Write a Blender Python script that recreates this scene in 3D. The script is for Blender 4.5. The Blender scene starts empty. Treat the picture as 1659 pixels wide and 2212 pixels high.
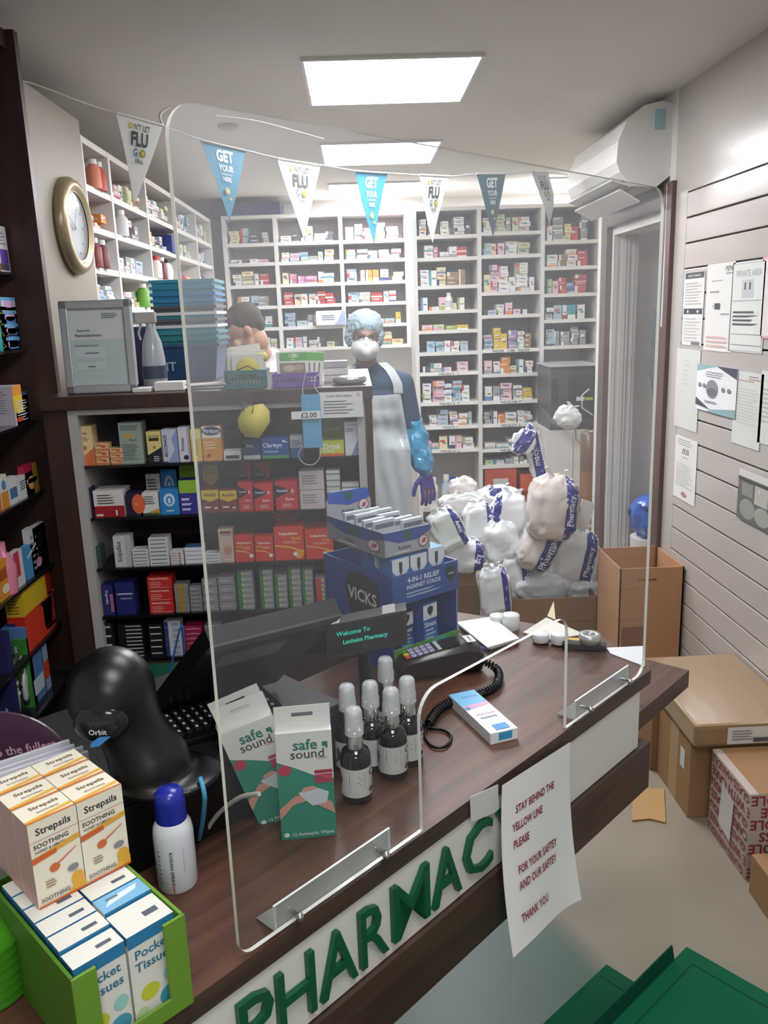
import bpy, bmesh, math, random
from mathutils import Vector, Matrix, noise
from mathutils.bvhtree import BVHTree

# ------------------------------------------------------------------ camera
S = bpy.context.scene
COL = S.collection
FPX, CX, CY = 1796.0, 829.5, 1106.0
PITCH, ROLL, YAW = math.radians(13.46), math.radians(2.0), math.radians(1.53)
EYE = Vector((0, 0, 1.6))
FW = Vector((math.sin(YAW)*math.cos(PITCH), math.cos(YAW)*math.cos(PITCH), -math.sin(PITCH)))
R0 = Vector((math.cos(YAW), -math.sin(YAW), 0)); U0 = R0.cross(FW)
RT = R0*math.cos(ROLL) - U0*math.sin(ROLL); UP = U0*math.cos(ROLL) + R0*math.sin(ROLL)
cam = bpy.data.cameras.new('camera'); camo = bpy.data.objects.new('camera', cam); COL.objects.link(camo)
camo.matrix_world = Matrix(((RT.x, UP.x, -FW.x, EYE.x), (RT.y, UP.y, -FW.y, EYE.y), (RT.z, UP.z, -FW.z, EYE.z), (0, 0, 0, 1)))
cam.sensor_fit = 'VERTICAL'; cam.sensor_height = 24.0; cam.lens = FPX/2212*24.0
cam.clip_start = 0.02
S.camera = camo

# ------------------------------------------------------------------ light and exposure
S.view_settings.view_transform = 'Standard'; S.view_settings.look = 'None'
S.view_settings.gamma = 1.0; S.view_settings.use_curve_mapping = False
S.view_settings.exposure = 0.0
LAMP = 32.0            # ceiling panels behind the screen
LAMP_SHOP = 11.0       # panels over the shop side, behind the camera
world = bpy.data.worlds.new('world'); S.world = world; world.use_nodes = True
world.node_tree.nodes['Background'].inputs[0].default_value = (0.8, 0.85, 0.9, 1)
world.node_tree.nodes['Background'].inputs[1].default_value = 0.12

# ------------------------------------------------------------------ points from picture rays
def ray(x, y): return (FW*FPX + RT*(x-CX) - UP*(y-CY)).normalized()
def Pz(x, y, z=0.95):
    d = ray(x, y); return EYE + d*((z-EYE.z)/d.z)
def Py(x, y, Y):
    d = ray(x, y); return EYE + d*(Y/d.y)
def Px(x, y, X):
    d = ray(x, y); return EYE + d*(X/d.x)
def Pp(x, y, p0, n):
    d = ray(x, y); p0 = Vector(p0); n = Vector(n); return EYE + d*((p0-EYE).dot(n)/d.dot(n))
def Pf(x, y, base):                     # vertical plane through base, square to the view heading
    return Pp(x, y, base, (FW.x, FW.y, 0))

# ------------------------------------------------------------------ materials
def lin(c):
    if isinstance(c, str):
        if len(c) == 3: c = c[0]*2+c[1]*2+c[2]*2
        c = [int(c[i:i+2], 16)/255 for i in (0, 2, 4)]
    return [v/12.92 if v <= 0.04045 else ((v+0.055)/1.055)**2.4 for v in c[:3]]
MATS = {}
def mat(c, rough=0.5, metal=0.0, emit=0.0, coat=0.0, alpha=1.0, bump=0.0, bscale=60, trans=0.0, mottle=0.0):
    key = (str(c), rough, metal, emit, coat, alpha, bump, bscale, trans, mottle)
    if key in MATS: return MATS[key]
    m = bpy.data.materials.new('m_'+str(c)); m.use_nodes = True
    nt = m.node_tree; b = nt.nodes['Principled BSDF']
    col = (*lin(c), 1)
    b.inputs['Base Color'].default_value = col
    b.inputs['Roughness'].default_value = rough; b.inputs['Metallic'].default_value = metal
    b.inputs['Coat Weight'].default_value = coat; b.inputs['Coat Roughness'].default_value = 0.1
    b.inputs['Alpha'].default_value = alpha; b.inputs['Transmission Weight'].default_value = trans
    if emit:
        b.inputs['Emission Color'].default_value = col; b.inputs['Emission Strength'].default_value = emit
    if bump or mottle:
        tc = nt.nodes.new('ShaderNodeTexCoord'); nz = nt.nodes.new('ShaderNodeTexNoise')
        nz.inputs['Scale'].default_value = bscale; nz.inputs['Detail'].default_value = 4
        nt.links.new(tc.outputs['Object'], nz.inputs['Vector'])
        if bump:
            bp = nt.nodes.new('ShaderNodeBump'); bp.inputs['Strength'].default_value = bump; bp.inputs['Distance'].default_value = 0.004
            nt.links.new(nz.outputs['Fac'], bp.inputs['Height']); nt.links.new(bp.outputs['Normal'], b.inputs['Normal'])
        if mottle:
            mx = nt.nodes.new('ShaderNodeMixRGB'); mx.blend_type = 'MULTIPLY'; mx.inputs[0].default_value = mottle
            mx.inputs[1].default_value = col; nt.links.new(nz.outputs['Color'], mx.inputs[2])
            nt.links.new(mx.outputs[0], b.inputs['Base Color'])
    MATS[key] = m; return m
def wood(c1, c2, scale=(3, 30, 30), rough=0.35, name='wood', rot=0.0):
    if name in MATS: return MATS[name]
    m = bpy.data.materials.new(name); m.use_nodes = True; nt = m.node_tree; b = nt.nodes['Principled BSDF']
    tc = nt.nodes.new('ShaderNodeTexCoord'); mp = nt.nodes.new('ShaderNodeMapping'); mp.inputs['Scale'].default_value = scale
    r = nt.nodes.new('ShaderNodeMapping'); r.inputs['Rotation'].default_value = (0, 0, rot)
    nz = nt.nodes.new('ShaderNodeTexNoise'); nz.inputs['Scale'].default_value = 1.0; nz.inputs['Detail'].default_value = 7; nz.inputs['Distortion'].default_value = 0.6
    cr = nt.nodes.new('ShaderNodeValToRGB')
    cr.color_ramp.elements[0].position = 0.3; cr.color_ramp.elements[0].color = (*lin(c1), 1)
    cr.color_ramp.elements[1].position = 0.7; cr.color_ramp.elements[1].color = (*lin(c2), 1)
    nt.links.new(tc.outputs['Object'], r.inputs['Vector']); nt.links.new(r.outputs['Vector'], mp.inputs['Vector'])
    nt.links.new(mp.outputs['Vector'], nz.inputs['Vector'])
    nt.links.new(nz.outputs['Fac'], cr.inputs['Fac']); nt.links.new(cr.outputs['Color'], b.inputs['Base Color'])
    b.inputs['Roughness'].default_value = rough
    MATS[name] = m; return m
def mm(c):                              # colour string or material
    return mat(c) if isinstance(c, (str, tuple)) else c
WHITE = 'e8e6e2'
M_CEIL = mat('e9e5df', 0.9, bump=0.05, bscale=200)
M_WALL = mat('d9d5cf', 0.5)
M_SLAT = mat('bdb6b0', 0.22, coat=0.3)
M_SHELF = mat('dedad6', 0.4)
M_DARK = wood('35241f', '483029', (20, 20, 3), 0.4, 'dark_veneer')
M_COUNTER = wood('3f2820', '664233', (3, 40, 40), 0.45, 'counter_laminate', -math.pi/4)
M_NOSE = wood('3d2c26', '553f35', (3, 40, 40), 0.35, 'counter_edge', -math.pi/4)
M_FRAME = wood('5a4742', '6b5650', (20, 20, 3), 0.4, 'door_frame_veneer')
M_CARD = mat('96734f', 0.8, bump=0.2, bscale=25)
M_CARD2 = mat('866445', 0.8, bump=0.2, bscale=25)
M_BLACK = mat('0a0b0c', 0.35)
M_BLACKM = mat('0e0f10', 0.6)
M_CHROME = mat('cfcfcf', 0.15, 1.0)
M_STEEL = mat('a9a9a9', 0.35, 1.0)
M_PAPER = mat('e9e8e6', 0.7)
M_BAG = mat('e3e4e6', 0.28, coat=0.2, bump=0.5, bscale=35)
M_BAGBLUE = mat('2b2f86', 0.3, bump=0.3, bscale=35)
M_SKIN = mat('b98a74', 0.55)

def perspex_mat():
    m = bpy.data.materials.new('clear_acrylic'); m.use_nodes = True; nt = m.node_tree; nt.nodes.clear()
    o = nt.nodes.new('ShaderNodeOutputMaterial'); tr = nt.nodes.new('ShaderNodeBsdfTransparent'); tr.inputs[0].default_value = (0.93, 0.945, 0.94, 1)
    gl = nt.nodes.new('ShaderNodeBsdfGlossy'); gl.inputs['Roughness'].default_value = 0.03
    df = nt.nodes.new('ShaderNodeBsdfDiffuse'); df.inputs[0].default_value = (0.9, 0.92, 0.95, 1)
    lw = nt.nodes.new('ShaderNodeLayerWeight'); lw.inputs[0].default_value = 0.5
    pw = nt.nodes.new('ShaderNodeMath'); pw.operation = 'POWER'; pw.inputs[1].default_value = 5; nt.links.new(lw.outputs['Facing'], pw.inputs[0])
    fr = nt.nodes.new('ShaderNodeMath'); fr.operation = 'MULTIPLY_ADD'; fr.inputs[1].default_value = 0.7; fr.inputs[2].default_value = 0.035; nt.links.new(pw.outputs[0], fr.inputs[0])
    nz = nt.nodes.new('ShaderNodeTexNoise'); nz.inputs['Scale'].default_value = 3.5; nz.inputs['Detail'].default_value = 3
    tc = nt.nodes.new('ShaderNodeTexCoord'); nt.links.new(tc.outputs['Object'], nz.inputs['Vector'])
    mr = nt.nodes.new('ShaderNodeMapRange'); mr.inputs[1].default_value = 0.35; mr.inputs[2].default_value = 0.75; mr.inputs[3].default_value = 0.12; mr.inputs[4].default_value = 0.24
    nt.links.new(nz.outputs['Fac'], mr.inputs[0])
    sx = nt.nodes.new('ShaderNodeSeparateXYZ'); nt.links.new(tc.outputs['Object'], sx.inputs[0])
    hr = nt.nodes.new('ShaderNodeMapRange'); hr.inputs[1].default_value = 1.0; hr.inputs[2].default_value = 1.6; hr.inputs[3].default_value = 0.10; hr.inputs[4].default_value = 1.0; nt.links.new(sx.outputs['Z'], hr.inputs[0])  # smear haze strengthened upwards, painting in the glare of the ceiling lights
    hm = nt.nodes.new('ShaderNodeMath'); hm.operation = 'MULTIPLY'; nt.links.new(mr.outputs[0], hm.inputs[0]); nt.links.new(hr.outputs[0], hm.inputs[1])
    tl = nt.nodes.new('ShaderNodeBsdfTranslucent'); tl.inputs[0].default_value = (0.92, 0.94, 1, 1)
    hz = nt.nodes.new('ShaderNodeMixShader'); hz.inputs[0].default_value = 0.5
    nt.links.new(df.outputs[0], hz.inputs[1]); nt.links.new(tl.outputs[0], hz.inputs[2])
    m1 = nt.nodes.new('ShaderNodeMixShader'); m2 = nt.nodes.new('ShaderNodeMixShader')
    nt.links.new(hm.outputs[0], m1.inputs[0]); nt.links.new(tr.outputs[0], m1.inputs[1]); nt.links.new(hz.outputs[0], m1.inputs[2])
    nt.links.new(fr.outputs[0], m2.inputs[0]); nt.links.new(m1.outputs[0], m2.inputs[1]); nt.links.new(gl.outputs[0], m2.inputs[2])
    nt.links.new(m2.outputs[0], o.inputs[0]); return m
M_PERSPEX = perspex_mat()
M_EDGE = mat('f2f2ea', 0.3, coat=0.5)
def glassy(name, c, a, rough=0.1):
    m = bpy.data.materials.new(name); m.use_nodes = True; b = m.node_tree.nodes['Principled BSDF']
    b.inputs['Base Color'].default_value = (*lin(c), 1); b.inputs['Alpha'].default_value = a
    b.inputs['Roughness'].default_value = rough; return m
M_FILM = glassy('clear_film', 'f2f4f6', 0.3)
M_SMOKE = glassy('smoked_glass', '1a1c1f', 0.75)
M_BRKT = glassy('bracket_plastic', 'c8d0ce', 0.35, 0.08)
M_CLEARP = glassy('frosted_plastic', 'dfe2e4', 0.62, 0.25)

# ------------------------------------------------------------------ mesh builder
TEXTS = {}
def text_mesh(s, bold):
    k = (s, bold)
    if k not in TEXTS:
        cu = bpy.data.curves.new('t', 'FONT'); cu.body = s; cu.resolution_u = 2; cu.offset = 0.02*bold
        o = bpy.data.objects.new('t', cu); me = bpy.data.meshes.new_from_object(o)
        vs = [v.co.copy() for v in me.vertices]; fs = [tuple(p.vertices) for p in me.polygons]
        bpy.data.objects.remove(o); bpy.data.curves.remove(cu); bpy.data.meshes.remove(me)
        if vs:
            x0 = min(v.x for v in vs); x1 = max(v.x for v in vs); y0 = min(v.y for v in vs); y1 = max(v.y for v in vs)
        else: x0 = x1 = y0 = y1 = 0
        TEXTS[k] = (vs, fs, x0, x1, y0, y1)
    return TEXTS[k]

class MB:
    def __init__(s): s.v = []; s.f = []; s.m = []; s.mi = []; s.sm = []; s.T = Matrix()
    def mid(s, c):
        m = mm(c)
        if m not in s.m: s.m.append(m)
        return s.m.index(m)
    def add(s, vs, fs, c, smooth=False):
        n = len(s.v); i = s.mid(c)
        s.v += [s.T @ Vector(v) for v in vs]
        for f in fs: s.f.append([a+n for a in f]); s.mi.append(i); s.sm.append(smooth)
    def box(s, lo, hi, c, bev=0.0):
        x0, y0, z0 = lo; x1, y1, z1 = hi
        if bev:
            b = min(bev, (x1-x0)/2.01, (y1-y0)/2.01, (z1-z0)/2.01)
            bm = bmesh.new(); bmesh.ops.create_cube(bm, size=1)
            for v in bm.verts: v.co = Vector(((x0+x1)/2+v.co.x*(x1-x0), (y0+y1)/2+v.co.y*(y1-y0), (z0+z1)/2+v.co.z*(z1-z0)))
            bmesh.ops.bevel(bm, geom=bm.edges[:], offset=b, segments=2, profile=0.6, affect='EDGES')
            bm.verts.ensure_lookup_table(); bm.verts.index_update()
            s.add([v.co.copy() for v in bm.verts], [[v.index for v in f.verts] for f in bm.faces], c, False); bm.free(); return
        vs = [(x0,y0,z0),(x1,y0,z0),(x1,y1,z0),(x0,y1,z0),(x0,y0,z1),(x1,y0,z1),(x1,y1,z1),(x0,y1,z1)]
        s.add(vs, [(3,2,1,0),(4,5,6,7),(0,1,5,4),(1,2,6,5),(2,3,7,6),(3,0,4,7)], c)
    def poly(s, pts, c): s.add(pts, [list(range(len(pts)))], c)
    def prism(s, pts, n, t, c, cside=None):         # polygon extruded by vector n*t
        n = Vector(n).normalized()*t; k = len(pts); P = [Vector(p) for p in pts]; Q = [p+n for p in P]
        s.add(P+Q, [list(range(k))[::-1], [k+i for i in range(k)]], c)
        s.add(P+Q, [(i, (i+1) % k, k+(i+1) % k, k+i) for i in range(k)], cside or c)
    def lathe(s, prof, c, seg=20, o=(0, 0, 0), smooth=True, axis='z', cap=True):
        vs = []; fs = []; o = Vector(o)
        for r, z in prof:
            for k in range(seg):
                a = 2*math.pi*k/seg; p = (r*math.cos(a), r*math.sin(a), z)
                if axis == 'y': p = (p[0], p[2], p[1])
                if axis == 'x': p = (p[2], p[0], p[1])
                vs.append(o+Vector(p))
        for j in range(len(prof)-1):
            for k in range(seg):
                k2 = (k+1) % seg; fs.append((j*seg+k, j*seg+k2, (j+1)*seg+k2, (j+1)*seg+k))
        s.add(vs, fs, c, smooth)
        if cap: s.add(vs[:seg], [list(range(seg))[::-1]], c); s.add(vs[-seg:], [list(range(seg))], c)
    def tube(s, pts, r, c, seg=8, rr=None, closed=False):
        pts = [Vector(p) for p in pts]; vs = []; fs = []; n = len(pts); up = Vector((0.13, 0.2, 1)).normalized(); px = None
        for i, p in enumerate(pts):
            a = pts[(i-1) % n] if (closed or i) else pts[0]; b = pts[(i+1) % n] if (closed or i < n-1) else pts[-1]
            d = (b-a).normalized()
            if px is None: px = d.cross(up).normalized()
            px = (px - d*px.dot(d)); px = px.normalized() if px.length > 1e-6 else d.orthogonal().normalized()
            py = d.cross(px); q = rr[i] if rr else r
            for k in range(seg):
                t = 2*math.pi*k/seg; vs.append(p + px*(q*math.cos(t)) + py*(q*math.sin(t)))
        m = n if closed else n-1
        for i in range(m):
            j = (i+1) % n
            for k in range(seg):
                k2 = (k+1) % seg; fs.append((i*seg+k, i*seg+k2, j*seg+k2, j*seg+k))
        s.add(vs, fs, c, True)
        if not closed:
            s.add(vs[:seg], [list(range(seg))[::-1]], c); s.add(vs[-seg:], [list(range(seg))], c)
    def ell(s, c0, r, c, seg=16, rings=10, smooth=True, e=1.0):
        vs = []; fs = []
        def sp(v): return math.copysign(abs(v)**e, v)
        for j in range(rings+1):
            ph = -math.pi/2+math.pi*j/rings
            for k in range(seg):
                a = 2*math.pi*k/seg
                vs.append((c0[0]+r[0]*sp(math.cos(ph))*sp(math.cos(a)), c0[1]+r[1]*sp(math.cos(ph))*sp(math.sin(a)), c0[2]+r[2]*sp(math.sin(ph))))
        for j in range(rings):
            for k in range(seg):
                k2 = (k+1) % seg; fs.append((j*seg+k, j*seg+k2, (j+1)*seg+k2, (j+1)*seg+k))
        s.add(vs, fs, c, smooth)
    # flat print on a face: origin o, unit axes ux uy, size w h ; decos in 0..1
    def deco(s, o, ux, uy, w, h, decos, lift=0.0002):
        o = Vector(o); ux = Vector(ux); uy = Vector(uy); n = ux.cross(uy)
        for i, d in enumerate(decos):
            q = n*(lift*(1+0.6*i))
            P = lambda x, y: o + ux*(x*w) + uy*(y*h) + q
            if d[0] == 'r': _, x0, y0, x1, y1, c = d; s.poly([P(x0,y0), P(x1,y0), P(x1,y1), P(x0,y1)], c)
            elif d[0] == 'p': s.poly([P(*a) for a in d[1]], d[2])
            elif d[0] == 'e':
                _, cx, cy, rx, ry, c = d; s.poly([P(cx+rx*math.cos(2*math.pi*k/20), cy+ry*math.sin(2*math.pi*k/20)) for k in range(20)], c)
            elif d[0] == 'l':           # lines of small print: x0,y0,x1,y1,n,color
                _, x0, y0, x1, y1, k, c = d; st = (y1-y0)/k; rnd = random.Random(int(x0*99+k+y0*55))
                for j in range(k):
                    yy = y1-(j+1)*st; s.poly([P(x0,yy), P(x0+(x1-x0)*rnd.uniform(.6, 1), yy), P(x0+(x1-x0)*rnd.uniform(.6, 1), yy+st*.5), P(x0,yy+st*.5)][:2]+[P(x1 if j % 2 else x0+(x1-x0)*.8, yy+st*.45), P(x0,yy+st*.45)], c)
            elif d[0] == 't':           # text, cx, cy, max width, max height (fractions), colour, [angle], [bold]
                _, tx, cx, cy, mw, mh, c = d[:7]; ang = d[7] if len(d) > 7 else 0; bold = d[8] if len(d) > 8 else 1
                vs, fs, x0, x1, y0, y1 = text_mesh(tx, bold)
                if not vs: continue
                W = mw*w; H = mh*h
                if ang in (90, -90): W = mh*h; H = mw*w
                k = min(W/(x1-x0), H/max(y1-y0, .5)); ca, sa = math.cos(math.radians(ang)), math.sin(math.radians(ang)); oo = P(cx, cy)
                out = []
                for v in vs:
                    a = (v.x-(x0+x1)/2)*k; b = (v.y-(y0+y1)/2)*k; out.append(oo + ux*(a*ca-b*sa) + uy*(a*sa+b*ca))
                s.add(out, fs, c)
    def warp(s, sub, fn):                # merge another builder through a point function
        n = len(s.v); s.v += [s.T @ Vector(fn(v)) for v in sub.v]
        for f, i, q in zip(sub.f, sub.mi, sub.sm): s.f.append([a+n for a in f]); s.mi.append(s.mid(sub.m[i])); s.sm.append(q)
    def build(s, name, parent=None, label=None, cat=None, group=None, kind=None, loc=None):
        me = bpy.data.meshes.new(name); me.from_pydata([tuple(v) for v in s.v], [], s.f); 
        for m in s.m: me.materials.append(m)
        me.polygons.foreach_set('material_index', s.mi); me.polygons.foreach_set('use_smooth', s.sm); me.update()
        o = bpy.data.objects.new(name, me); COL.objects.link(o)
        if parent: o.parent = parent
        if loc is not None: o.location = loc
        return tag(o, label, cat, group, kind)
def tag(o, label=None, cat=None, group=None, kind=None):
    if label: o['label'] = label
    if cat: o['category'] = cat
    if group: o['group'] = group
    if kind: o['kind'] = kind
    return o
def empty(name, loc, label, cat, group=None, rz=0.0, rot=None):
    o = bpy.data.objects.new(name, None); COL.objects.link(o); o.location = loc
    o.rotation_euler = rot if rot else (0, 0, rz); o.empty_display_size = 0.05
    return tag(o, label, cat, group)
def faces(w, d, h):                     # the printable faces of a box standing at the origin, front towards -y
    return {'F': ((-w/2, -d/2, 0), (1,0,0), (0,0,1), w, h), 'B': ((w/2, d/2, 0), (-1,0,0), (0,0,1), w, h),
            'R': ((w/2, -d/2, 0), (0,1,0), (0,0,1), d, h), 'L': ((-w/2, d/2, 0), (0,-1,0), (0,0,1), d, h),
            'U': ((-w/2, -d/2, h), (1,0,0), (0,1,0), w, d)}
def carton_mb(w, d, h, c, dec=None, mb=None):
    mb = mb or MB(); mb.box((-w/2, -d/2, 0), (w/2, d/2, h), c)
    F = faces(w, d, h)
    for k, L in (dec or {}).items(): mb.deco(*F[k], L)
    return mb
def remesh(mb, vox=0.006, smooth=4, mats=None):
    """merge overlapping solids of a builder into one continuous skin"""
    me = bpy.data.meshes.new('r'); me.from_pydata([tuple(v) for v in mb.v], [], mb.f); me.update()
    o = bpy.data.objects.new('r', me); COL.objects.link(o)
    md = o.modifiers.new('r', 'REMESH'); md.mode = 'VOXEL'; md.voxel_size = vox; md.use_smooth_shade = True
    if smooth:
        sm = o.modifiers.new('s', 'SMOOTH'); sm.iterations = smooth; sm.factor = 0.5
    dg = bpy.context.evaluated_depsgraph_get(); dg.update()
    r = bpy.data.meshes.new_from_object(o.evaluated_get(dg)); bpy.data.objects.remove(o)
    for p in r.polygons: p.use_smooth = True
    return r
def link_mesh(name, me, mat_, parent=None, **k):
    me.materials.clear(); me.materials.append(mat_)
    for p in me.polygons: p.material_index = 0
    o = bpy.data.objects.new(name, me); COL.objects.link(o)
    if parent: o.parent = parent
    return tag(o, **k)
ORD = ['first','second','third','fourth','fifth','sixth','seventh','eighth','ninth','tenth','eleventh','twelfth','thirteenth','fourteenth','fifteenth','sixteenth','seventeenth','eighteenth','nineteenth','twentieth']
# ------------------------------------------------------------------ room shell
CEIL = 2.44; XR = 1.35; XL = -1.36
def struct(mb, name): return mb.build(name, kind='structure')
def floor_mat():
    m = bpy.data.materials.new('vinyl_floor'); m.use_nodes = True; nt = m.node_tree; b = nt.nodes['Principled BSDF']
    g = nt.nodes.new('ShaderNodeNewGeometry'); dt = nt.nodes.new('ShaderNodeVectorMath'); dt.operation = 'DOT_PRODUCT'
    a, c = Pz(1201, 1975, 0), Pz(1308, 2083, 0); n = Vector(((c-a).y, -(c-a).x, 0)).normalized()
    if n.x > 0: n = -n
    dt.inputs[1].default_value = n; nt.links.new(g.outputs['Position'], dt.inputs[0])
    mr = nt.nodes.new('ShaderNodeMapRange'); mr.inputs[1].default_value = a.dot(n)-0.02; mr.inputs[2].default_value = a.dot(n)+0.05
    nt.links.new(dt.outputs['Value'], mr.inputs[0])
    nz = nt.nodes.new('ShaderNodeTexNoise'); nz.inputs['Scale'].default_value = 2.5; nt.links.new(g.outputs['Position'], nz.inputs['Vector'])
    cr = nt.nodes.new('ShaderNodeValToRGB'); cr.color_ramp.elements[0].color = (*lin('857c6c'), 1); cr.color_ramp.elements[1].color = (*lin('8f8676'), 1)
    cr.color_ramp.elements[0].position = .35; cr.color_ramp.elements[1].position = .65
    nt.links.new(nz.outputs['Fac'], cr.inputs[0])
    mx = nt.nodes.new('ShaderNodeMixRGB'); mx.inputs[2].default_value = (*lin('4c6458'), 1)  # green tint paints in reflected light and shade on the floor
    nt.links.new(mr.outputs[0], mx.inputs[0]); nt.links.new(cr.outputs[0], mx.inputs[1]); nt.links.new(mx.outputs[0], b.inputs['Base Color'])
    b.inputs['Roughness'].default_value = 0.38; b.inputs['Specular IOR Level'].default_value = 0.35; return m
b = MB(); b.box((-1.5, -3, -.05), (2.6, 6.75, 0), floor_mat()); struct(b, 'floor')
b = MB(); b.box((-1.5, -3, CEIL), (2.6, 6.75, CEIL+.05), M_CEIL); struct(b, 'ceiling')
b = MB(); b.box((-1.5, 6.68, 0), (2.6, 6.75, CEIL), M_WALL); struct(b, 'wall_back')
b = MB(); b.box((-1.5, -3, 0), (-1.38, 6.68, CEIL), M_WALL); struct(b, 'wall_left')
b = MB(); b.box((-1.38, -3, 0), (XR, -2.93, CEIL), M_WALL); struct(b, 'wall_front')
# slatted right wall: boards with open grooves on a dark backing
b = MB(); b.box((XR+.012, -2.93, 0), (XR+.14, 3.5, CEIL), mat('5c5752'))
b.box((XR, 3.48, 0), (XR+.14, 3.62, CEIL), M_SLAT)
b.box((XR, -2.93, 2.03), (XR+.013, 3.48, CEIL), M_SLAT)
z = 2.025
while z > .1:
    b.box((XR, -2.93, z-.0925), (XR+.0125, 3.48, z), M_SLAT, 0.003); z -= 0.0985
b.box((XR, -2.93, 0), (XR+.0125, 3.48, z), M_SLAT)
b.box((XR, 3.62, 2.04), (XR+.14, 4.62, CEIL), M_WALL)
b.box((XR, 4.6, 0), (2.6, 4.72, CEIL), M_WALL)                      # return wall behind the doorway
struct(b, 'wall_right')
b = MB(); b.box((2.5, 3.2, 0), (2.6, 6.68, CEIL), M_WALL); b.box((XR+.14, 3.1, 0), (2.6, 3.2, CEIL), M_WALL); struct(b, 'wall_corridor')
# doorway
door = empty('door_1', (XR, 4.1, 0), None, None); door['kind'] = 'structure'
def child(mb, name, par, **k):
    o = mb.build(name, **k); o.parent = par; o.matrix_parent_inverse = par.matrix_basis.inverted() if par.matrix_world == Matrix() else par.matrix_world.inverted(); return o
def attach(o, par):
    o.parent = par; o.matrix_parent_inverse = Matrix.LocRotScale(par.location, par.rotation_euler, par.scale).inverted(); return o
def part(mb, name, par, **k): return attach(mb.build(name, **k), par)
b = MB()
for y0, y1 in ((3.6, 3.70), (4.50, 4.6)): b.box((XR-.02, y0, 0), (XR+.01, y1, 2.09), M_FRAME, .002)
b.box((XR-.02, 3.70, 1.99), (XR+.01, 4.50, 2.09), M_FRAME, .002)
part(b, 'architrave', door)
b = MB(); mj = mat('d6d2ce', .4)
b.box((XR+.01, 4.47, 0), (XR+.14, 4.6, 2.0), mj); b.box((XR+.01, 3.6, 0), (XR+.14, 3.73, 2.0), mj); b.box((XR+.01, 3.73, 1.95), (XR+.14, 4.47, 2.04), mj)
b.box((XR+.05, 4.458, 0), (XR+.09, 4.47, 1.95), mj)
for x in (XR+.03, XR+.075, XR+.118): b.box((x, 4.4565, 0), (x+.003, 4.4585, 1.95), mat('6d6763'))
part(b, 'door_lining', door)

# ------------------------------------------------------------------ ceiling panels
def lamp(x, y, power, label, group='square ceiling light panels', sx=.6, sy=.6):
    r = empty('ceiling_light', (x, y, CEIL), label, 'ceiling light', group)
    f = MB()
    for a in ((-sx/2-.012, -sy/2-.012, sx/2+.012, -sy/2), (-sx/2-.012, sy/2, sx/2+.012, sy/2+.012), (-sx/2-.012, -sy/2, -sx/2, sy/2), (sx/2, -sy/2, sx/2+.012, sy/2)):
        f.box((a[0], a[1], -.012), (a[2], a[3], 0), 'f0f0f0')
    f.build('frame', r)
    d = MB(); d.box((-sx/2, -sy/2, -.008), (sx/2, sy/2, -.001), mat('fbfcff', .4, emit=power)); d.build('diffuser', r)
lamp(.165, 3.375, LAMP, 'largest square light panel, nearest on ceiling above the pennant string')
lamp(.17, 4.8, LAMP, 'second square light panel, mid ceiling behind white pennants')
lamp(.17, 6.13, LAMP, 'far light panel partly covered by a blue pennant')
lamp(1.63, 6.17, LAMP, 'small far right light panel peeking beside air conditioner')
lamp(.165, 1.7, LAMP_SHOP, 'light panel on shop ceiling just above the frame'); lamp(.165, .3, LAMP_SHOP*1.5, 'light panel on shop ceiling over the customer'); lamp(.165, -1.5, LAMP_SHOP*2.2, 'light panel on shop ceiling behind the customer')
lamp(2.0, 3.9, 3.0, 'light panel on corridor ceiling beyond the doorway', sx=.3, sy=.3)  # unseen panel, added to brighten the corridor
b = MB(); b.lathe([(0.001, 0), (.045, 0), (.045, -.012), (.03, -.022), (.001, -.022)], 'cfccc7', 16, Pz(492, 270, CEIL)); b.build('smoke_detector', label='small round disc detector on ceiling left of the lights', cat='detector')

# ------------------------------------------------------------------ air conditioner on the right wall
ac = empty('air_conditioner', (XR, 3.68, 2.08), 'white wall air conditioner above the dark door frame', 'air conditioner')
prof = [(0, 2.12), (0, 2.4), (-.05, 2.41), (-.12, 2.395), (-.19, 2.34), (-.225, 2.26), (-.23, 2.18), (-.215, 2.14), (-.16, 2.085), (-.06, 2.075)]
b = MB(); b.prism([(XR+x, 3.68, z) for x, z in prof], (0, 1, 0), .82, mat('e4e3e0', .3, coat=.4)); 
b.box((XR-.205, 3.7, 2.165), (XR-.2, 4.48, 2.168), '8a8886')
part(b, 'casing', ac)
for zz, xx, t in ((2.115, -.235, 18), (2.075, -.2, 30)):
    b = MB(); b.T = Matrix.Translation((XR+xx, 3.72, zz)) @ Matrix.Rotation(math.radians(t), 4, 'Y')
    b.box((0, 0, -.004), (.10, .74, .004), mat('d4d2cf', .4)); part(b, 'louvre', ac)
b = MB(); b.box((XR-.19, 3.72, 2.105), (XR-.06, 4.46, 2.112), '55534f'); part(b, 'air_outlet', ac)
b = MB(); b.box((XR-.075, 3.678, 2.3), (XR-.03, 3.68, 2.38), '9fc4d2'); part(b, 'sticker', ac, label='pale blue sticker on side')
b = MB(); b.tube([(XR-.015, 3.66, 2.08), (XR-.015, 3.655, 1.9), (XR-.02, 3.65, 1.5)], .006, 'd8d5d0'); b.build('cable', label='thin white cable running down the dark door frame', cat='cable')

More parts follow.
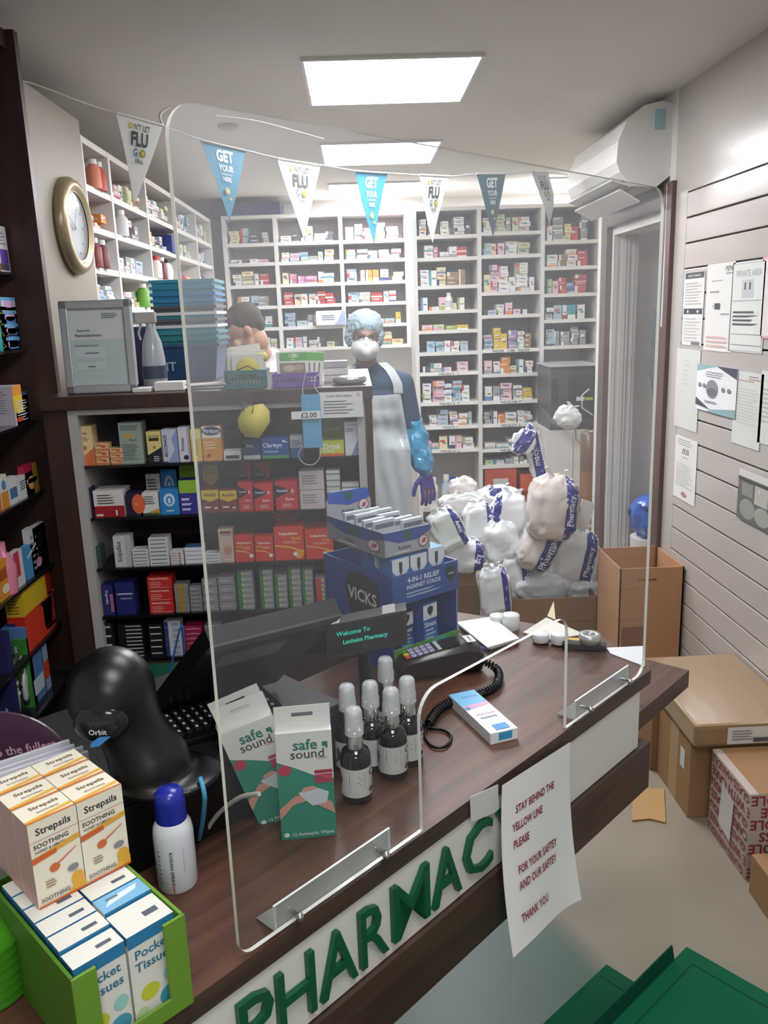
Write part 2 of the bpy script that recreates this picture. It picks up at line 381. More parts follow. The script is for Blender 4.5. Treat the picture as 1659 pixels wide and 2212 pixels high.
# ------------------------------------------------------------------ slatwall notices
def sheet(name, px, label, dec, col='e4e2de', cat='notice', group=None, thick=.0015, x=XR-.0015, over=0):
    (x0, y0), (x1, y1) = px
    A = Px(x0, y0, x); Bt = Px(x1, y1, x)
    ya, yb = A.y, Bt.y; zt = A.z; zb = Bt.z
    mb = MB(); mb.box((x-thick-over, yb, zb), (x-over, ya, zt), col)
    mb.deco((x-thick-over, ya, zb), (0, -1, 0), (0, 0, 1), ya-yb, zt-zb, dec, .0004)
    return mb.build(name, label=label, cat=cat, group=group)
G = '4b4b50'; LG = '9a9aa0'
sheet('notice', ((1480, 590), (1520, 665)), 'white notice with a dark grey header strip, top left of slatwall', [('r', .05,.82,.97,.99, G), ('t','GENERAL INFORMATION',.5,.9,.8,.06,'d0d0d0'), ('l', .08,.1,.92,.75,8, 'b8b6b4')])
sheet('notice', ((1477, 666), (1515, 748)), 'white notice below it with two dark blocks', [('r', .03,.84,.97,.99, G), ('e',.25,.91,.04,.04,'e0e0e0'), ('e',.75,.91,.05,.04,'e0e0e0'), ('l', .08,.1,.92,.78,8,'c4c2c0'), ('r', .5,.02,.92,.1, '77777c')])
sheet('certificate', ((1530, 572), (1578, 762)), 'white certificate with signature lines and a logo at its top right', [('t','PSPN',.8,.93,.3,.06,G), ('r',.7,.87,.95,.885,LG), ('r',.2,.8,.6,.81,LG), ('r',.15,.67,.5,.69,LG), ('r',.35,.48,.55,.55,G), ('t','t',.3,.515,.08,.04,G), ('r',.6,.42,.9,.435,LG), ('l',.1,.05,.9,.2,3,'d9b8b0')])
sheet('notice', ((1585, 568), (1646, 765)), 'private area notice with bordered lower text on slatwall', [('r',.02,.01,.98,.985,'b9bcbb'), ('r',.04,.02,.96,.975,'dfe0dc'), ('t','PRIVATE AREA',.5,.87,.75,.07,'a4a6a8'), ('r',.32,.6,.66,.8,'c3c8ca'), ('r',.4,.69,.44,.77,G), ('r',.54,.69,.58,.77,G), ('r',.05,.57,.95,.575,LG), ('l',.1,.3,.85,.48,4,'55555a'), ('r',.05,.2,.95,.205,LG), ('r',.05,.08,.95,.085,LG)])
sheet('notice', ((1650, 555), (1720, 735)), 'edge of a pink bordered notice at the right picture edge', [('r',.0,.0,1,1,'e2a9b4'), ('r',.06,.03,1,.97,'e8dedd')])
sheet('notice', ((1464, 752), (1505, 935)), 'plain faded notice hanging low beside the door frame', [('l',.3,.55,.6,.9,6,'c8cac9'), ('r',.1,.5,.9,.5,LG)], 'd3d4d0')
sheet('poster', ((1510, 785), (1590, 905)), 'poster with teal and navy corners around a grey circle portrait', [('p',[(0,1),(.55,1),(0,.84)],'8fb7bd'), ('p',[(.5,1),(1,1),(1,.78)],'4e5064'), ('p',[(0,.27),(.4,.05),(0,.1)],'4e5064'), ('p',[(.3,.0),(1,.0),(1,.18),(.4,.06)],'8fb0b6'),
      ('e',.42,.5,.15,.2,'8d8f92'), ('e',.42,.44,.12,.09,'6f7175'), ('e',.1,.55,.04,.05,'86888c'), ('e',.22,.55,.04,.05,'86888c'), ('e',.7,.53,.04,.05,'86888c'), ('e',.84,.53,.04,.05,'86888c'), ('l',.25,.76,.75,.9,3,'b9bbbd'), ('l',.25,.2,.6,.26,2,'9a9ca0')], 'e9ebec', 'poster', over=.004)
sheet('notice', ((1590, 800), (1640, 975)), 'pale typed letter right of the round portrait poster', [('l',.5,.9,.9,.97,2,LG), ('r',.12,.87,.7,.89,'c9a890'), ('l',.1,.3,.9,.8,12,'c9cac6')], 'd9dad6')
sheet('notice', ((1647, 800), (1700, 975)), 'notice cut by the right picture edge under the pink one', [('l',.1,.3,.9,.8,8,'b9bab6')], 'dcd9d4')
sheet('price_notice', ((1461, 938), (1500, 1095)), 'white price notice reading 9.35 beside the door frame', [('l',.1,.87,.9,.98,3,'a9abab'), ('t','£9.35',.5,.78,.55,.09,G), ('r',.35,.68,.65,.69,LG), ('l',.1,.22,.9,.6,10,'c4c7c6'), ('e',.5,.1,.12,.04,'c08080')])
sheet('poster', ((1602, 1010), (1690, 1165)), 'grey photo poster of shop fittings curling off the slatwall', [('r',0,0,1,.86,'6c6e6a'), ('r',.1,.5,.35,.75,'8f918e'), ('r',.4,.42,.7,.78,'b9b8b0'), ('e',.25,.25,.18,.2,'989a94'), ('e',.6,.22,.18,.18,'a4a59d'), ('t','9',.5,.68,.08,.1,'e0e0e0'), ('r',.0,.8,1,.83,'4d4f4c')], 'd8d6d2', 'poster', over=.006)
# ------------------------------------------------------------------ dispensary shelving
HX = {'white': 'e4e2e0', 'pink': 'd98fae', 'pale pink': 'e3bfc6', 'yellow': 'd9b93f', 'cream': 'e0d3ad', 'green': '9db04e', 'pale green': 'bcc9a0', 'blue': '5b86b8', 'navy': '2e3a6e',
      'pale blue': 'a9bfd0', 'orange': 'd98a3e', 'red': 'c23b3b', 'purple': '6d5590', 'teal': '3f9aa5', 'grey': '9a9a9a', 'dark grey': '4d4f52', 'brown': '9a7a5a', 'lilac': 'a493bd', 'maroon': '7a2e35'}
LET = {'W': 'white', 'P': 'pink', 'p': 'pale pink', 'Y': 'yellow', 'C': 'cream', 'G': 'green', 'g': 'pale green', 'B': 'blue', 'N': 'navy', 'b': 'pale blue', 'O': 'orange', 'R': 'red', 'V': 'purple', 'T': 'teal', 'K': 'grey', 'k': 'dark grey', 'n': 'brown', 'l': 'lilac', 'M': 'maroon'}
def bookcase(name, label, cat, x0, x1, y0, y1, top, ups, bays, axis='x', back=True, lip=.03, foot=0.0, mat_=None):
    """x0..x1 run of the unit, y0 front, y1 back; bays: (u0,u1,[z..]) ; axis x: faces -y, axis y: faces +x"""
    m = mat_ or M_SHELF
    def bx(mb, a, c):
        if axis == 'x': mb.box(a, c, m)
        else: mb.box((min(a[1], c[1]), min(a[0], c[0]), a[2]), (max(a[1], c[1]), max(a[0], c[0]), c[2]), m)
    org = (x0, y0, foot) if axis == 'x' else (y0, x0, foot)
    r = empty(name, org, label, cat)
    for u in ups:
        mb = MB(); bx(mb, (u-.014, y0, foot), (u+.014, y1, top)); part(mb, 'upright', r)
    for u0, u1, zs in bays:
        for z in zs:
            mb = MB(); bx(mb, (u0, y0+(.002 if y1 > y0 else -.002), z-.024), (u1, y1, z)); part(mb, 'shelf', r)
    if back:
        mb = MB(); s = .012 if y1 > y0 else -.012
        bx(mb, (x0, y1, foot), (x1, y1+s, top)); part(mb, 'back_panel', r)
    return r
SPEC = []                               # every medicine carton on the dispensary shelves
def fill(u0, u1, z, zt, pal, level, seed, where, axis='x', front=6.3, depth=.2, wr=(.05, .1), hr=(.022, .05), gap=.012):
    rnd = random.Random(seed); u = u0+.02; si = 0; room = zt-z-.03
    out = []
    while u < u1-.05:
        w = rnd.uniform(*wr); 
        if u+w > u1-.015: break
        if rnd.random() < .06: u += rnd.uniform(.02, .05); continue
        h = rnd.uniform(*hr); tall = rnd.random() < .28
        if tall: h = min(room*.8, rnd.uniform(.08, .13)); w *= .7
        cn = LET[rnd.choice(pal)] if rnd.random() < .52 else rnd.choice(('white', 'white', 'white', 'cream', 'pale pink', 'pale blue')); H = room*min(1, level*rnd.uniform(1.0, 2.1)); n = 1 if tall else max(1, int(H/h)); d = rnd.uniform(.08, .14)
        st = []
        for k in range(n):
            jit = rnd.uniform(-.004, .004); rz = rnd.uniform(-.06, .06); off = rnd.uniform(0, .03)
            if axis == 'x': loc = (u+w/2+jit, front+.02+off+d/2, z+k*h); R = rz
            else: loc = (front-.02-off-d/2, u+w/2+jit, z+k*h); R = rz+math.pi/2
            st.append(dict(loc=loc, rz=R, w=w, d=d, h=h*.985, cn=cn, k=k, n=n, si=si, band=rnd.choice(['grey', 'blue', 'pink', 'green', 'orange', 'navy', 'red', 'teal']), lid=rnd.random()))
        out.append(st); si += 1; u += w+rnd.uniform(.002, gap)
    for st in out:
        for s in st:
            pos = 'topmost in' if s['k'] == s['n']-1 and s['n'] > 1 else ('' if s['n'] == 1 else ('lowest in' if s['k'] == 0 else ORD[s['k']]+' up in'))
            stk = f"{ORD[s['si']]} stack"
            s['label'] = f"{s['cn']} carton, {pos} {stk} from left, {where}".replace('  ', ' ').replace(', tall shelving', ' of tall shelving') if s['n'] > 1 else f"{s['cn']} carton standing {ORD[s['si']]} from left, {where}"
            if len(s['label'].split()) > 16: s['label'] = s['label'].replace(' from left', '').replace('topmost in', 'top of').replace('lowest in', 'base of').replace(' of tall shelving', ' tall shelving')
            SPEC.append(s)
# left wall run, facing +x
LY = [3.40, 3.76, 4.38, 5.07, 5.70, 6.28]; LZ = [2.29, 2.118, 1.968, 1.813, 1.665, 1.50]
bookcase('pigeonhole_shelving', 'white pigeonhole shelving full of medicines along the left wall', 'shelving', LY[0], LY[-1], -1.0, -1.34, 2.29, LY, [(LY[0], LY[-1], LZ+[1.3, 1.1, .9])], axis='y')
LPAL = [['bNk', 'kWg', 'gWb', 'lTg', 'bKl'], ['OWK', 'WKp', 'YWN', 'Plg', 'BRW'], ['WKM', 'WgK', 'WRK', 'RWO', 'VKR'], ['Rpp', 'OWW', 'WWl', 'TTb', 'pWW'], ['WgK', 'WWK', 'WWp', 'TbW', 'pWW']]
for i in range(5):
    for j in range(5):
        bay = ['nearest', 'second', 'third', 'fourth', 'farthest'][i]
        fill(LY[i]+.014, LY[i+1]-.014, LZ[j+1], LZ[j]-.024, LPAL[j][i], [.55, .6, .5, .65, .6][j] if not (i == 0 and j == 3) else 1.1, 40+i*7+j, f"{ORD[j]} row of {bay} bay, left wall", axis='y', front=-1.0, wr=(.05, .11), hr=(.02, .04))
# back run
BX = [-.91, -.545, -.075, .40]; BZ = [2.31, 2.12, 1.985, 1.83, 1.68, 1.525, 1.37]
bookcase('back_shelving', 'white medicine shelving of three bays on the back wall, behind the people', 'shelving', BX[0], BX[-1], 6.3, 6.6, 2.31, BX, [(BX[0], BX[-1], BZ)], foot=1.346)
BPAL = [['NBbk', 'kKPl', 'KbWP'], ['kWKp', 'bWKp', 'pWbK'], ['WRCW', 'pPPW', 'WOWC'], ['WWKb', 'RWpW', 'WWRW'], ['gWWb', 'YWKW', 'YYpW'], ['CWgW', 'WRkW', 'WgWk']]
BL = [[.45, .35, .55], [.3, .7, .7], [.8, .5, .75], [.5, .6, .95], [.8, .55, .6], [.6, .6, .6]]
for j in range(6):
    for i in range(3):
        fill(BX[i]+.014, BX[i+1]-.014, BZ[j+1], BZ[j]-.024, BPAL[j][i], BL[j][i], 300+i*11+j*3, f"{ORD[j]} row of {['left','middle','right'][i]} bay, back shelving", front=6.3, wr=(.045, .085), hr=(.022, .04))
b = MB(); b.box((-1.0, 6.33, 2.312), (-.5, 6.62, 2.40), mat('3b3d63')); b.build('storage_box', label='dark blue flat box on top of the back shelving, left end', cat='box')
# bench under the back run
b = MB(); b.box((-.95, 6.0, .86), (.42, 6.66, .9), M_SHELF); b.box((-.95, 6.06, 0), (.42, 6.66, .86), mat('c9c5c1', .5)); b.build('work_bench', label='pale bench below the back shelving behind the masked man', cat='bench')
# taller run on the right
RX = [.43, .87, 1.305, 1.70]
RZ = [[2.10, 1.955, 1.77, 1.605, 1.47, 1.32, 1.18, .97, .80, .63, .2], [2.11, 1.96, 1.715, 1.56, 1.325, 1.155, .965, .80, .62, .50, .2], [2.04, 1.87, 1.69, 1.515, 1.335, 1.15, .98, .8, .6, .4, .2]]
bookcase('tall_shelving', 'tall white medicine shelving reaching down to the parcels, beside the doorway', 'shelving', RX[0], RX[-1], 5.9, 6.3, 2.28, RX, [(RX[i], RX[i+1], RZ[i]+[2.28]) for i in range(3)])
RP = [['kKWW', 'WpYPR', 'WWWbn', 'BWOW', 'pGgYO', 'bYWYg', 'WkGNW', 'WWWW', 'CCWnb', 'gWRPp'],
      ['KggW', 'pCCgRg', 'WWpWW', 'WKpW', 'CYlWn', 'OCWT', 'KKYgW', 'OKKnW', 'WWYg', 'KgW'],
      ['KYRW', 'RlVPnO', 'BRWgg', 'WVpTW', 'WRWK']]
RL = [[.8, .65, .85, .35, .45, .75, .6, .85, .7, .5], [.7, .75, .8, .5, .45, .6, .6, .6, .35, .35], [.45, .9, .8, .7, .65]]
CODES = {}
for i in range(3):
    for j in range(len(RP[i])):
        fill(RX[i]+.014, RX[i+1]-.014, RZ[i][j], (RZ[i][j-1] if j else 2.28)-.024, RP[i][j], RL[i][j], 700+i*13+j*5, f"{ORD[j]} row of {['left','middle','right'][i]} bay, tall shelving", front=5.9, wr=(.04, .085), hr=(.022, .042))
# printed shelf edge strips
for i, j, t in ((0, 6, 'PARCELS A - C'), (0, 7, 'PARCELS D - F'), (0, 8, 'PARCELS G - J'), (0, 9, 'PARCELS K - L'), (1, 4, 'FREEZER   CAMS   FREEZER'), (1, 6, 'PARCELS M - P'), (1, 7, 'PARCELS R - S'), (1, 8, 'PARCELS T - W')):
    b = MB(); x0, x1 = RX[i]+.02, RX[i+1]-.02; z = RZ[i][j]
    b.box((x0, 5.897, z-.023), (x1, 5.899, z-.001), 'e9e8e4'); b.deco((x0, 5.897, z-.023), (1,0,0), (0,0,1), x1-x0, .022, [('t', t, .5, .5, .75, .75, '3a3a3c')], .0005)
    b.build('shelf_label', label=f"handwritten white strip on edge of {ORD[j]} shelf, {['left','middle'][i]} bay of tall shelving", cat='label')
# build the cartons: the 300 that show largest one by one, the others as one mass
def vis(s):
    d = (Vector(s['loc'])-EYE); return s['w']*s['h']*(.5 if abs(s['rz']) > 1 else 1)/d.length_squared
SPEC.sort(key=vis, reverse=True)
def decor(s):
    t = s['lid']; c = s['cn']; bc = HX[s['band']] if c in ('white', 'cream', 'pale pink', 'pale green', 'pale blue') else 'e4e2df'
    L = [('r', .0, .0, .28, 1, bc)] if t < .25 else ([('r', 0, 0, 1, .3, bc)] if t < .5 else [('r', .12, .55, .7, .72, bc)])
    return {'F': L+[('r', .35, .42, .85, .52, '6a6a70')], 'U': [('r', .1, .4, .9, .55, bc)], 'L': [('r', .1, .4, .9, .5, bc)]}
for s in SPEC[:300]:
    o = carton_mb(s['w'], s['d'], s['h'], HX[s['cn']], decor(s)).build('medicine_carton', label=s['label'], cat='carton', group='medicine cartons on the dispensary shelves')
    o.location = s['loc']; o.rotation_euler = (0, 0, s['rz'])
b = MB()
for s in SPEC[300:]:
    b.T = Matrix.Translation(s['loc']) @ Matrix.Rotation(s['rz'], 4, 'Z'); carton_mb(s['w'], s['d'], s['h'], HX[s['cn']], decor(s) if s['w'] > 0 else None, b)
b.build('medicine_cartons', label='remaining small medicine cartons spread over the dispensary shelves', cat='cartons', kind='stuff')
# medicine bottles among the cartons
def bottle(loc, r, h, c, cap, label, group='medicine bottles on the dispensary shelves', lab=None):
    e = empty('medicine_bottle', loc, label, 'bottle', group)
    mb = MB(); mb.lathe([(r, 0), (r, h*.68), (r*.55, h*.8), (r*.5, h*.84)], c, 14)
    if lab: mb.lathe([(r*1.01, h*.15), (r*1.01, h*.55)], lab, 14, cap=False)
    mb.build('body', e); mb = MB(); mb.lathe([(r*.6, h*.83), (r*.6, h)], cap, 12); mb.build('cap', e); return e
for k, (x, c) in enumerate([(.47, 'white'), (.53, 'white'), (.62, 'pale blue'), (.70, 'white'), (.78, 'pale pink')]):
    bottle((x, 5.93+.02*(k % 2), .2), .035, .2+.02*(k % 3), HX[c], 'e9e9e9', f"{c} plastic medicine bottle, {ORD[k]} from left on lowest shelf of tall shelving", lab='d2d6da')
bottle((.66, 5.94, 1.605), .028, .115, 'e6e4e0', 'dedcda', 'round white tablet tub on the fourth row of tall shelving, left bay', lab='c9cdd2')
for k, (yy, zz, c, cp) in enumerate([(4.17, LZ[4], '6ea83c', 'f0f0f0'), (4.5, LZ[3], 'e9e5e2', 'c94040'), (4.75, LZ[3], 'e0e2e4', '303438'), (4.62, LZ[3], '6b2a2a', 'e8e8e8'), (3.45, LZ[3], '7a2c2c', 'e8e8e8'), (3.55, LZ[3], '6b2626', 'e8e8e8'), (3.9, LZ[2], 'd9d7d5', 'e8e8e8'), (3.55, LZ[1], 'd8846a', 'e6e0da'), (3.62, LZ[1], 'c24a3c', 'e6e0da')]):
    nm = ['green', 'pale', 'grey', 'brown', 'dark red', 'maroon', 'cream', 'orange', 'red'][k]
    bottle((-1.01, yy, zz), .03, .11, c, cp, f"{nm} medicine bottle at front edge of the left wall shelving")
b = MB(); b.box((-1.12, 4.85, LZ[2]), (-.99, 5.02, LZ[2]+.09), mat('2d3f86')); b.build('storage_tub', label='royal blue plastic tub on the left wall shelving', cat='tub')
b = MB(); b.box((-1.15, 5.2, LZ[4]+.002), (-.985, 5.5, LZ[4]+.14), mat('3d93a3'), .01); b.build('storage_tub', label='teal plastic tub on left wall shelving above the basket stack', cat='tub')
b = MB(); b.box((-.06, 6.25, 1.527), (.155, 6.4, 1.63), 'dfe3e8'); b.deco((-.06, 6.25, 1.527), (1,0,0), (0,0,1), .215, .103, [('p', [(.6,0),(1,0),(1,1),(.9,1),(.75,.3)], '9fb4cc'), ('l', .2,.35,.7,.75,3,'5a6472')])
ob = b.build('medicine_carton', label='large white carton with blue curve, behind and left of the hair net', cat='carton', loc=(-.22, -.0, 0))
# ------------------------------------------------------------------ white end panel with the clock
b = MB(); b.box((-1.34, 2.655, 0), (-.995, 3.383, 2.335), mat('958c80', .5)); b.build('side_panel', label='plain off-white end panel of the left shelving, carrying the clock', cat='panel')
ck = empty('wall_clock', (-.995, 3.14, 1.935), 'round brass rimmed wall clock on the off-white end panel', 'clock')
R_ = .165
b = MB(); b.lathe([(R_*.7, 0), (R_, 0), (R_, .02), (R_*.93, .038), (R_*.80, .042), (R_*.74, .03), (R_*.7, .03)], mat('a59679', .35, .6), 48, axis='x', cap=False); b.build('rim', ck)
b = MB(); b.lathe([(.001, .012), (R_*.76, .012)], mat('aeb8bd', .35), 48, axis='x', cap=False)
for k in range(12):
    a = k*math.pi/6; c, s_ = math.cos(a), math.sin(a)
    b.box((.0125, c*R_*.62-.004, s_*R_*.62-.004), (.014, c*R_*.62+.004, s_*R_*.62+.004), '4a4f55')
b.build('dial', ck)
for nm, a, l, w in (('hour_hand', 2.6, .07, .005), ('minute_hand', 1.1, .1, .0035)):
    b = MB(); d = Vector((0, math.cos(a), math.sin(a))); n = Vector((0, -d.z, d.y)); p = Vector((.018, 0, 0))
    b.prism([p-n*w-d*.015, p+n*w-d*.015, p+d*l+n*w*.4, p+d*l-n*w*.4], (1,0,0), .001, '20242a'); b.build(nm, ck)
b = MB(); b.lathe([(.001, .026), (R_*.77, .026)], M_FILM, 32, axis='x', cap=False); b.build('glass', ck)
# grey machine, cabinet and clutter in front of the tall shelving
g = empty('storage_machine', (1.5, 5.5, 0), 'large dark grey cabinet machine standing on white drawers by the doorway', 'machine')
A = Py(1188, 930, 5.45); B_ = Py(1292, 790, 5.45)
b = MB(); b.box((A.x, 5.45, A.z), (B_.x, 5.85, B_.z), mat('4e5053', .4), .006); part(b, 'body', g)
b = MB(); b.box((A.x+.12, 5.445, A.z+.08), (B_.x-.01, 5.452, B_.z-.05), mat('424447', .3), .003); b.deco((A.x+.17, 5.444, A.z+.19), (1,0,0), (0,0,1), .11, .03, [('r',0,0,.5,.9,'c9cbcc'), ('r',.55,.1,1,.7,'b9b950')], .0006); part(b, 'door', g)
b = MB(); b.box((A.x+.01, 5.442, A.z+.18), (A.x+.05, 5.45, A.z+.34), '333538'); part(b, 'handle', g)
b = MB(); b.box((A.x-.01, 5.43, B_.z), (B_.x+.01, 5.86, B_.z+.012), mat('a9abad', .25), .004); part(b, 'lid', g)
b = MB(); b.box((A.x-.02, 5.45, 0), (B_.x-.05, 5.85, A.z), mat('d8d5d2', .4)); b.box((A.x+.155, 5.447, .05), (A.x+.158, 5.45, A.z-.02), 'a5a19d'); b.build('drawer_cabinet', label='white cabinet with a vertical seam under the grey machine', cat='cabinet')
pc = Py(1278, 1000, 5.0)
b = MB(); b.lathe([(.055, 0), (.055, pc.z+.18)], M_CARD2, 20, (pc.x-.01, 5.02, 0)); b.lathe([(.056, pc.z-.05), (.056, pc.z+.181), (.03, pc.z+.2), (.001, pc.z+.2)], mat('6a5444', .3), 20, (pc.x-.01, 5.02, 0)); b.build('cardboard_tube', label='tall brown cardboard roll standing beside the white drawer cabinet', cat='tube')
b = MB(); q = Py(1262, 880, 5.42); b.tube([q+Vector((.03, 0, .12)), q+Vector((-.02, -.01, .08)), q+Vector((-.02, -.02, 0)), q+Vector((.05, -.02, -.05))], .004, 'd8d8d8'); b.tube([Py(1242, 920, 5.3), Py(1245, 950, 5.3), Py(1262, 966, 5.25), Py(1285, 962, 5.25)], .005, '8e8a85'); b.build('cable', label='loose pale cable looping below the grey machine', cat='cable')
# ------------------------------------------------------------------ display unit behind the counter
U = empty('display_unit', (-.41, 2.7, 0), 'dark veneered display unit with white inner frame and black shelves of branded medicines', 'display unit')
UZ = [1.18, 1.017, .855, .697, .55]
b = MB(); b.box((-.935, 2.48, 1.352), (.045, 3.28, 1.392), M_DARK, .003); part(b, 'top_board', U)
b = MB(); b.box((-.935, 2.5, 0), (-.862, 3.25, 1.352), M_DARK); part(b, 'side_panel', U)
b = MB(); b.box((.02, 2.49, 0), (.042, 3.25, 1.352), M_DARK); part(b, 'side_panel', U)
b = MB(); b.box((-.862, 2.495, .5), (-.834, 2.9, 1.352), 'b9b4b0'); b.box((-.834, 2.495, 1.335), (-.004, 2.52, 1.352), 'b9b4b0'); b.box((-.004, 2.495, .5), (.02, 2.9, 1.352), 'b9b4b0'); part(b, 'inner_frame', U)
b = MB(); b.box((-.862, 2.9, 0), (.02, 2.92, 1.352), M_DARK); part(b, 'back_panel', U)
b = MB(); b.box((-.862, 2.5, 0), (.02, 2.9, .54), M_DARK); part(b, 'base', U)
for z in UZ:
    b = MB(); b.box((-.834, 2.505, z-.008), (-.004, 2.9, z), mat('141416', .15)); part(b, 'shelf', U)
b = MB(); A = Py(690, 848, 2.478); B_ = Py(785, 900, 2.478); b.box((A.x, 2.4765, B_.z), (B_.x, 2.479, A.z), 'e3e2df'); b.deco((A.x, 2.4765, B_.z), (1,0,0), (0,0,1), B_.x-A.x, A.z-B_.z, [('t','Covid information',.45,.85,.6,.1,'44484e'), ('l',.08,.15,.8,.72,5,'777b80'), ('r',.86,.8,.94,.95,'d8a8b0')]); b.build('paper_notice', label='white printed notice taped over right end of the display unit top edge', cat='notice')

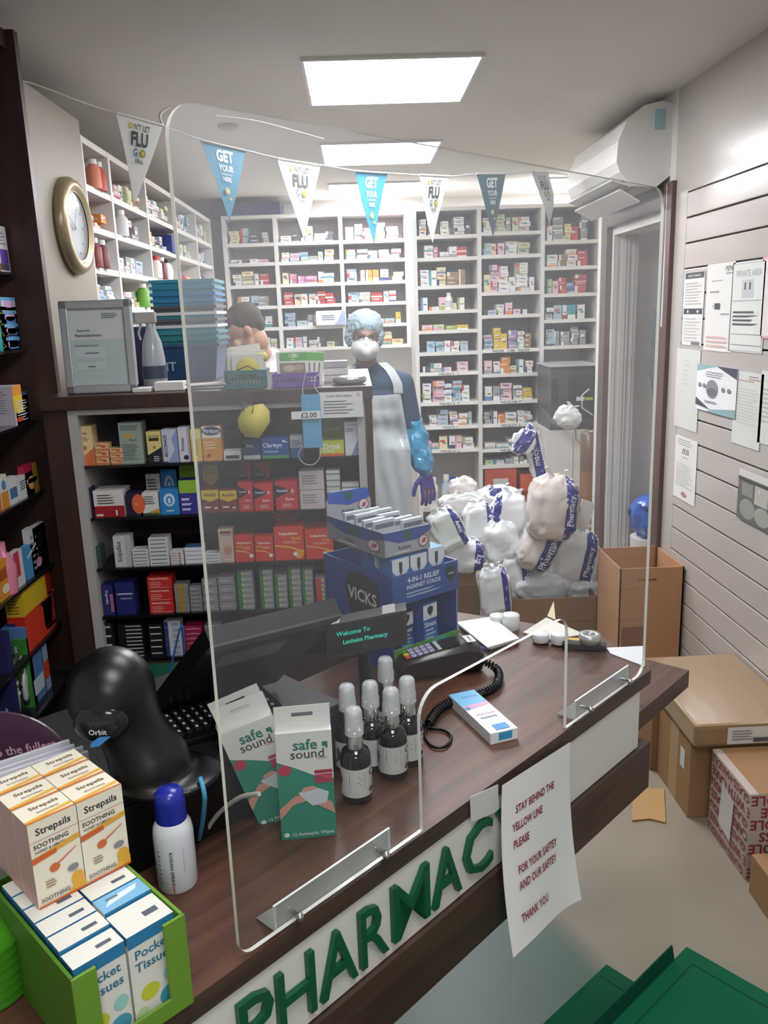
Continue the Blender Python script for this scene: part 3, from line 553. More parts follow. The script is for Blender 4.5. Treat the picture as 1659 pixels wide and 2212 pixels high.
def dz(base, dec, **k): return dict(c=base, dec=dec, **k)
W_ = 'e4e2e0'
def small(c, n=5, x0=.1, x1=.9, y0=.4, y1=.85): return ('l', x0, y0, x1, y1, n, c)
D = {
 'creamorange': dz('e6cf9c', {'F': [('p',[(0,0),(1,0),(1,.45),(.5,.25)],'d9763a'), ('t','actavis',.4,.82,.7,.1,'a5482c'), ('e',.55,.45,.12,.06,'c9743c'), small('a06a4a',3,.1,.9,.62,.75)]}),
 'peach': dz('e8bf92', {'F': [('r',0,0,1,.3,'d9824a'), ('e',.65,.6,.2,.2,'c9643a'), ('r',.1,.7,.5,.85,'a5482c')]}),
 'greygreen': dz('9aa79c', {'F': [small('56635c',3,.08,.92,.82,.95), ('e',.4,.68,.2,.06,'c9a23e'), ('t','No.3',.6,.58,.5,.06,'3c4742'), small('66736c',8,.1,.8,.1,.5)]}),
 'creamnavy': dz('e2cf8a', {'F': [('p',[(0,0),(1,0),(1,.5),(0,.25)],'1c2233'), ('t','ACTIVE',.5,.85,.8,.1,'8a4a22'), ('r',.15,.7,.85,.8,'3a3420'), ('e',.5,.5,.1,.05,'b5762f'), small('c9c9c9',3,.4,.9,.05,.25)]}),
 'beconase': dz('c9cfe0', {'F': [('p',[(.3,0),(1,0),(1,1),(.6,.7),(.8,.4)],'8ea3cc'), ('t','BECONASE',.2,.5,.22,.9,'23265c',90), ('r',.0,.0,.3,.03,'5a3a7a')]}),
 'piriteze': dz('dcd8e4', {'F': [('t','Piriteze',.35,.5,.3,.85,'3c2c64',90), ('e',.6,.12,.25,.07,'4b2a52'), ('r',.8,0,1,1,'b7abce')]}),
 'yellowv': dz('e2c347', {'F': [('t','PIRITON',.45,.42,.3,.7,'4a3a12',90), ('r',0,.7,1,1,'e8d98c')]}),
 'piriton': dz('dd943e', {'F': [('r',0,.66,1,1,'e3e0dc'), ('e',.5,.86,.5,.13,'1f2d57'), ('t','Piriton',.5,.86,.8,.12,'e9e9ef'), ('e',.3,.15,.1,.06,'a23a3a'), small('e9d4ac',3,.1,.8,.35,.6)]}),
 'lowwhite': dz('e4e4e2', {'F': [('r',.1,.1,.9,.5,'262a30')]}),
 'bluewhite': dz('24457e', {'F': [('e',.3,.7,.3,.18,'101b33'), ('t','Piri',.4,.7,.5,.2,'d0d6e6'), ('r',0,0,1,.2,'d9dbe0')]}),
 'clarityn': dz('1d4d9a', {'F': [('t','Clarityn',.4,.62,.7,.3,'dfe6f2'), ('r',0,0,1,.14,'4c9a4e'), ('p',[(.75,.8),(1,.75),(.8,.92)],'dfe6f2'), ('r',.1,.3,.6,.36,'9ab2d8')]}),
 'bluegrey': dz('b9c2cc', {'F': [('r',0,.0,1,.45,'2d5fa0'), small('4a5a6c',4)]}),
 'zirtek': dz('c4cc3a', {'F': [('t','Zirtek',.5,.62,.9,.35,'f1f1e4'), ('r',0,0,1,.16,'d9682f'), ('r',.1,.3,.6,.36,'f1f1e4')]}),
 'whitecorner': dz('d9dbe2', {'F': [('p',[(1,0),(1,.55),(.4,0)],'7d94bb'), ('t','Loratadine',.5,.9,.8,.08,'44546f'), small('707c90',3,.1,.7,.7,.82)]}),
 'purpledark': dz('2b2640', {'F': [('e',.5,.5,.3,.2,'54426a')]}),
 'ibuprofen': dz('e2ded9', {'F': [('r',0,0,1,.42,'a51f27'), small('4d4a4e',4,.12,.75,.5,.9), ('r',.05,.04,.28,.12,'e2ded9'), ('r',.7,.05,.76,.25,'e2ded9')]}),
 'orangecircle': dz('251c3d', {'F': [('e',.9,.5,.5,.42,'e8683e'), ('t','12',.75,.5,.25,.12,'f0c8a8')]}),
 'whitegreen': dz('e2e0dc', {'F': [('r',0,0,1,.1,'3f5a32'), ('p',[(.2,.1),(1,.1),(1,.3)],'d39a3e'), small('5c5c60',4,.1,.85,.5,.9)]}),
 'bluedrop': dz('2f86cc', {'F': [('e',.5,.58,.3,.26,'cfe4f4'), ('e',.5,.56,.17,.17,'2f86cc'), ('e',.5,.55,.08,.12,'cfe4f4'), ('r',.3,.12,.7,.17,'cfe4f4')]}),
 'greenpurple': dz('3d3a94', {'F': [('r',0,.62,1,1,'8fbf3f'), small('c9c9e4',3,.1,.7,.1,.55)]}),
 'maroonyellow': dz('7a1f22', {'F': [('r',0,.6,1,1,'d9b82e'), ('p',[(.1,.6),(.9,.6),(.5,.48)],'d9b82e'), ('t','Anadin',.5,.8,.75,.16,'5a2016'), ('r',.15,.2,.5,.28,'d9c9c0'), ('e',.8,.2,.1,.04,'e8e0d8')]}),
 'panadol': dz('c9232b', {'F': [('p',[(0,.9),(.0,.42),(.75,.66)],'17171a'), ('t','Panadol',.33,.68,.5,.1,'e8e4e0'), ('p',[(.7,.66),(.85,.78),(.78,.67),(.95,.66),(.78,.64),(.85,.54)],'f2d9d4'), ('t','Extra',.65,.38,.4,.1,'f0dcd6'), small('e8b4ac',2,.3,.8,.1,.25)]}),
 'pinkpaper': dz('cfc3c2', {'F': [small('8f8388',4,.1,.8,.3,.85)]}),
 'whitegrey': dz('cfcfd0', {'F': [('r',0,.3,1,.55,'7e8890')]}),
 'darkteal': dz('3b4a4e', {'F': [('e',.5,.8,.12,.05,'aab'), ('e',.5,.55,.12,.05,'99a'), ('e',.5,.3,.12,.05,'99a')]}),
 'verticalw': dz('cfd2d4', {'F': [('t','Solpaflex',.35,.5,.35,.85,'4d5c62',90), ('r',.7,.0,1,1,'b9bdc0')]}),
 'whiteline': dz('dcdcdc', {'F': [('r',.08,.42,.9,.62,'3a4148')], 'U': [('r',.1,.3,.9,.5,'8c949a')]}),
 'whitered': dz('e0dbd8', {'F': [('r',.08,.4,.5,.6,'9c3c3c'), ('r',.6,.1,.8,.6,'8c5a5a')]}),
 'whiteblue': dz('e4e5e8', {'F': [('r',.05,.05,.95,.14,'5a6b8c')], 'U': [('r',0,0,1,1,'3e5f94')]}),
 'beige': dz('cdb5a4', {'F': [('r',.1,.86,.9,.93,'8a2f2a'), ('r',.2,.8,.9,.84,'b0786a'), ('e',.6,.35,.3,.15,'b98f78'), ('r',.3,.08,.9,.1,'efe2d6')]}),
 'solpadeine': dz('d4341f', {'F': [('t','Solpadeine',.5,.74,.85,.12,'f1e4dc'), ('p',[(0,.42),(.6,.36),(1,.2),(1,.24),(.6,.41),(0,.47)],'e8b13a'), ('e',.85,.22,.1,.07,'f1ead8'), small('eeb49c',2,.4,.9,.5,.62), ('t','MAX',.25,.6,.3,.07,'f0c040')]}),
 'solplus': dz('d93a22', {'F': [('t','Solpadeine',.48,.78,.8,.12,'f1e4dc'), ('t','PLUS',.75,.64,.35,.09,'f0c040'), ('p',[(0,.42),(.5,.36),(1,.22),(1,.27),(.5,.41),(0,.46)],'e8b13a'), ('e',.82,.17,.16,.14,'e8a020'), ('e',.7,.17,.08,.06,'f4efe4'), small('eeb49c',2,.3,.9,.5,.58)]}),
 'pinkwhite': dz('cdb9c4', {'F': [('e',.3,.6,.2,.1,'8c2e5c'), ('r',.1,.1,.6,.4,'c94a74')]}),
 'cuprofen': dz('272a6b', {'F': [('t','Cuprofen',.4,.6,.35,.75,'d9d4e2',-90), ('r',.7,.1,1,.7,'b06a94')]}),
 'navy': dz('23296e', {'F': [('r',.1,.62,.9,.67,'b9bcd8'), ('t','Galpharm',.55,.5,.6,.1,'b9bcd8')]}),
 'paracetamol': dz('cf2f2a', {'F': [('t','PARACETAMOL',.5,.84,.85,.16,'f0d6d0'), small('e89c90',3,.1,.6,.2,.65), ('r',.1,.08,.9,.11,'f0d6d0')]}),
 'silver': dz('8d8f90', {'F': [('r',.0,.0,1,.12,'6e7072'), ('r',.15,.4,.7,.6,'aeb0b0')]}),
 'silverorange': dz('8d8a84', {'F': [('r',.3,0,.6,1,'b98a3e')]}),
 'silvergreen': dz('8f9190', {'F': [('r',0,0,.28,1,'2f7a3c'), ('e',.34,.5,.07,.2,'e8cf5a'), ('r',.4,.3,.9,.7,'a8aaa9')]}),
 'silverred': dz('8f9190', {'F': [('r',0,0,.35,1,'c43a2c'), ('e',.4,.5,.07,.2,'e8cf5a')]}),
 'blackline': dz('141418', {'F': [('r',.1,.42,.85,.62,'c9c9cc')]}),
 'paramol': dz('141418', {'F': [('r',.3,.3,.95,.6,'c9c9cc')]}),
 'multi': dz('c9ccd4', {'F': [('r',0,0,.25,1,'33407c'), ('r',.5,.2,.9,.8,'9aa4b8')]}),
 'magenta': dz('9c2148', {'F': [('r',.1,.3,.9,.45,'d8a8b8'), ('e',.5,.7,.2,.1,'c85a80')]}),
 'acrylic': dz('2a2c2c', {}),
}
DN = {'creamorange': 'tall cream box with orange corner', 'peach': 'small peach and orange carton', 'greygreen': 'tall grey green box', 'creamnavy': 'cream and navy box', 'beconase': 'pale blue nasal spray box', 'piriteze': 'white and purple allergy box', 'yellowv': 'yellow allergy box', 'piriton': 'orange box with navy oval', 'lowwhite': 'low white and black box', 'bluewhite': 'navy box with dark oval', 'clarityn': 'blue box with green base', 'bluegrey': 'white and blue box', 'zirtek': 'lime yellow allergy box', 'whitecorner': 'tall white box with blue corner', 'purpledark': 'dark purple box', 'ibuprofen': 'large white and red box', 'orangecircle': 'dark box with orange circle', 'whitegreen': 'white box with green base', 'bluedrop': 'sky blue box with drop emblem', 'greenpurple': 'green and indigo box', 'maroonyellow': 'maroon and yellow painkiller box', 'panadol': 'red box with black arrow', 'pinkpaper': 'plain pinkish white box', 'whitegrey': 'small white and grey carton', 'darkteal': 'dark teal dotted box', 'verticalw': 'upright white box with sideways name', 'whiteline': 'flat white carton with dark line', 'whitered': 'flat white and red carton', 'whiteblue': 'flat white carton with blue top', 'beige': 'tall beige and pink box', 'solpadeine': 'red painkiller box with yellow wave', 'solplus': 'large red box with yellow wave', 'pinkwhite': 'pink and white box', 'cuprofen': 'navy and pink box', 'navy': 'navy blue box', 'paracetamol': 'bright red tablet box', 'silver': 'silver grey carton', 'silverorange': 'silver and amber carton', 'silvergreen': 'silver carton with green edge', 'silverred': 'silver carton with red edge', 'blackline': 'black carton with white line', 'paramol': 'black carton with white stripes', 'multi': 'white and navy carton', 'magenta': 'magenta carton', 'acrylic': 'dark smoked box'}
ROWS = [
 [(165,207,918,'creamorange',1),(209,238,958,'peach',3),(240,268,968,'peach',3),(263,313,910,'greygreen',1),(321,353,930,'creamnavy',1),(354,388,925,'beconase',1),(389,414,920,'piriteze',1),(415,439,925,'yellowv',1),(440,482,918,'piriton',1),(484,522,973,'lowwhite',1),(526,564,950,'bluewhite',1),(566,626,945,'clarityn',1),(628,656,940,'bluegrey',1),(690,745,950,'zirtek',1),(746,779,908,'whitecorner',1)],
 [(190,204,1052,'purpledark',1),(206,272,1058,'ibuprofen',1),(276,306,1062,'orangecircle',1),(310,346,1063,'whitegreen',1),(348,390,1055,'bluedrop',1),(391,430,1035,'greenpurple',1),(438,476,1057,'maroonyellow',1),(477,515,1058,'maroonyellow',1),(517,549,1040,'panadol',1),(551,592,1043,'panadol',1),(597,645,1040,'panadol',4),(650,704,1016,'pinkpaper',2),(708,738,1016,'whitegrey',6),(740,778,1045,'whitegrey',4)],
 [(195,222,1180,'darkteal',1),(250,287,1156,'verticalw',1),(289,324,1187,'whiteline',5),(325,368,1162,'whiteline',7),(370,399,1192,'whitered',5),(401,441,1182,'whiteblue',4),(443,478,1196,'whiteline',3),(476,508,1140,'beige',1),(510,551,1157,'solpadeine',1),(553,593,1158,'solpadeine',1),(595,659,1135,'solplus',1),(661,722,1142,'solplus',1)],
 [(203,224,1268,'pinkwhite',1),(226,250,1262,'cuprofen',1),(254,296,1256,'navy',1),(325,378,1245,'paracetamol',3),(381,412,1262,'silverorange',6),(413,440,1268,'silver',6),(441,474,1250,'silver',4),(476,512,1245,'silver',4),(517,552,1233,'silvergreen',7),(565,594,1230,'silvergreen',7),(597,624,1243,'silvergreen',6),(627,654,1228,'silvergreen',7),(656,680,1230,'silvergreen',7),(684,722,1248,'silverred',6)],
 [(215,252,1345,'blackline',4),(262,315,1348,'paramol',9),(326,358,1348,'blackline',5),(360,396,1342,'multi',6),(402,442,1352,'magenta',6),(446,480,1350,'silver',5)],
]
BACK = {0: [(600,655,905,'acrylic'),(700,745,900,'zirtek'),(484,520,930,'acrylic')], 1: [(322,352,1025,'whitegreen'),(355,388,1015,'bluedrop'),(395,428,1005,'greenpurple'),(445,478,1005,'maroonyellow'),(522,548,1000,'panadol'),(556,590,998,'panadol')], 2: [(600,652,1110,'solplus'),(668,715,1130,'solplus')], 3: [], 4: []}
BOT = [[(165,1008),(790,985)], [(184,1122),(790,1100)], [(195,1232),(790,1207)], [(205,1336),(790,1310)], [(210,1424),(790,1400)]]
YU = 2.52
for ri, row in enumerate(ROWS):
    z = UZ[ri]; (xa, ya), (xb, yb) = BOT[ri]
    def base(px): return ya+(yb-ya)*(px-xa)/(xb-xa)
    for bi, (p0, p1, pt, k) in enumerate(BACK[ri]):
        x0 = Py(p0, base(p0), YU+.13).x; x1 = Py(p1, base(p1), YU+.13).x; h = Py(p0, pt, YU+.13).z-z
        o = carton_mb(x1-x0, .05, h, D[k]['c'], D[k]['dec']).build('product_box', label=f"{DN[k]}, standing behind {ORD[bi]} in back rank, {ORD[ri]} display shelf", cat='box', group='medicine boxes on the display unit')
        o.location = ((x0+x1)/2, YU+.16, z)
    for ii, (p0, p1, pt, k, n) in enumerate(row):
        x0 = Py(p0, base(p0), YU).x; x1 = Py(p1, base(p1), YU).x; H = Py((p0+p1)/2, pt, YU).z-z
        deep = k == 'panadol' and n > 1
        for s_ in range(n):
            w = x1-x0-.002; d = .018 if deep else min(.09, max(.045, w*.9)); h = H if deep else H/n*.97
            o = carton_mb(w, d, h, D[k]['c'], D[k]['dec']).build('product_box', cat='box', group='medicine boxes on the display unit')
            rj = random.Random(ii*31+s_+ri).uniform(-.03, .03)*(n > 1 and not deep)
            o.location = ((x0+x1)/2+(.004*s_ if deep else 0), YU+d/2+(s_*.021 if deep else 0), z+(s_*.006 if False else (0 if deep else s_*H/n))); o.rotation_euler = (0, 0, rj)
            if n == 1: o['label'] = f"{DN[k]}, {ORD[ii]} from left, {ORD[ri]} shelf of display unit"
            else: o['label'] = f"{DN[k]}, {ORD[s_]} {'back' if deep else 'up'} in {ORD[ii]} pile, {ORD[ri]} display shelf"

# ------------------------------------------------------------------ left retail rack, seen end-on
RK = empty('retail_rack', (-1.15, 2.0, 0), 'dark brown retail rack of glass shelves at the left picture edge', 'rack')
b = MB(); b.box((-1.36, 2.62, 0), (-.925, 2.65, CEIL-.03), M_DARK); part(b, 'end_panel', RK)
b = MB(); b.box((-1.38, 1.2, 0), (-1.36, 2.65, CEIL-.03), M_DARK); part(b, 'back_panel', RK)
b = MB(); b.box((-1.36, 1.2, 2.36), (-.95, 2.62, CEIL-.03), M_DARK); part(b, 'top_board', RK)
RS = {}
for k, (px, py) in enumerate([(85, 588), (104, 752), (112, 907), (130, 1056), (138, 1215), (150, 1345)]):
    p = Py(px, py, 2.6); z = p.z; RS[k] = z
    b = MB(); b.box((-1.36, 1.25, z-.008), (-1.0, 2.61, z), mat('202022', .15)); part(b, 'shelf', RK)
RS[6] = .48; RS[7] = .3
b = MB(); b.box((-1.36, 1.25, .47), (-.98, 2.61, .48), mat('202022', .15)); part(b, 'shelf', RK)
def rk(x0, xm, x1, yt, yb, si, c, dF, dR, label, Y=2.35, n=1, name='product_box'):
    """near face spans x0..xm in the picture and the side face runs on to x1"""
    z = RS[si]; q = EYE + ray(xm, yb)*((z-EYE.z)/ray(xm, yb).z) if ray(xm, yb).z < -.02 else Py(xm, yb, Y)
    if not (1.2 < q.y < 2.6) or abs(q.x) > 1.3: q = Py(xm, yb, Y)
    # keep the corner on the shelf front
    xr = -1.0-.012; d = ray(xm, yb); t = xr/d.x; q = EYE+d*t; y = min(q.y, 2.5)
    xl = Py(x0, yb, y).x; h = Py(xm, yt, y).z-z; far = (EYE+ray(x1, yb)*(xr/ray(x1, yb).x)).y; far = min(max(far, y+.02), 2.6)
    w = max(.02, min(xr-xl, .33)); dd = max(.015, far-y)
    for k in range(n):
        o = carton_mb(w, dd, h/n*.98, c, {'F': dF, 'R': dR}).build(name, cat='box', group='products on the left retail rack')
        o.location = (xr-w/2, y+dd/2, z+k*h/n); o['label'] = label if n == 1 else label.replace('#', ['lowest', 'second', 'third', 'fourth', 'topmost'][k if k < n-1 else 4])
rk(-30,0,28,480,583,0,'dcdadd',[],[('r',.4,.05,.95,.5,'5a3a9a'),('r',0,0,.3,.35,'c23b3b'),small('8a8690',4,.1,.9,.6,.9)],'tall white and purple box, top shelf of left rack')
rk(30,72,85,535,588,0,'c9c7cf',[('r',.0,.3,.9,.75,'5d5a92'),small('9a98a8',3,.05,.6,.08,.25)],[('r',.3,.1,.8,.4,'444')],'wide grey and violet box at far end of rack top shelf')
rk(0,30,48,640,762,1,'c3d3dc',[('r',.0,.25,.6,.8,'8a959c')],[('e',.5,.5,.4,.3,'c9a0c8'),('r',0,.75,1,1,'5fa0cf')],'pale blue carton, # in pile on second shelf of left rack', n=4)
rk(-20,-2,9,700,765,1,'35a09c',[],[],'teal carton, # of pair at near end of second rack shelf', n=2)
rk(36,52,72,660,757,1,'e0c92f',[('r',.1,.3,.9,.5,'b39a1c')],[('r',.1,.3,.9,.4,'b39a1c')],'yellow carton, # in slanting pile on left rack', n=4)
rk(60,88,104,678,754,1,'dcdcd8',[('r',.1,.2,.7,.6,'9aa07c')],[('r',.2,.1,.9,.9,'4d7cb0')],'white and blue carton, # in pile beside yellow ones', n=3)
rk(-30,38,58,832,937,2,'c3bac6',[small('8f8698',9,.1,.85,.3,.9),('r',.1,.05,.4,.2,'8f8698')],[('r',0,.3,1,.8,'e3c531'),('r',0,.75,1,1,'e8983c'),('e',.5,.12,.4,.06,'d04a2a')],'large lilac box with yellow side, third shelf of left rack')
rk(58,72,80,848,928,2,'31456e',[('e',.5,.5,.3,.2,'6a86b8')],[],'dark blue box between lilac box and black box')
rk(78,98,112,855,917,2,'1a1a1e',[('l',.1,.2,.9,.9,7,'a9a9ad')],[('l',.1,.1,.9,.9,8,'d0d0d4')],'black box with white lettering at far end of third rack shelf')
for k, (x0, xm, x1, yt, yb, c, f, r_, t) in enumerate([(-20,-4,9,1030,1128,'d8793a',[],[('r',0,.5,1,1,'e8e0d8')],'orange and white'),(3,10,26,1028,1120,'e2dccf',[],[('r',0,0,1,.5,'e0923a'),('e',.5,.7,.3,.15,'4b8ccc')],'cream and amber'),(22,28,44,1032,1108,'dfe3e8',[],[('r',0,.2,1,.6,'5577a8')],'white and blue'),(42,48,68,1030,1096,'e4e4e6',[],[small('556',4)],'white lettered'),(62,68,86,1022,1086,'e07a3a',[],[('e',.5,.5,.3,.3,'f0b080')],'orange'),(84,90,106,1022,1078,'e2672e',[],[('r',.1,.5,.9,.7,'f4c9a0')],'red-orange'),(96,108,122,1005,1068,'b82343',[('r',.1,.5,.8,.7,'e08aa0')],[('r',.6,0,1,1,'d9a43a')],'crimson')]):
    rk(x0, xm, x1, yt, yb, 3, c, f, r_, f"{t} box, {ORD[k]} from near end of fourth rack shelf")
for k in range(5):
    rk(62+k*13, 74+k*13, 86+k*13, 1142-k*1, 1240-k*8, 4, 'd6d3d4', [('r',.1,.1,.9,.2,'b0acb0')], [('l',.2,.1,.8,.9,6,'9a969c')], f"white upright box, {ORD[k]} in the far row of fifth rack shelf")
for k, (x0, xm, x1, yt, yb, c, r_, t) in enumerate([(-10,4,34,1218,1308,'e09a2c',[('r',.1,.5,.9,.8,'a9541c'),('e',.5,.25,.3,.12,'f0e0d0')],'amber and orange'),(34,40,60,1195,1285,'e2dcdc',[('r',0,.3,.6,1,'cf3b5c')],'white and crimson'),(56,64,98,1182,1262,'4f9ad0',[('p',[(.1,.6),(.8,.9),(.8,.98),(.1,.7)],'d9e6f0'),('e',.8,.3,.2,.15,'d8a0b8')],'sky blue')]):
    rk(x0, xm, x1, yt, yb, 4, c, [], r_, f"{t} box, {ORD[k]} in front row of fifth rack shelf")
rk(22,60,128,1278,1385,5,'c92a1f',[('p',[(0,.6),(1,.6),(1,1),(0,1)],'d9b52a'),('l',.1,.65,.8,.95,6,'7a5a1a'),('p',[(0,0),(.6,0),(.6,.3),(.4,.5),(0,.5)],'262a5e')],[('r',0,0,1,.6,'e0452c'),('r',0,.6,.8,1,'e0bf2f'),('e',.6,.55,.06,.04,'222')],'red, yellow and navy packet on sixth shelf of rack')
rk(122,126,146,1296,1366,5,'7fb52c',[],[('r',.1,.1,.9,.2,'5c8a1c')],'lime green box on sixth rack shelf')
rk(140,146,166,1290,1348,5,'dfe0e2',[],[('p',[(0,.2),(.6,.2),(.8,.9),(0,.9)],'3c5a86')],'white box with dark blue picture at far end of sixth rack shelf')
for k, (x0, xm, x1, yt, yb, c, r_, t) in enumerate([(-30,18,30,1366,1440,'262a5e',[],'navy'),(10,62,92,1352,1420,'5c82b8',[('r',.1,.1,.9,.3,'cfdcea')],'blue and white'),(34,62,72,1378,1440,'3f8a3a',[],'green outlined'),(60,92,105,1368,1430,'8fa8c8',[('r',0,.2,1,.5,'d04a2a')],'pale blue and orange')]):
    rk(x0, xm, x1, yt, yb, 6, c, [('r',.1,.1,.3,.9,'aeb8c8')], r_, f"{t} box in jumble on the seventh rack shelf", Y=2.0)
for k in range(9):
    rr = random.Random(k+5); x = rr.uniform(0, 120); y = 1440+rr.uniform(0, 90)-x*.2
    p = Px(x, y, -1.03); c = ['6b7a4a', '8a8f86', '3a4a2c', 'a4a8a2', '22264a', '5c6a3a', 'c9ccc8', '2e3a2a', '4a5a6a'][k]
    b = MB(); b.T = Matrix.Translation(p) @ Matrix.Rotation(math.pi/2+rr.uniform(-.3, .3), 4, 'Z') @ Matrix.Rotation(rr.uniform(-.3, .3), 4, 'Y')
    b.ell((0, 0, 0), (.032, .008, .045), c, 12, 8, e=.45); b.box((-.028, -.009, .02), (.028, -.0075, .03), 'd0d2cc')
    b.build('hanging_sachet', label=f"{['olive','grey','dark green','silver','navy','moss','white','black','slate'][k]} sachet hanging low on the left rack", cat='sachet', group='sachets hanging on the left rack')
b = MB(); b.T = Matrix.Translation(Px(8, 330, -1.03)) @ Matrix.Rotation(math.pi/2, 4, 'Z')
b.box((-.09, -.02, -.12), (.05, .02, .14), mat('2a3440', .15, coat=.6), .012); b.deco((-.09, -.02, -.12), (1,0,0), (0,0,1), .14, .26, [('e',.5,.4,.3,.2,'33658c'), ('e',.5,.68,.2,.15,'8a949c')], .0006); b.build('hanging_pack', label='glossy dark blister pack with blue figures hanging high at left edge', cat='pack')
b = MB(); q = Px(20, 1260, -1.0); b.lathe([(.03, 0), (.034, .08), (.02, .115), (.012, .12), (.012, .15)], mat('d9839c', .25), 16, (-1.03, Px(12, 1250, -1.03).y, RS[4])); b.build('lotion_bottle', label='pink lotion bottle on fifth shelf of the left rack', cat='bottle')
# ------------------------------------------------------------------ counter (runs at 45 degrees) and clear screen
K = 1.2; ZC = 1.6-.65*K
def Zk(z): return 1.6-(1.6-z)*K
T = Vector((math.sqrt(.5), math.sqrt(.5), 0)); N = Vector((math.sqrt(.5), -math.sqrt(.5), 0))
O3 = Vector((-.145*K, .733*K, 0))
def C3(t, z, n=0.0): return O3 + T*(t*K) + N*(n*K) + Vector((0, 0, Zk(z)))
def Pk(x, y, z=.95): return Pz(x, y, Zk(z))
def Pfr(x, y, n=0.0): return Pp(x, y, O3+N*(n*K), N)       # point on the counter front plane
CT = empty('pharmacy_counter', (.1, 1.1, 0), 'dark wood laminate pharmacy counter with white fascia and green raised letters', 'counter')
def kk(x, y, z): return Vector((x*K, y*K, Zk(z)))
top = [kk(-1.0, -.122, .95), kk(.515, 1.393, .95), kk(.47, 1.575, .95), kk(.2, 1.735, .95), kk(-.80, .75, .95), kk(-1.35, .2, .95)]
b = MB(); b.prism([p-Vector((0, 0, .032)) for p in top], (0, 0, 1), .032, M_COUNTER, M_NOSE); part(b, 'worktop', CT)
def slab(t0, t1, z0, z1, n0, n1, m, mb):
    p = [C3(t0, z0, n1), C3(t1, z0, n1), C3(t1, z0, n0), C3(t0, z0, n0)]; mb.prism(p, (0, 0, 1), (z1-z0)*K, m)
b = MB(); slab(-1.2, .90, .808, .923, -.035, -.004, mat('e6e4de', .35), b); part(b, 'fascia', CT)
b = MB(); slab(-1.2, .935, .712, .806, -.12, .004, M_NOSE, b); part(b, 'lower_shelf', CT)
b = MB(); slab(-1.2, .35, Zk(0)*0+(1.6-1.6/K)+.002, .71, -.44, -.36, mat('3a2a26', .5), b); part(b, 'carcass', CT)
b = MB(); slab(.80, .92, .74, .90, -.3, -.05, M_BLACKM, b); part(b, 'side_bracket', CT)
# second worktop that carries on to the right at a slightly lower level
p1 = Pz(1374, 1545, Zk(.832)); p2 = Pz(1489, 1448, Zk(.832)); du = (p2-p1).normalized(); dv = Vector((-du.y, du.x, 0))
q0 = p1-du*.15
b = MB(); b.prism([v-Vector((0, 0, .046)) for v in (q0, p2, p2+dv*.16, q0+dv*.16)], (0, 0, 1), .046, M_COUNTER, M_NOSE); part(b, 'return_worktop', CT)
# raised letters
LG = [('P', 505, 582, 2175, 2165, -.01, .036), ('H', 0,0,0,0, .042, .096), ('A', 0,0,0,0, .104, .163), ('R', 0,0,0,0, .170, .218), ('M', 0,0,0,0, .228, .298), ('A', 0,0,0,0, .306, .366), ('C', 0,0,0,0, .374, .438), ('Y', 0,0,0,0, .446, .50)]
ML = mat('0d5a35', .4); ML2 = mat('c8ccc8', .4)
for ch, *_, t0, t1 in LG:
    vs, fs, x0, x1, y0, y1 = text_mesh(ch, .1)
    zb, zt = .826, .905; sx = (t1-t0)/(x1-x0); sz = (zt-zb)/(y1-y0); b = MB(); n = len(vs)
    F_ = [C3(t0+(v.x-x0)*sx, zb+(v.y-y0)*sz, .004) for v in vs]; B_ = [C3(t0+(v.x-x0)*sx, zb+(v.y-y0)*sz, -.003) for v in vs]
    b.add(F_, fs, ML); b.add(B_, fs, ML)
    ed = {}
    for f in fs:
        for i in range(len(f)):
            e = (f[i], f[(i+1) % len(f)]); k_ = tuple(sorted(e)); ed[k_] = ed.get(k_, []) + [e]
    b.add(F_+B_, [(e[0][0], e[0][1], e[0][1]+n, e[0][0]+n) for e in ed.values() if len(e) == 1], ML)
    part(b, 'sign_letter', CT, label='green raised letter '+ch)
for a in range(8):
    pass
# clear acrylic screen with a serving hatch
def rc(t, z, r, a0, a1, n=6): return [(t+r*math.cos(math.radians(a0+(a1-a0)*i/n)), z+r*math.sin(math.radians(a0+(a1-a0)*i/n))) for i in range(n+1)]
tr, zt = .905, 1.775
out = rc(.018, .975, .018, 270, 180) + rc(.03, zt-.03, .03, 180, 90) + rc(tr-.03, zt-.03, .03, 90, 0) + rc(tr-.03, .985, .03, 0, -90)
hatch = [(.637, .955)] + rc(.617, 1.105, .02, 0, 90) + rc(.325, 1.095, .03, 90, 180)[0:] + [(.285+.008, .955)]
hatch = [(.637, .955)] + rc(.612, 1.118, .025, 0, 90) + rc(.325, 1.108, .035, 90, 180) + [(.29, .955)]
SC = empty('protective_screen', C3(.45, .95), 'clear acrylic protective screen with rounded corners and a serving hatch, standing on the counter edge', 'screen')
prof = out+hatch
bm = bmesh.new(); th = .0062
f0 = bm.faces.new([bm.verts.new(C3(t, z, .001)) for t, z in prof]); bmesh.ops.triangulate(bm, faces=[f0])
tri = [[v.index for v in f.verts] for f in (bm.verts.index_update() or bm.faces)]
k = len(prof); b = MB(); PF = [C3(t, z, .001) for t, z in prof]; PB = [C3(t, z, .001-th/K) for t, z in prof]
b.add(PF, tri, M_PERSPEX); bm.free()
b.add(PF+PB, [(i, (i+1) % k, k+(i+1) % k, k+i) for i in range(k)], M_EDGE); part(b, 'acrylic_sheet', SC)
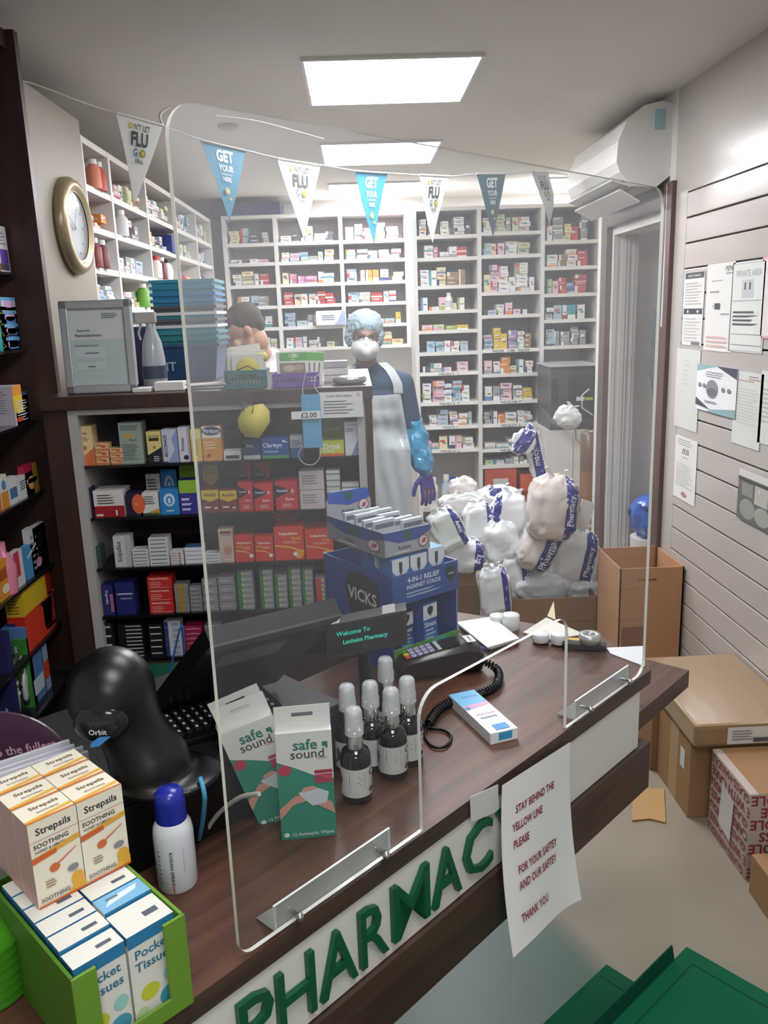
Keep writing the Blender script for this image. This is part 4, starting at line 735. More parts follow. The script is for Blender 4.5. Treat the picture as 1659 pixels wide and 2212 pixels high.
def bracket(t0, t1, label):
    b = MB(); h, d = .032, .034
    pr = lambda t: [C3(t, .952, -.006), C3(t, .952+h, -.006), C3(t, .952, -.006-d)]
    A, B_ = pr(t0), pr(t1); mg = M_BRKT
    b.prism(A, T, .003, 'dfe5e4'); b.prism([p-T*.003 for p in B_], T, .003, 'dfe5e4')
    b.add([C3(t0, .952, -.0055), C3(t1, .952, -.0055), C3(t1, .952+h, -.0055), C3(t0, .952+h, -.0055), C3(t0, .952, -.0085), C3(t1, .952, -.0085), C3(t1, .952+h, -.0085), C3(t0, .952+h, -.0085)], [(0,1,2,3), (4,7,6,5), (0,4,5,1)], mg)
    b.add([C3(t0, .952+h, -.0055), C3(t1, .952+h, -.0055), C3(t1, .952+h, -.0085), C3(t0, .952+h, -.0085)], [(0,1,2,3)], 'f0f4f2')
    o = part(b, 'foot_bracket', SC)
    for t in (t0+.022, t1-.024):
        b = MB(); c = C3(t, .952+h*.45, .001); M_ = N.to_track_quat('Z', 'Y').to_matrix().to_4x4(); b.T = Matrix.Translation(c) @ M_
        b.lathe([(.001, .016), (.004, .015), (.0055, .011), (.0055, .007), (.003, .006), (.003, -.012)], M_CHROME, 12); attach(b.build('screw'), SC)
bracket(.052, .236, 'l'); bracket(.676, .856, 'r')
# taped safety notice hanging from the counter edge
q = [(1085, 1697), (1232, 1603), (1250, 1940), (1096, 2062)]
c_ = [Pfr(*q[0], .01), Pfr(*q[1], .006), Pfr(*q[2], .035), Pfr(*q[3], .05)]
def pap(v):
    u, w = v.x, 1-v.y; L_ = c_[0].lerp(c_[3], w); R_2 = c_[1].lerp(c_[2], w); p = L_.lerp(R_2, u)
    return p + N*(v.z + .014*math.sin(w*math.pi)*(-1)*.5 + .006*math.sin(u*5)*w + .012*w*w*(u-.5)**2*4) 
b = MB(); s_ = MB(); n1 = 12
s_.add([(i/n1, j/n1, 0) for j in range(n1+1) for i in range(n1+1)], [(j*(n1+1)+i, j*(n1+1)+i+1, (j+1)*(n1+1)+i+1, (j+1)*(n1+1)+i) for j in range(n1) for i in range(n1)], mat('efefed', .7), True)
s_.add([(i/n1, j/n1, -.0006) for j in range(n1+1) for i in range(n1+1)], [(j*(n1+1)+i, (j+1)*(n1+1)+i, (j+1)*(n1+1)+i+1, j*(n1+1)+i+1) for j in range(n1) for i in range(n1)], mat('efefed', .7), True)
RD = '8e1f2c'
s_.deco((0,0,0), (1,0,0), (0,1,0), 1, 1, [('t','STAY BEHIND THE',.46,.80,.72,.05,RD), ('t','YELLOW LINE',.34,.70,.46,.05,RD), ('t','PLEASE',.24,.60,.28,.05,RD), ('t','FOR YOUR SAFTEY',.46,.44,.68,.05,RD), ('t','AND OUR SAFTEY',.44,.35,.66,.05,RD), ('t','THANK YOU',.34,.17,.42,.05,RD)], .0012)
b.warp(s_, pap); b.build('safety_notice', label='hanging white paper notice in red capitals asking customers to stay behind the line', cat='notice')
c2 = [Pfr(1016, 1722, .003), Pfr(1076, 1695, .003), Pfr(1078, 1752, .003), Pfr(1018, 1776, .003)]
b = MB(); b.prism([c_ for c_ in c2], N, -.001, 'd9dad7'); b.build('paper_scrap', label='small blank paper scrap taped to the counter edge beside the red lettered notice', cat='paper')
# ------------------------------------------------------------------ things on the counter
ZT = ZC+.0005
def carton_at(o3, ang, w, d, h, c, dec, name, label, cat='box', group=None, rot=None, mb=None):
    ob = carton_mb(w, d, h, c, dec).build(name, label=label, cat=cat, group=group); ob.location = o3; ob.rotation_euler = rot if rot else (0, 0, ang); return ob
A45 = math.pi/4
# cash drawer
ZD = Zk(1.055); a = Pz(251, 1733, ZD); c = Pz(722, 1524, ZD); du = (c-a).normalized(); dv = Vector((-du.y, du.x, 0)); ang = math.atan2(du.y, du.x)
DR = empty('cash_drawer', ((a+c)/2+dv*.1).xy.to_3d()+Vector((0, 0, ZC)), 'wide low black cash drawer under the screen and keyboard', 'cash drawer')
p0 = a-du*.08; L_ = (c-a).length+.10
def on_dr(u, v, z=0): return Vector((p0.x, p0.y, 0))+du*u+dv*v+Vector((0, 0, z))
b = MB(); b.T = Matrix.Translation((p0.x, p0.y, 0)) @ Matrix.Rotation(ang, 4, 'Z'); b.box((0, 0, ZT), (L_, .34, ZD), M_BLACKM, .004); part(b, 'case', DR)
b = MB(); b.T = Matrix.Translation((p0.x, p0.y, 0)) @ Matrix.Rotation(ang, 4, 'Z'); b.box((.02, -.004, ZT+.008), (L_-.02, 0, ZD-.012), M_BLACK, .0015); part(b, 'drawer_front', DR)
# keyboard
k0 = Pz(385, 1595, ZD+.012); k1 = Pz(605, 1530, ZD+.012); ku = (k1-k0).normalized(); kv = Vector((-ku.y, ku.x, 0)); ka = math.atan2(ku.y, ku.x); kl = (k1-k0).length
KB = empty('keyboard', (k0+kv*.05).xy.to_3d()+Vector((0, 0, ZD+.001)), 'compact black keyboard below the tilted screen back', 'keyboard')
MK = Matrix.Translation((k0.x, k0.y, ZD)) @ Matrix.Rotation(ka, 4, 'Z')
b = MB(); b.T = MK; b.box((-.015, -.015, .001), (kl+.01, .115, .013), M_BLACK, .003); part(b, 'base', KB)
keyc = mat('1b1c1f', .35); leg = 'c9cbd0'
for r in range(5):
    n = 12
    for i in range(n):
        if r == 0 and 3 < i < 8:
            if i > 4: continue
            w = kl/n*4-.003
        else: w = kl/n-.003
        b = MB(); b.T = MK @ Matrix.Translation((i*kl/n, r*.021, .013)); b.box((0, 0, 0), (w, .0175, .006), keyc, .0015)
        b.deco((0, 0, .006), (1,0,0), (0,1,0), w, .0175, [('r', .25, .3, .6, .75, leg)], .0003); part(b, 'key', KB)
# monitor seen from behind, leaning towards the counter front
dzk = Vector((0, 0, (ZD-ZC)))
TL = Pz(455, 1395, Zk(1.205)); TR = Pz(737, 1325, Zk(1.205)); BL = Pz(335, 1548, Zk(1.065)); BR = BL+(TR-TL)
MO = empty('monitor', ((BL+BR)/2).xy.to_3d()+Vector((0, 0, ZD)), 'black till monitor seen from behind, leaning over the keyboard', 'monitor')
nn = (TR-TL).cross(BL-TL).normalized(); nn = nn if nn.dot(EYE-TL) > 0 else -nn
b = MB(); b.prism([TL, TR, BR, BL], -nn, .03, M_BLACK); part(b, 'housing', MO)
up_ = (TL-BL).normalized(); ru = (TR-TL).normalized(); W_m = (TR-TL).length; H_m = (TL-BL).length
b = MB(); b.prism([TL+nn*.004, TR+nn*.004, TR+nn*.004-up_*.02, TL+nn*.004-up_*.02], -nn, .004, mat('3a3c40', .35)); part(b, 'top_bezel', MO)
b = MB(); s0 = BL+ru*(W_m*.18)+up_*(H_m*.62)+nn*.0015; b.prism([s0, s0+ru*W_m*.5, s0+ru*W_m*.5+up_*H_m*.16, s0+up_*H_m*.16], -nn, .0015, mat('55585c', .3)); part(b, 'grey_vent', MO)
mc = (BL+BR)/2+up_*.05-nn*.035
b = MB(); b.tube([mc, Vector((mc.x-nn.x*.02, mc.y-nn.y*.02, ZD+.01)), Vector((mc.x-nn.x*.02, mc.y-nn.y*.02, ZD+.001))], .018, M_BLACK, 12); part(b, 'stand', MO)
b = MB(); b.lathe([(.07, .001), (.07, .006), (.02, .012)], M_BLACK, 24, (mc.x, mc.y, ZD)); part(b, 'foot', MO)
# pole display
bp = Pz(790, 1560, ZT); 
PD = empty('pole_display', (bp.x, bp.y, ZC), 'black customer display on a pole reading a green welcome message', 'display')
dA = Pf(705, 1352, bp); dB = Pf(878, 1318, bp); dC = Pf(728, 1425, bp)
uu = (dB-dA).normalized(); vv = Vector((0, 0, 1))*(dA-dC).length; nf = Vector((uu.y, -uu.x, 0)).normalized()
tilt = Vector((0, 0, .062)) + nf*(-.016)
P0 = dA-tilt; b = MB(); w_ = (dB-dA)
b.prism([P0, P0+w_, P0+w_+tilt, P0+tilt], -nf, .045, M_BLACK); part(b, 'head', PD)
b = MB(); tn = w_.cross(tilt).normalized(); b.deco(P0, w_.normalized(), tilt.normalized(), w_.length, tilt.length, [('r',.03,.1,.97,.93,mat('0a0b0d', .12)), ('t','Welcome To',.33,.68,.42,.17,mat('1fb0a0', .5, emit=.6)), ('t','Lanheim Pharmacy',.48,.40,.72,.17,mat('1fb0a0', .5, emit=.6))], .0005); part(b, 'screen', PD)
for f0, f1 in ((.02, .16), (.70, .86)):
    b = MB(); b.prism([P0+w_*f0+tilt*1.01, P0+w_*f1+tilt*1.01, P0+w_*f1+tilt*1.01-nf*.046, P0+w_*f0+tilt*1.01-nf*.046], (0, 0, 1), .001, mat('d9dadb', .15, .4)); part(b, 'tape', PD, label='shiny clear tape patch')
pc = P0+w_*.45-nf*.02
b = MB(); b.tube([pc+Vector((0, 0, .01)), Vector((pc.x, pc.y, ZT+.01))], .012, M_BLACK, 12); b.lathe([(.045, 0), (.045, .006), (.015, .012)], M_BLACK, 20, (pc.x, pc.y, ZT)); part(b, 'pole', PD)
# dome scanner
sb = Pz(330, 1690, ZD); hd = Pf(240, 1495, sb)
SCN = empty('barcode_scanner', (sb.x, sb.y, ZD), 'black dome shaped desktop scanner with a blue leaf emblem', 'scanner')
b = MB(); fw2 = Vector((FW.x, FW.y, 0)).normalized(); rt2 = Vector((FW.y, -FW.x, 0)).normalized()
b.ell(hd, (.062, .062, .066), M_BLACK, 28, 18)
for k in range(9):
    f = k/8; c_ = hd.lerp(sb+Vector((0, 0, .03)), f); r = .062*(1-f)+.058*f-.012*math.sin(f*math.pi); b.ell(c_, (r, r, r), M_BLACK, 24, 14)
b.ell(sb+rt2*.02+Vector((0, 0, .012)), (.085, .07, .012), M_BLACK, 28, 8)
for v in b.v: v.z = max(v.z, ZD+.001)
attach(link_mesh('body', remesh(b, .005, 5), M_BLACK), SCN)
fc = hd-fw2*.055+rt2*.0+Vector((0, 0, -.02))
b = MB(); b.ell(fc+fw2*.004, (.038, .016, .03), mat('1d1e21', .15), 20, 12); part(b, 'window', SCN)
b = MB(); fo = fc-fw2*.0175+Vector((0, 0, -.028)); b.deco(fo-rt2*.022, rt2, Vector((0, 0, 1)), .044, .03, [('t','Orbit',.55,.82,.55,.3,'c9ccd0'), ('p',[(.25,.1),(.55,.15),(.95,.62),(.6,.6),(.35,.38)],'3f8fd0')], .001); part(b, 'emblem', SCN)
# aerosol
sp = Pz(385, 1905, ZT); r = .036
SP = empty('spray_can', (sp.x, sp.y, ZT), 'white aerosol spray can with royal blue cap beside the tissue tray', 'spray can'); SP.scale = (.78, .78, .78)
b = MB(); b.lathe([(r*.95, 0), (r, .004), (r, .105), (r*.93, .122), (r*.72, .134)], mat('dfe2ea', .25, coat=.3), 32)
s_ = MB(); s_.deco((0,0,0), (1,0,0), (0,1,0), 1, 1, [('t','KODAN SPRAY',.35,.45,.09,.7,'33363c',-90), ('t','DESINF',.35,.03,.09,.2,'b5302c',-90), ('l',.0,.1,.1,.85,8,'8c909a'), ('r',.62,.3,.63,.85,'b58a98')], .0)
b.warp(s_, lambda v: ((r+.0004)*math.cos(-2.3+v.x*2.2), (r+.0004)*math.sin(-2.3+v.x*2.2), .01+v.y*.095)); b.build('can', SP)
b = MB(); b.lathe([(r*.76, .128), (r*.76, .17), (r*.7, .185), (r*.45, .193), (.001, .195)], mat('1c2a9c', .3, coat=.3), 28); b.build('cap', SP)
# wipes boxes
TE = '2f8f78'
def wipes_dec():
    return {'F': [('p',[(0,0),(1,0),(1,.55),(.7,.58),(.3,.68),(0,.74)],TE), ('t','safe',.52,.885,.5,.1,'1f7a68',0,1), ('p',[(.82,.86),(.88,.86),(.88,.84),(.92,.84),(.92,.9),(.82,.9)],'1f7a68'), ('t','sound',.55,.80,.6,.1,'3a3c40',0,.2), ('r',.72,.745,.9,.76,'d8a0b0'),
      ('e',.13,.66,.12,.05,'c23a5c'), ('r',.66,.61,.98,.64,'b52a4a'), ('r',.66,.575,.98,.60,'c23a5c'), ('r',.66,.545,.98,.57,'c23a5c'), ('r',.66,.52,.98,.54,'c23a5c'),
      ('p',[(0,.2),(.0,.3),(.3,.42),(.7,.40),(.95,.33),(1,.22),(.8,.28),(.5,.36),(.25,.33)],'d39a88'), ('p',[(.35,.44),(.6,.5),(.9,.43),(.85,.33),(.6,.31),(.45,.38)],'cdd6e0'), ('p',[(.4,.44),(.7,.47),(.62,.5),(.45,.49)],'d9a090'), ('t','12 Antiseptic Wipes',.58,.045,.75,.06,'d0e4dc'), ('e',.1,.05,.05,.022,'e0ece6')],
      'L': [('r',0,0,1,.7,'1d6f5e'), ('r',0,.7,1,1,'c9cdc8')]}
def wipes(loc, rot, label):
    e = empty('wipes_box', loc, label, 'box', 'green and white antiseptic wipes boxes', rot=rot)
    w, d, h = .084, .022, .178
    carton_mb(w, d, h, 'dfe0da', wipes_dec()).build('box', e)
    b = MB(); z0, z1 = h, h+.034; y = d/2-.002
    for x0, x1, za, zb in ((-w/2, -.016, z0, z1), (.016, w/2, z0, z1), (-.016, .016, z0, z0+.016), (-.016, .016, z0+.023, z1)):
        b.box((x0, y-.0012, za), (x1, y, zb), 'e2e1dc')
    b.build('hang_tab', e); return e
w1 = Pz(668, 1800, ZT); va = math.radians(5)
wipes(w1, (0, 0, va+.0), 'front antiseptic wipes box standing upright, fully showing the hands picture')
w2 = Pz(640, 1798, ZT)+Vector((-.02, .032, 0)); wipes(w2+Vector((0, .012, .004)), (.02, -.30, .12), 'middle antiseptic wipes box leaning left behind the front one')
wipes(w2+Vector((-.002, .044, .004)), (.02, -.35, .10), 'rear antiseptic wipes box leaning left, mostly its white hanging tab showing')
# mist bottles
BOT6 = [(772, 1722, 'front left'), (850, 1672, 'front right'), (884, 1644, 'far right'), (806, 1655, 'middle'), (757, 1662, 'rear left'), (838, 1592, 'hindmost')]
for x, y, nm in BOT6:
    p = Pz(x, y, ZT); e = empty('mist_bottle', p, f"black mist spray bottle with frosted cap, {nm} of six on the counter", 'bottle', 'six black mist spray bottles', rz=math.radians(-25+x % 40))
    r = .0255; b = MB(); b.lathe([(r*.9, 0), (r, .003), (r, .078), (r*.85, .088), (r*.45, .095)], mat('0c0d12', .08, coat=.6), 24); b.build('bottle', e)
    s_ = MB(); s_.add([(i/14, j, 0) for j in (0, 1) for i in range(15)], [(i, i+1, 16+i, 15+i) for i in range(14)], mat('c9cac8', .5))
    s_.deco((0,0,0), (1,0,0), (0,1,0), 1, 1, [('r',.28,.3,.62,.9,'8d8f92'), ('r',.30,.32,.60,.88,'c9cac8'), ('l',.33,.45,.57,.8,4,'6d6f72'), ('e',.8,.8,.08,.12,'55575a'), ('e',.8,.8,.05,.08,'c9cac8'), ('e',.86,.45,.07,.12,'55575a'), ('e',.86,.45,.05,.09,'c9cac8'), ('e',.76,.2,.06,.1,'55575a'), ('e',.12,.6,.04,.2,'4a4c4f'), ('p',[(.05,.2),(.15,.35),(.2,.7),(.1,.5)],'55575a')], .0002)
    b = MB(); b.warp(s_, lambda v: ((r+.0003+v.z)*math.cos(-3.0+v.x*3.6), (r+.0003+v.z)*math.sin(-3.0+v.x*3.6), .014+v.y*.05)); b.build('paper_label', e)
    b = MB(); b.lathe([(.0135, .092), (.0135, .121), (.011, .123)], M_CHROME, 18); b.build('collar', e)
    b = MB(); b.lathe([(.0155, .117), (.0155, .135), (.0142, .139), (.0138, .156), (.011, .161), (.001, .162)], M_CLEARP, 18); b.lathe([(.0075, .112), (.0075, .15)], 'd0d2d4', 10); b.build('cap', e)
# card payment terminal
cA = Pz(862, 1480, ZT); cB = Pz(1052, 1452, ZT); cu = (cB-cA).normalized(); ca = math.atan2(cu.y, cu.x)
CR = empty('card_terminal', ((cA+cB)/2).xy.to_3d()+Vector((0, 0, ZT)), 'dark brown and black card payment terminal with colour coded keys', 'card terminal')
Lc = (cB-cA).length; MC = Matrix.Translation((cA.x, cA.y, ZT)) @ Matrix.Rotation(ca, 4, 'Z')
b = MB(); b.T = MC
side = [(0, .018), (.0, .03), (.015, .048), (Lc*.5, .062), (Lc*.8, .070), (Lc*.95, .062), (Lc, .04), (Lc, .015), (Lc*.97, .001), (.01, .001)]
vs = []; fs = []; ny = 9; Wd = .078
for j in range(ny+1):
    f = j/ny; ins = (abs(f-.5)*2)**5
    for x, z in side: vs.append((Lc/2+(x-Lc/2)*(1-.10*ins), f*Wd, .03+(z-.03)*(1-.35*ins)))
m = len(side)
for j in range(ny):
    for i in range(m): fs.append((j*m+i, (j+1)*m+i, (j+1)*m+(i+1) % m, j*m+(i+1) % m))
b.add(vs, fs, mat('1e1614', .3, coat=.3), True); b.add(vs[:m], [list(range(m))], mat('1e1614', .3)); b.add(vs[-m:], [list(range(m))[::-1]], mat('1e1614', .3)); part(b, 'body', CR)
def crp(x, y): # on the sloping top
    for (x0, z0), (x1, z1) in zip(side[1:], side[2:]):
        if x0 <= x <= x1: return (x, y, z0+(z1-z0)*(x-x0)/(x1-x0)+.0012)
    return (x, y, .06)
kc = [['c23a2c', 'd9b52a', '3f8a3a']]+[['6d5a9c']*3]*4
for i in range(5):
    for j in range(3):
        b = MB(); b.T = MC; x = .022+i*.0135; y = .056-j*.016 if True else 0; p = [crp(x, y-.012), crp(x+.011, y-.012), crp(x+.011, y), crp(x, y)]
        b.prism([Vector(q) for q in p], (0, 0, 1), .002, kc[i][2-j] if i == 0 else 'a9a4c8'); part(b, 'key', CR)
b = MB(); b.T = MC; b.prism([Vector(crp(.095, .012)), Vector(crp(.103, .012)), Vector(crp(.103, .06)), Vector(crp(.095, .06))], (0, 0, 1), .001, 'b9babd'); part(b, 'contactless_label', CR)
b = MB(); b.T = MC; b.prism([Vector(crp(.11, .012)), Vector(crp(.145, .012)), Vector(crp(.145, .06)), Vector(crp(.11, .06))], (0, 0, 1), .001, mat('22282b', .1)); part(b, 'display_window', CR)
b = MB(); b.T = MC; p = Vector(crp(Lc*.82, .02)); b.box((Lc*.80, .012, .0705), (Lc*.9, .05, .072), 'd9d9d6'); b.deco((Lc*.9, .014, .0722), (0,1,0), (-1,0,0), .034, Lc*.1, [('t','Verifone',.5,.5,.85,.4,'333')], .0002); part(b, 'sticker', CR)
# coiled cord
def helix(path, r, w, turns, mb, c):
    pts = [Vector(p) for p in path]; seg = [(pts[i+1]-pts[i]).length for i in range(len(pts)-1)]; tot = sum(seg); o = []; n = int(turns*10)
    def at_(s):
        for i, l in enumerate(seg):
            if s <= l: return pts[i].lerp(pts[i+1], s/l), (pts[i+1]-pts[i]).normalized()
            s -= l
        return pts[-1], (pts[-1]-pts[-2]).normalized()
    for i in range(n+1):
        p, d = at_(tot*i/n*.9999); s = d.cross(Vector((0, 0, 1))).normalized(); u = s.cross(d); a = 2*math.pi*turns*i/n
        o.append(p+s*(r*math.cos(a))+u*(r*math.sin(a)))
    mb.tube(o, w, c, 5)
def smooth_path(pts, n=6):
    out = []; P_ = [pts[0]]+pts+[pts[-1]]
    for i in range(1, len(P_)-2):
        for k in range(n):
            t = k/n; a, b_, c, d = P_[i-1], P_[i], P_[i+1], P_[i+2]
            out.append(.5*((2*b_)+(c-a)*t+(2*a-5*b_+4*c-d)*t*t+(3*b_-a-3*c+d)*t**3))
    return out+[pts[-1]]
pth = smooth_path([Pz(x, y, ZT+z) for x, y, z in [(1040, 1425, .03), (1075, 1448, .012), (1072, 1480, .01), (1035, 1500, .01), (985, 1512, .01), (945, 1535, .01), (925, 1565, .01)]])
b = MB(); helix(pth, .0075, .0024, 46, b, M_BLACK)
b.tube(smooth_path([Pz(x, y, ZT+.004) for x, y in [(925, 1565), (918, 1590), (935, 1612), (962, 1612), (975, 1592), (960, 1578), (930, 1572), (900, 1562), (870, 1560)]]), .003, M_BLACK, 6)
b.build('coiled_cord', label='black coiled cord curling from the card terminal across the counter', cat='cord')
# white medicine box lying on the counter
a = Pz(1043, 1612, ZT); c = Pz(1102, 1598, ZT); d = Pz(985, 1520, ZT); w_ = (c-a).length; l_ = (d-a).length; an = math.atan2(c.y-a.y, c.x-a.x); ctr = a+(c-a)/2+(d-a)/2
carton_at((ctr.x, ctr.y, ZT), an, w_, l_, .022, 'e4e6ea', {'U': [('r',0,.66,1,1,'6fb4e0'), ('t','NYTOL',.6,.86,.6,.1,'2d5fa8'), ('p',[(0,.56),(1,.62),(1,.68),(0,.66)],'d9a0c0'), ('e',.12,.6,.1,.04,'4a90c8'), ('t','Soft Eye Wipes',.5,.42,.7,.05,'c05a80',180), ('t','Sensitive',.5,.33,.6,.05,'5a5f6a',180), ('r',.3,.04,.8,.16,'2f8fd0')], 'F': [('r',.3,.2,.8,.9,'3a9ac8')]}, 'medicine_box', 'white and pale blue box lying flat on counter near the hatch')
# countertop papers and tubs
def flat(px, z, th, c, name, label, cat, group=None, dec=None):
    P_ = [Pz(x, y, z) for x, y in px]; b = MB(); b.prism(P_, (0, 0, 1), th, c); 
    return b.build(name, label=label, cat=cat, group=group)
for k in range(4):
    o = [(k*1.5*(-1)**k, -k*2) for _ in range(1)][0]
    flat([(1058+o[0], 1404-k), (1122, 1384-k), (1062, 1340-k*2), (990+o[0], 1352-k*2)], ZT+k*.004, .003, 'e4e3e0' if k else 'c9c8c4', 'paper_bundle', f"white paper bundle in clear sleeve, {['lowest','second','third','topmost'][k]} layer of pile beside the blue display", 'papers', 'paper bundles piled on counter')
flat([(1130, 1368), (1180, 1336), (1262, 1372), (1185, 1384)], ZT+.0005, .003, 'd9d4c8', 'paper_sheet', 'loose cream paper lying under the two small white tubs', 'paper')
flat([(1182, 1332), (1196, 1300), (1200, 1340)], ZT+.004, .002, 'cdbf9c', 'paper_scrap', 'creased cream scrap sticking up beside the tubs', 'paper')
flat([(1310, 1400), (1395, 1396), (1392, 1440), (1318, 1412)], ZT+.0005, .0012, 'e9eaf0', 'paper_sheet', 'bright white sheet at far right end of the counter', 'paper')
flat([(1210, 1385), (1262, 1387), (1300, 1400), (1262, 1402)], ZT+.0005, .01, 'd3a52c', 'sticky_pad', 'small yellow sticky pad beside the tape dispenser', 'pad')
for x, y, r, h, l in ((1075, 1352, .021, .022, 'low white tub behind the paper pile'), (1103, 1362, .022, .036, 'taller white tub behind the paper pile'), (1168, 1388, .021, .018, 'low white lid tub, left of pair on the loose paper'), (1208, 1392, .021, .022, 'low white lid tub, right of pair on the loose paper')):
    b = MB(); b.lathe([(r*.94, 0), (r, .002), (r, h), (r*.96, h+.002), (.001, h+.002)], mat('e6e6e4', .35), 28); b.build('tub', label=l, cat='tub', loc=Pz(x, y-4, ZT+.004 if x > 1120 else ZT))
tp = Pz(1262, 1402, ZT); TD = empty('tape_dispenser', tp, 'grey tape dispenser at the far back of the counter', 'tape dispenser', rz=-.3)
b = MB(); b.box((-.05, -.014, 0), (.05, .014, .016), M_BLACKM, .004); b.build('base', TD)
b = MB(); b.lathe([(.012, -.010), (.024, -.010), (.024, .010), (.012, .010), (.012, -.010)], mat('b9bbb8', .3, .4), 24, (0.012, -.002, .03), cap=False); b.build('tape_roll', TD)
b = MB(); b.tube([Pz(x, y, ZT+.004) for x, y in ((1015, 1390), (1052, 1404))], .004, '3a3f8c', 8); b.build('pen', label='blue pen lying beside the paper pile', cat='pen')
# cables on the near counter
b = MB(); b.tube(smooth_path([Pz(x, y, ZT+z_) for x, y, z_ in [(432, 1680, .15), (442, 1720, .13), (438, 1770, .07), (430, 1812, .006)]]), .0035, '4a9cc4', 8); b.build('cable', label='pale blue cable hanging down behind the white spray can', cat='cable')
b = MB(); b.tube(smooth_path([Pz(x, y, ZT+z_) for x, y, z_ in [(560, 1715, .12), (520, 1722, .10), (480, 1750, .06), (455, 1780, .025), (444, 1802, .005)]]), .0035, 'b9b7ae', 8); b.build('cable', label='thin grey cable curving on counter left of the wipes boxes', cat='cable')
# cold remedy display
va = math.radians(36); vu = Vector((math.cos(va), math.sin(va), 0)); vw = Vector((-math.sin(va), math.cos(va), 0))
v0 = kk(.046, 1.415, .95); v0.z = ZT; Wv, Lv, Hv = .16*K, .215*K, .19*K
VD = empty('remedy_display', v0+vu*Wv/2+vw*Lv/2, 'tall blue cardboard display stand of cold remedies with a green base strip', 'display stand')
MV = Matrix.Translation(v0) @ Matrix.Rotation(va, 4, 'Z'); VB = mat('1f4f9a', .4); VD2 = mat('26489a', .4)
b = MB(); b.T = MV; b.box((0, 0, 0), (.003, Lv, Hv), VD2); b.deco((0, Lv, 0), (0,-1,0), (0,0,1), Lv, Hv, [('p',[(.33,.74),(.38,.90),(.58,.95),(.80,.88),(.84,.72),(.78,.50),(.58,.34),(.40,.48)],'15221f'), ('p',[(.35,.74),(.40,.88),(.58,.925),(.78,.86),(.82,.72),(.76,.51),(.58,.37),(.42,.50)],'1f332e'), ('t','VICKS',.585,.70,.42,.14,'dfe3e4')], .0006)
part(b, 'side_board', VD)
b = MB(); b.T = MV; b.box((Wv-.003, 0, 0), (Wv, Lv, Hv), mat('8fa3bd', .5)); b.box((Wv-.0045, 0, 0), (Wv-.003, Lv, Hv), VB); part(b, 'side_board', VD)
b = MB(); b.T = MV; b.box((0, Lv-.003, 0), (Wv, Lv, Hv), VD2); part(b, 'back_board', VD)
b = MB(); b.T = MV; b.box((0, -.003, Hv*.70), (Wv, 0, Hv), VB); b.deco((0, -.003, Hv*.70), (1,0,0), (0,0,1), Wv, Hv*.3, [('t','4-IN-1 RELIEF',.46,.76,.52,.17,'e3eaf4'), ('t','AGAINST COLDS',.46,.54,.52,.17,'e3eaf4'), ('l',.2,.2,.75,.42,2,'a9c0e0'), ('p',[(.82,.85),(.94,.85),(.95,.55),(.88,.3),(.81,.55)],'15332e'), ('t','VICKS',.88,.62,.09,.12,'dfe3e4')], .0006); part(b, 'header', VD)
b = MB(); b.T = MV; b.box((0, -.0035, 0), (Wv, 0, Hv*.26), mat('4f9a3e', .5)); b.deco((0, -.0035, 0), (1,0,0), (0,0,1), Wv, Hv*.26, [('r',.55,.0,.8,1,'4aa898'), ('r',.56,.04,.79,.96,'58b5a4'), ('l',.6,.3,.76,.8,3,'d9ece4'), ('l',.86,.4,.97,.8,3,'cfe6c4'), ('l',.1,.3,.45,.7,3,'cfe6c4')], .0006); part(b, 'base_strip', VD)
b = MB(); b.T = MV; b.box((.003, .003, 0), (Wv-.005, Lv-.004, .004), VD2); b.box((.003, .003, Hv*.70), (Wv-.005, Lv-.004, Hv*.70+.003), VD2); part(b, 'tray_shelf', VD)
def inV(x, y, z, w, d, h, c, dec, label, name='medicine_box', rz=0, group=None):
    p = MV @ Vector((x, y, z)); return carton_at(p, va+rz, w, d, h, c, dec, name, label, group=group)
shield = lambda x, y, s: [('p',[(x-s,y+s),(x,y+s*1.2),(x+s,y+s),(x+s,y),(x,y-s*1.2),(x-s,y)],'17332c')]
SX = {'F': [('r',0,.72,1,.97,'e6eaee'), ('p',[(.3,.92),(.5,.95),(.7,.92),(.7,.84),(.5,.76),(.3,.84)],'17332c'), ('t','Sinex',.5,.63,.85,.1,'e6eaee'), ('r',0,0,1,.45,'2f86c8'), ('l',.15,.3,.85,.58,4,'b9d4ee'), ('r',.1,.1,.5,.2,'e6eaee')], 'L': [('r',0,0,1,1,'1d4a96')]}
inV(.115, .03, .005, .045, .04, .135, '2a62b0', SX, 'tall blue nasal spray box inside the front of the blue display', rz=.1)
inV(.065, .05, .005, .04, .035, .12, '1d3f84', SX, 'dark blue nasal spray box behind the tall one in the blue display', rz=.1)
inV(.03, .06, .005, .035, .035, .10, '1a2f66', {'F': [('t','7',.5,.5,.6,.3,'c9d0e0')]}, 'small navy box in left shade of the blue display', rz=.1)
VRD = {'F': [('r',0,0,1,.9,'2b7fc4'), ('p',[(0,1),(1,1),(1,.75),(.5,.45),(0,.75)],'e3e8ec'), ('p',[(.4,.92),(.6,.92),(.6,.72),(.5,.6),(.4,.72)],'17332c'), ('t','VapoRub',.5,.3,.85,.2,'e3e8ec')]}
for k, x in enumerate((.032, .083, .135)): inV(x, .028, Hv*.70+.004, .047, .045, .099+.004*(k == 2), '2b7fc4', VRD, f"small blue and white chest rub box, {ORD[k]} from left in the display top", group='chest rub boxes in the display top')
for k, x in enumerate((.032, .083)): inV(x, .09, Hv*.70+.004, .047, .045, .099, '1d6ab0', VRD, f"chest rub box in rear row of the display top, {ORD[k]} from left", group='chest rub boxes in the display top')
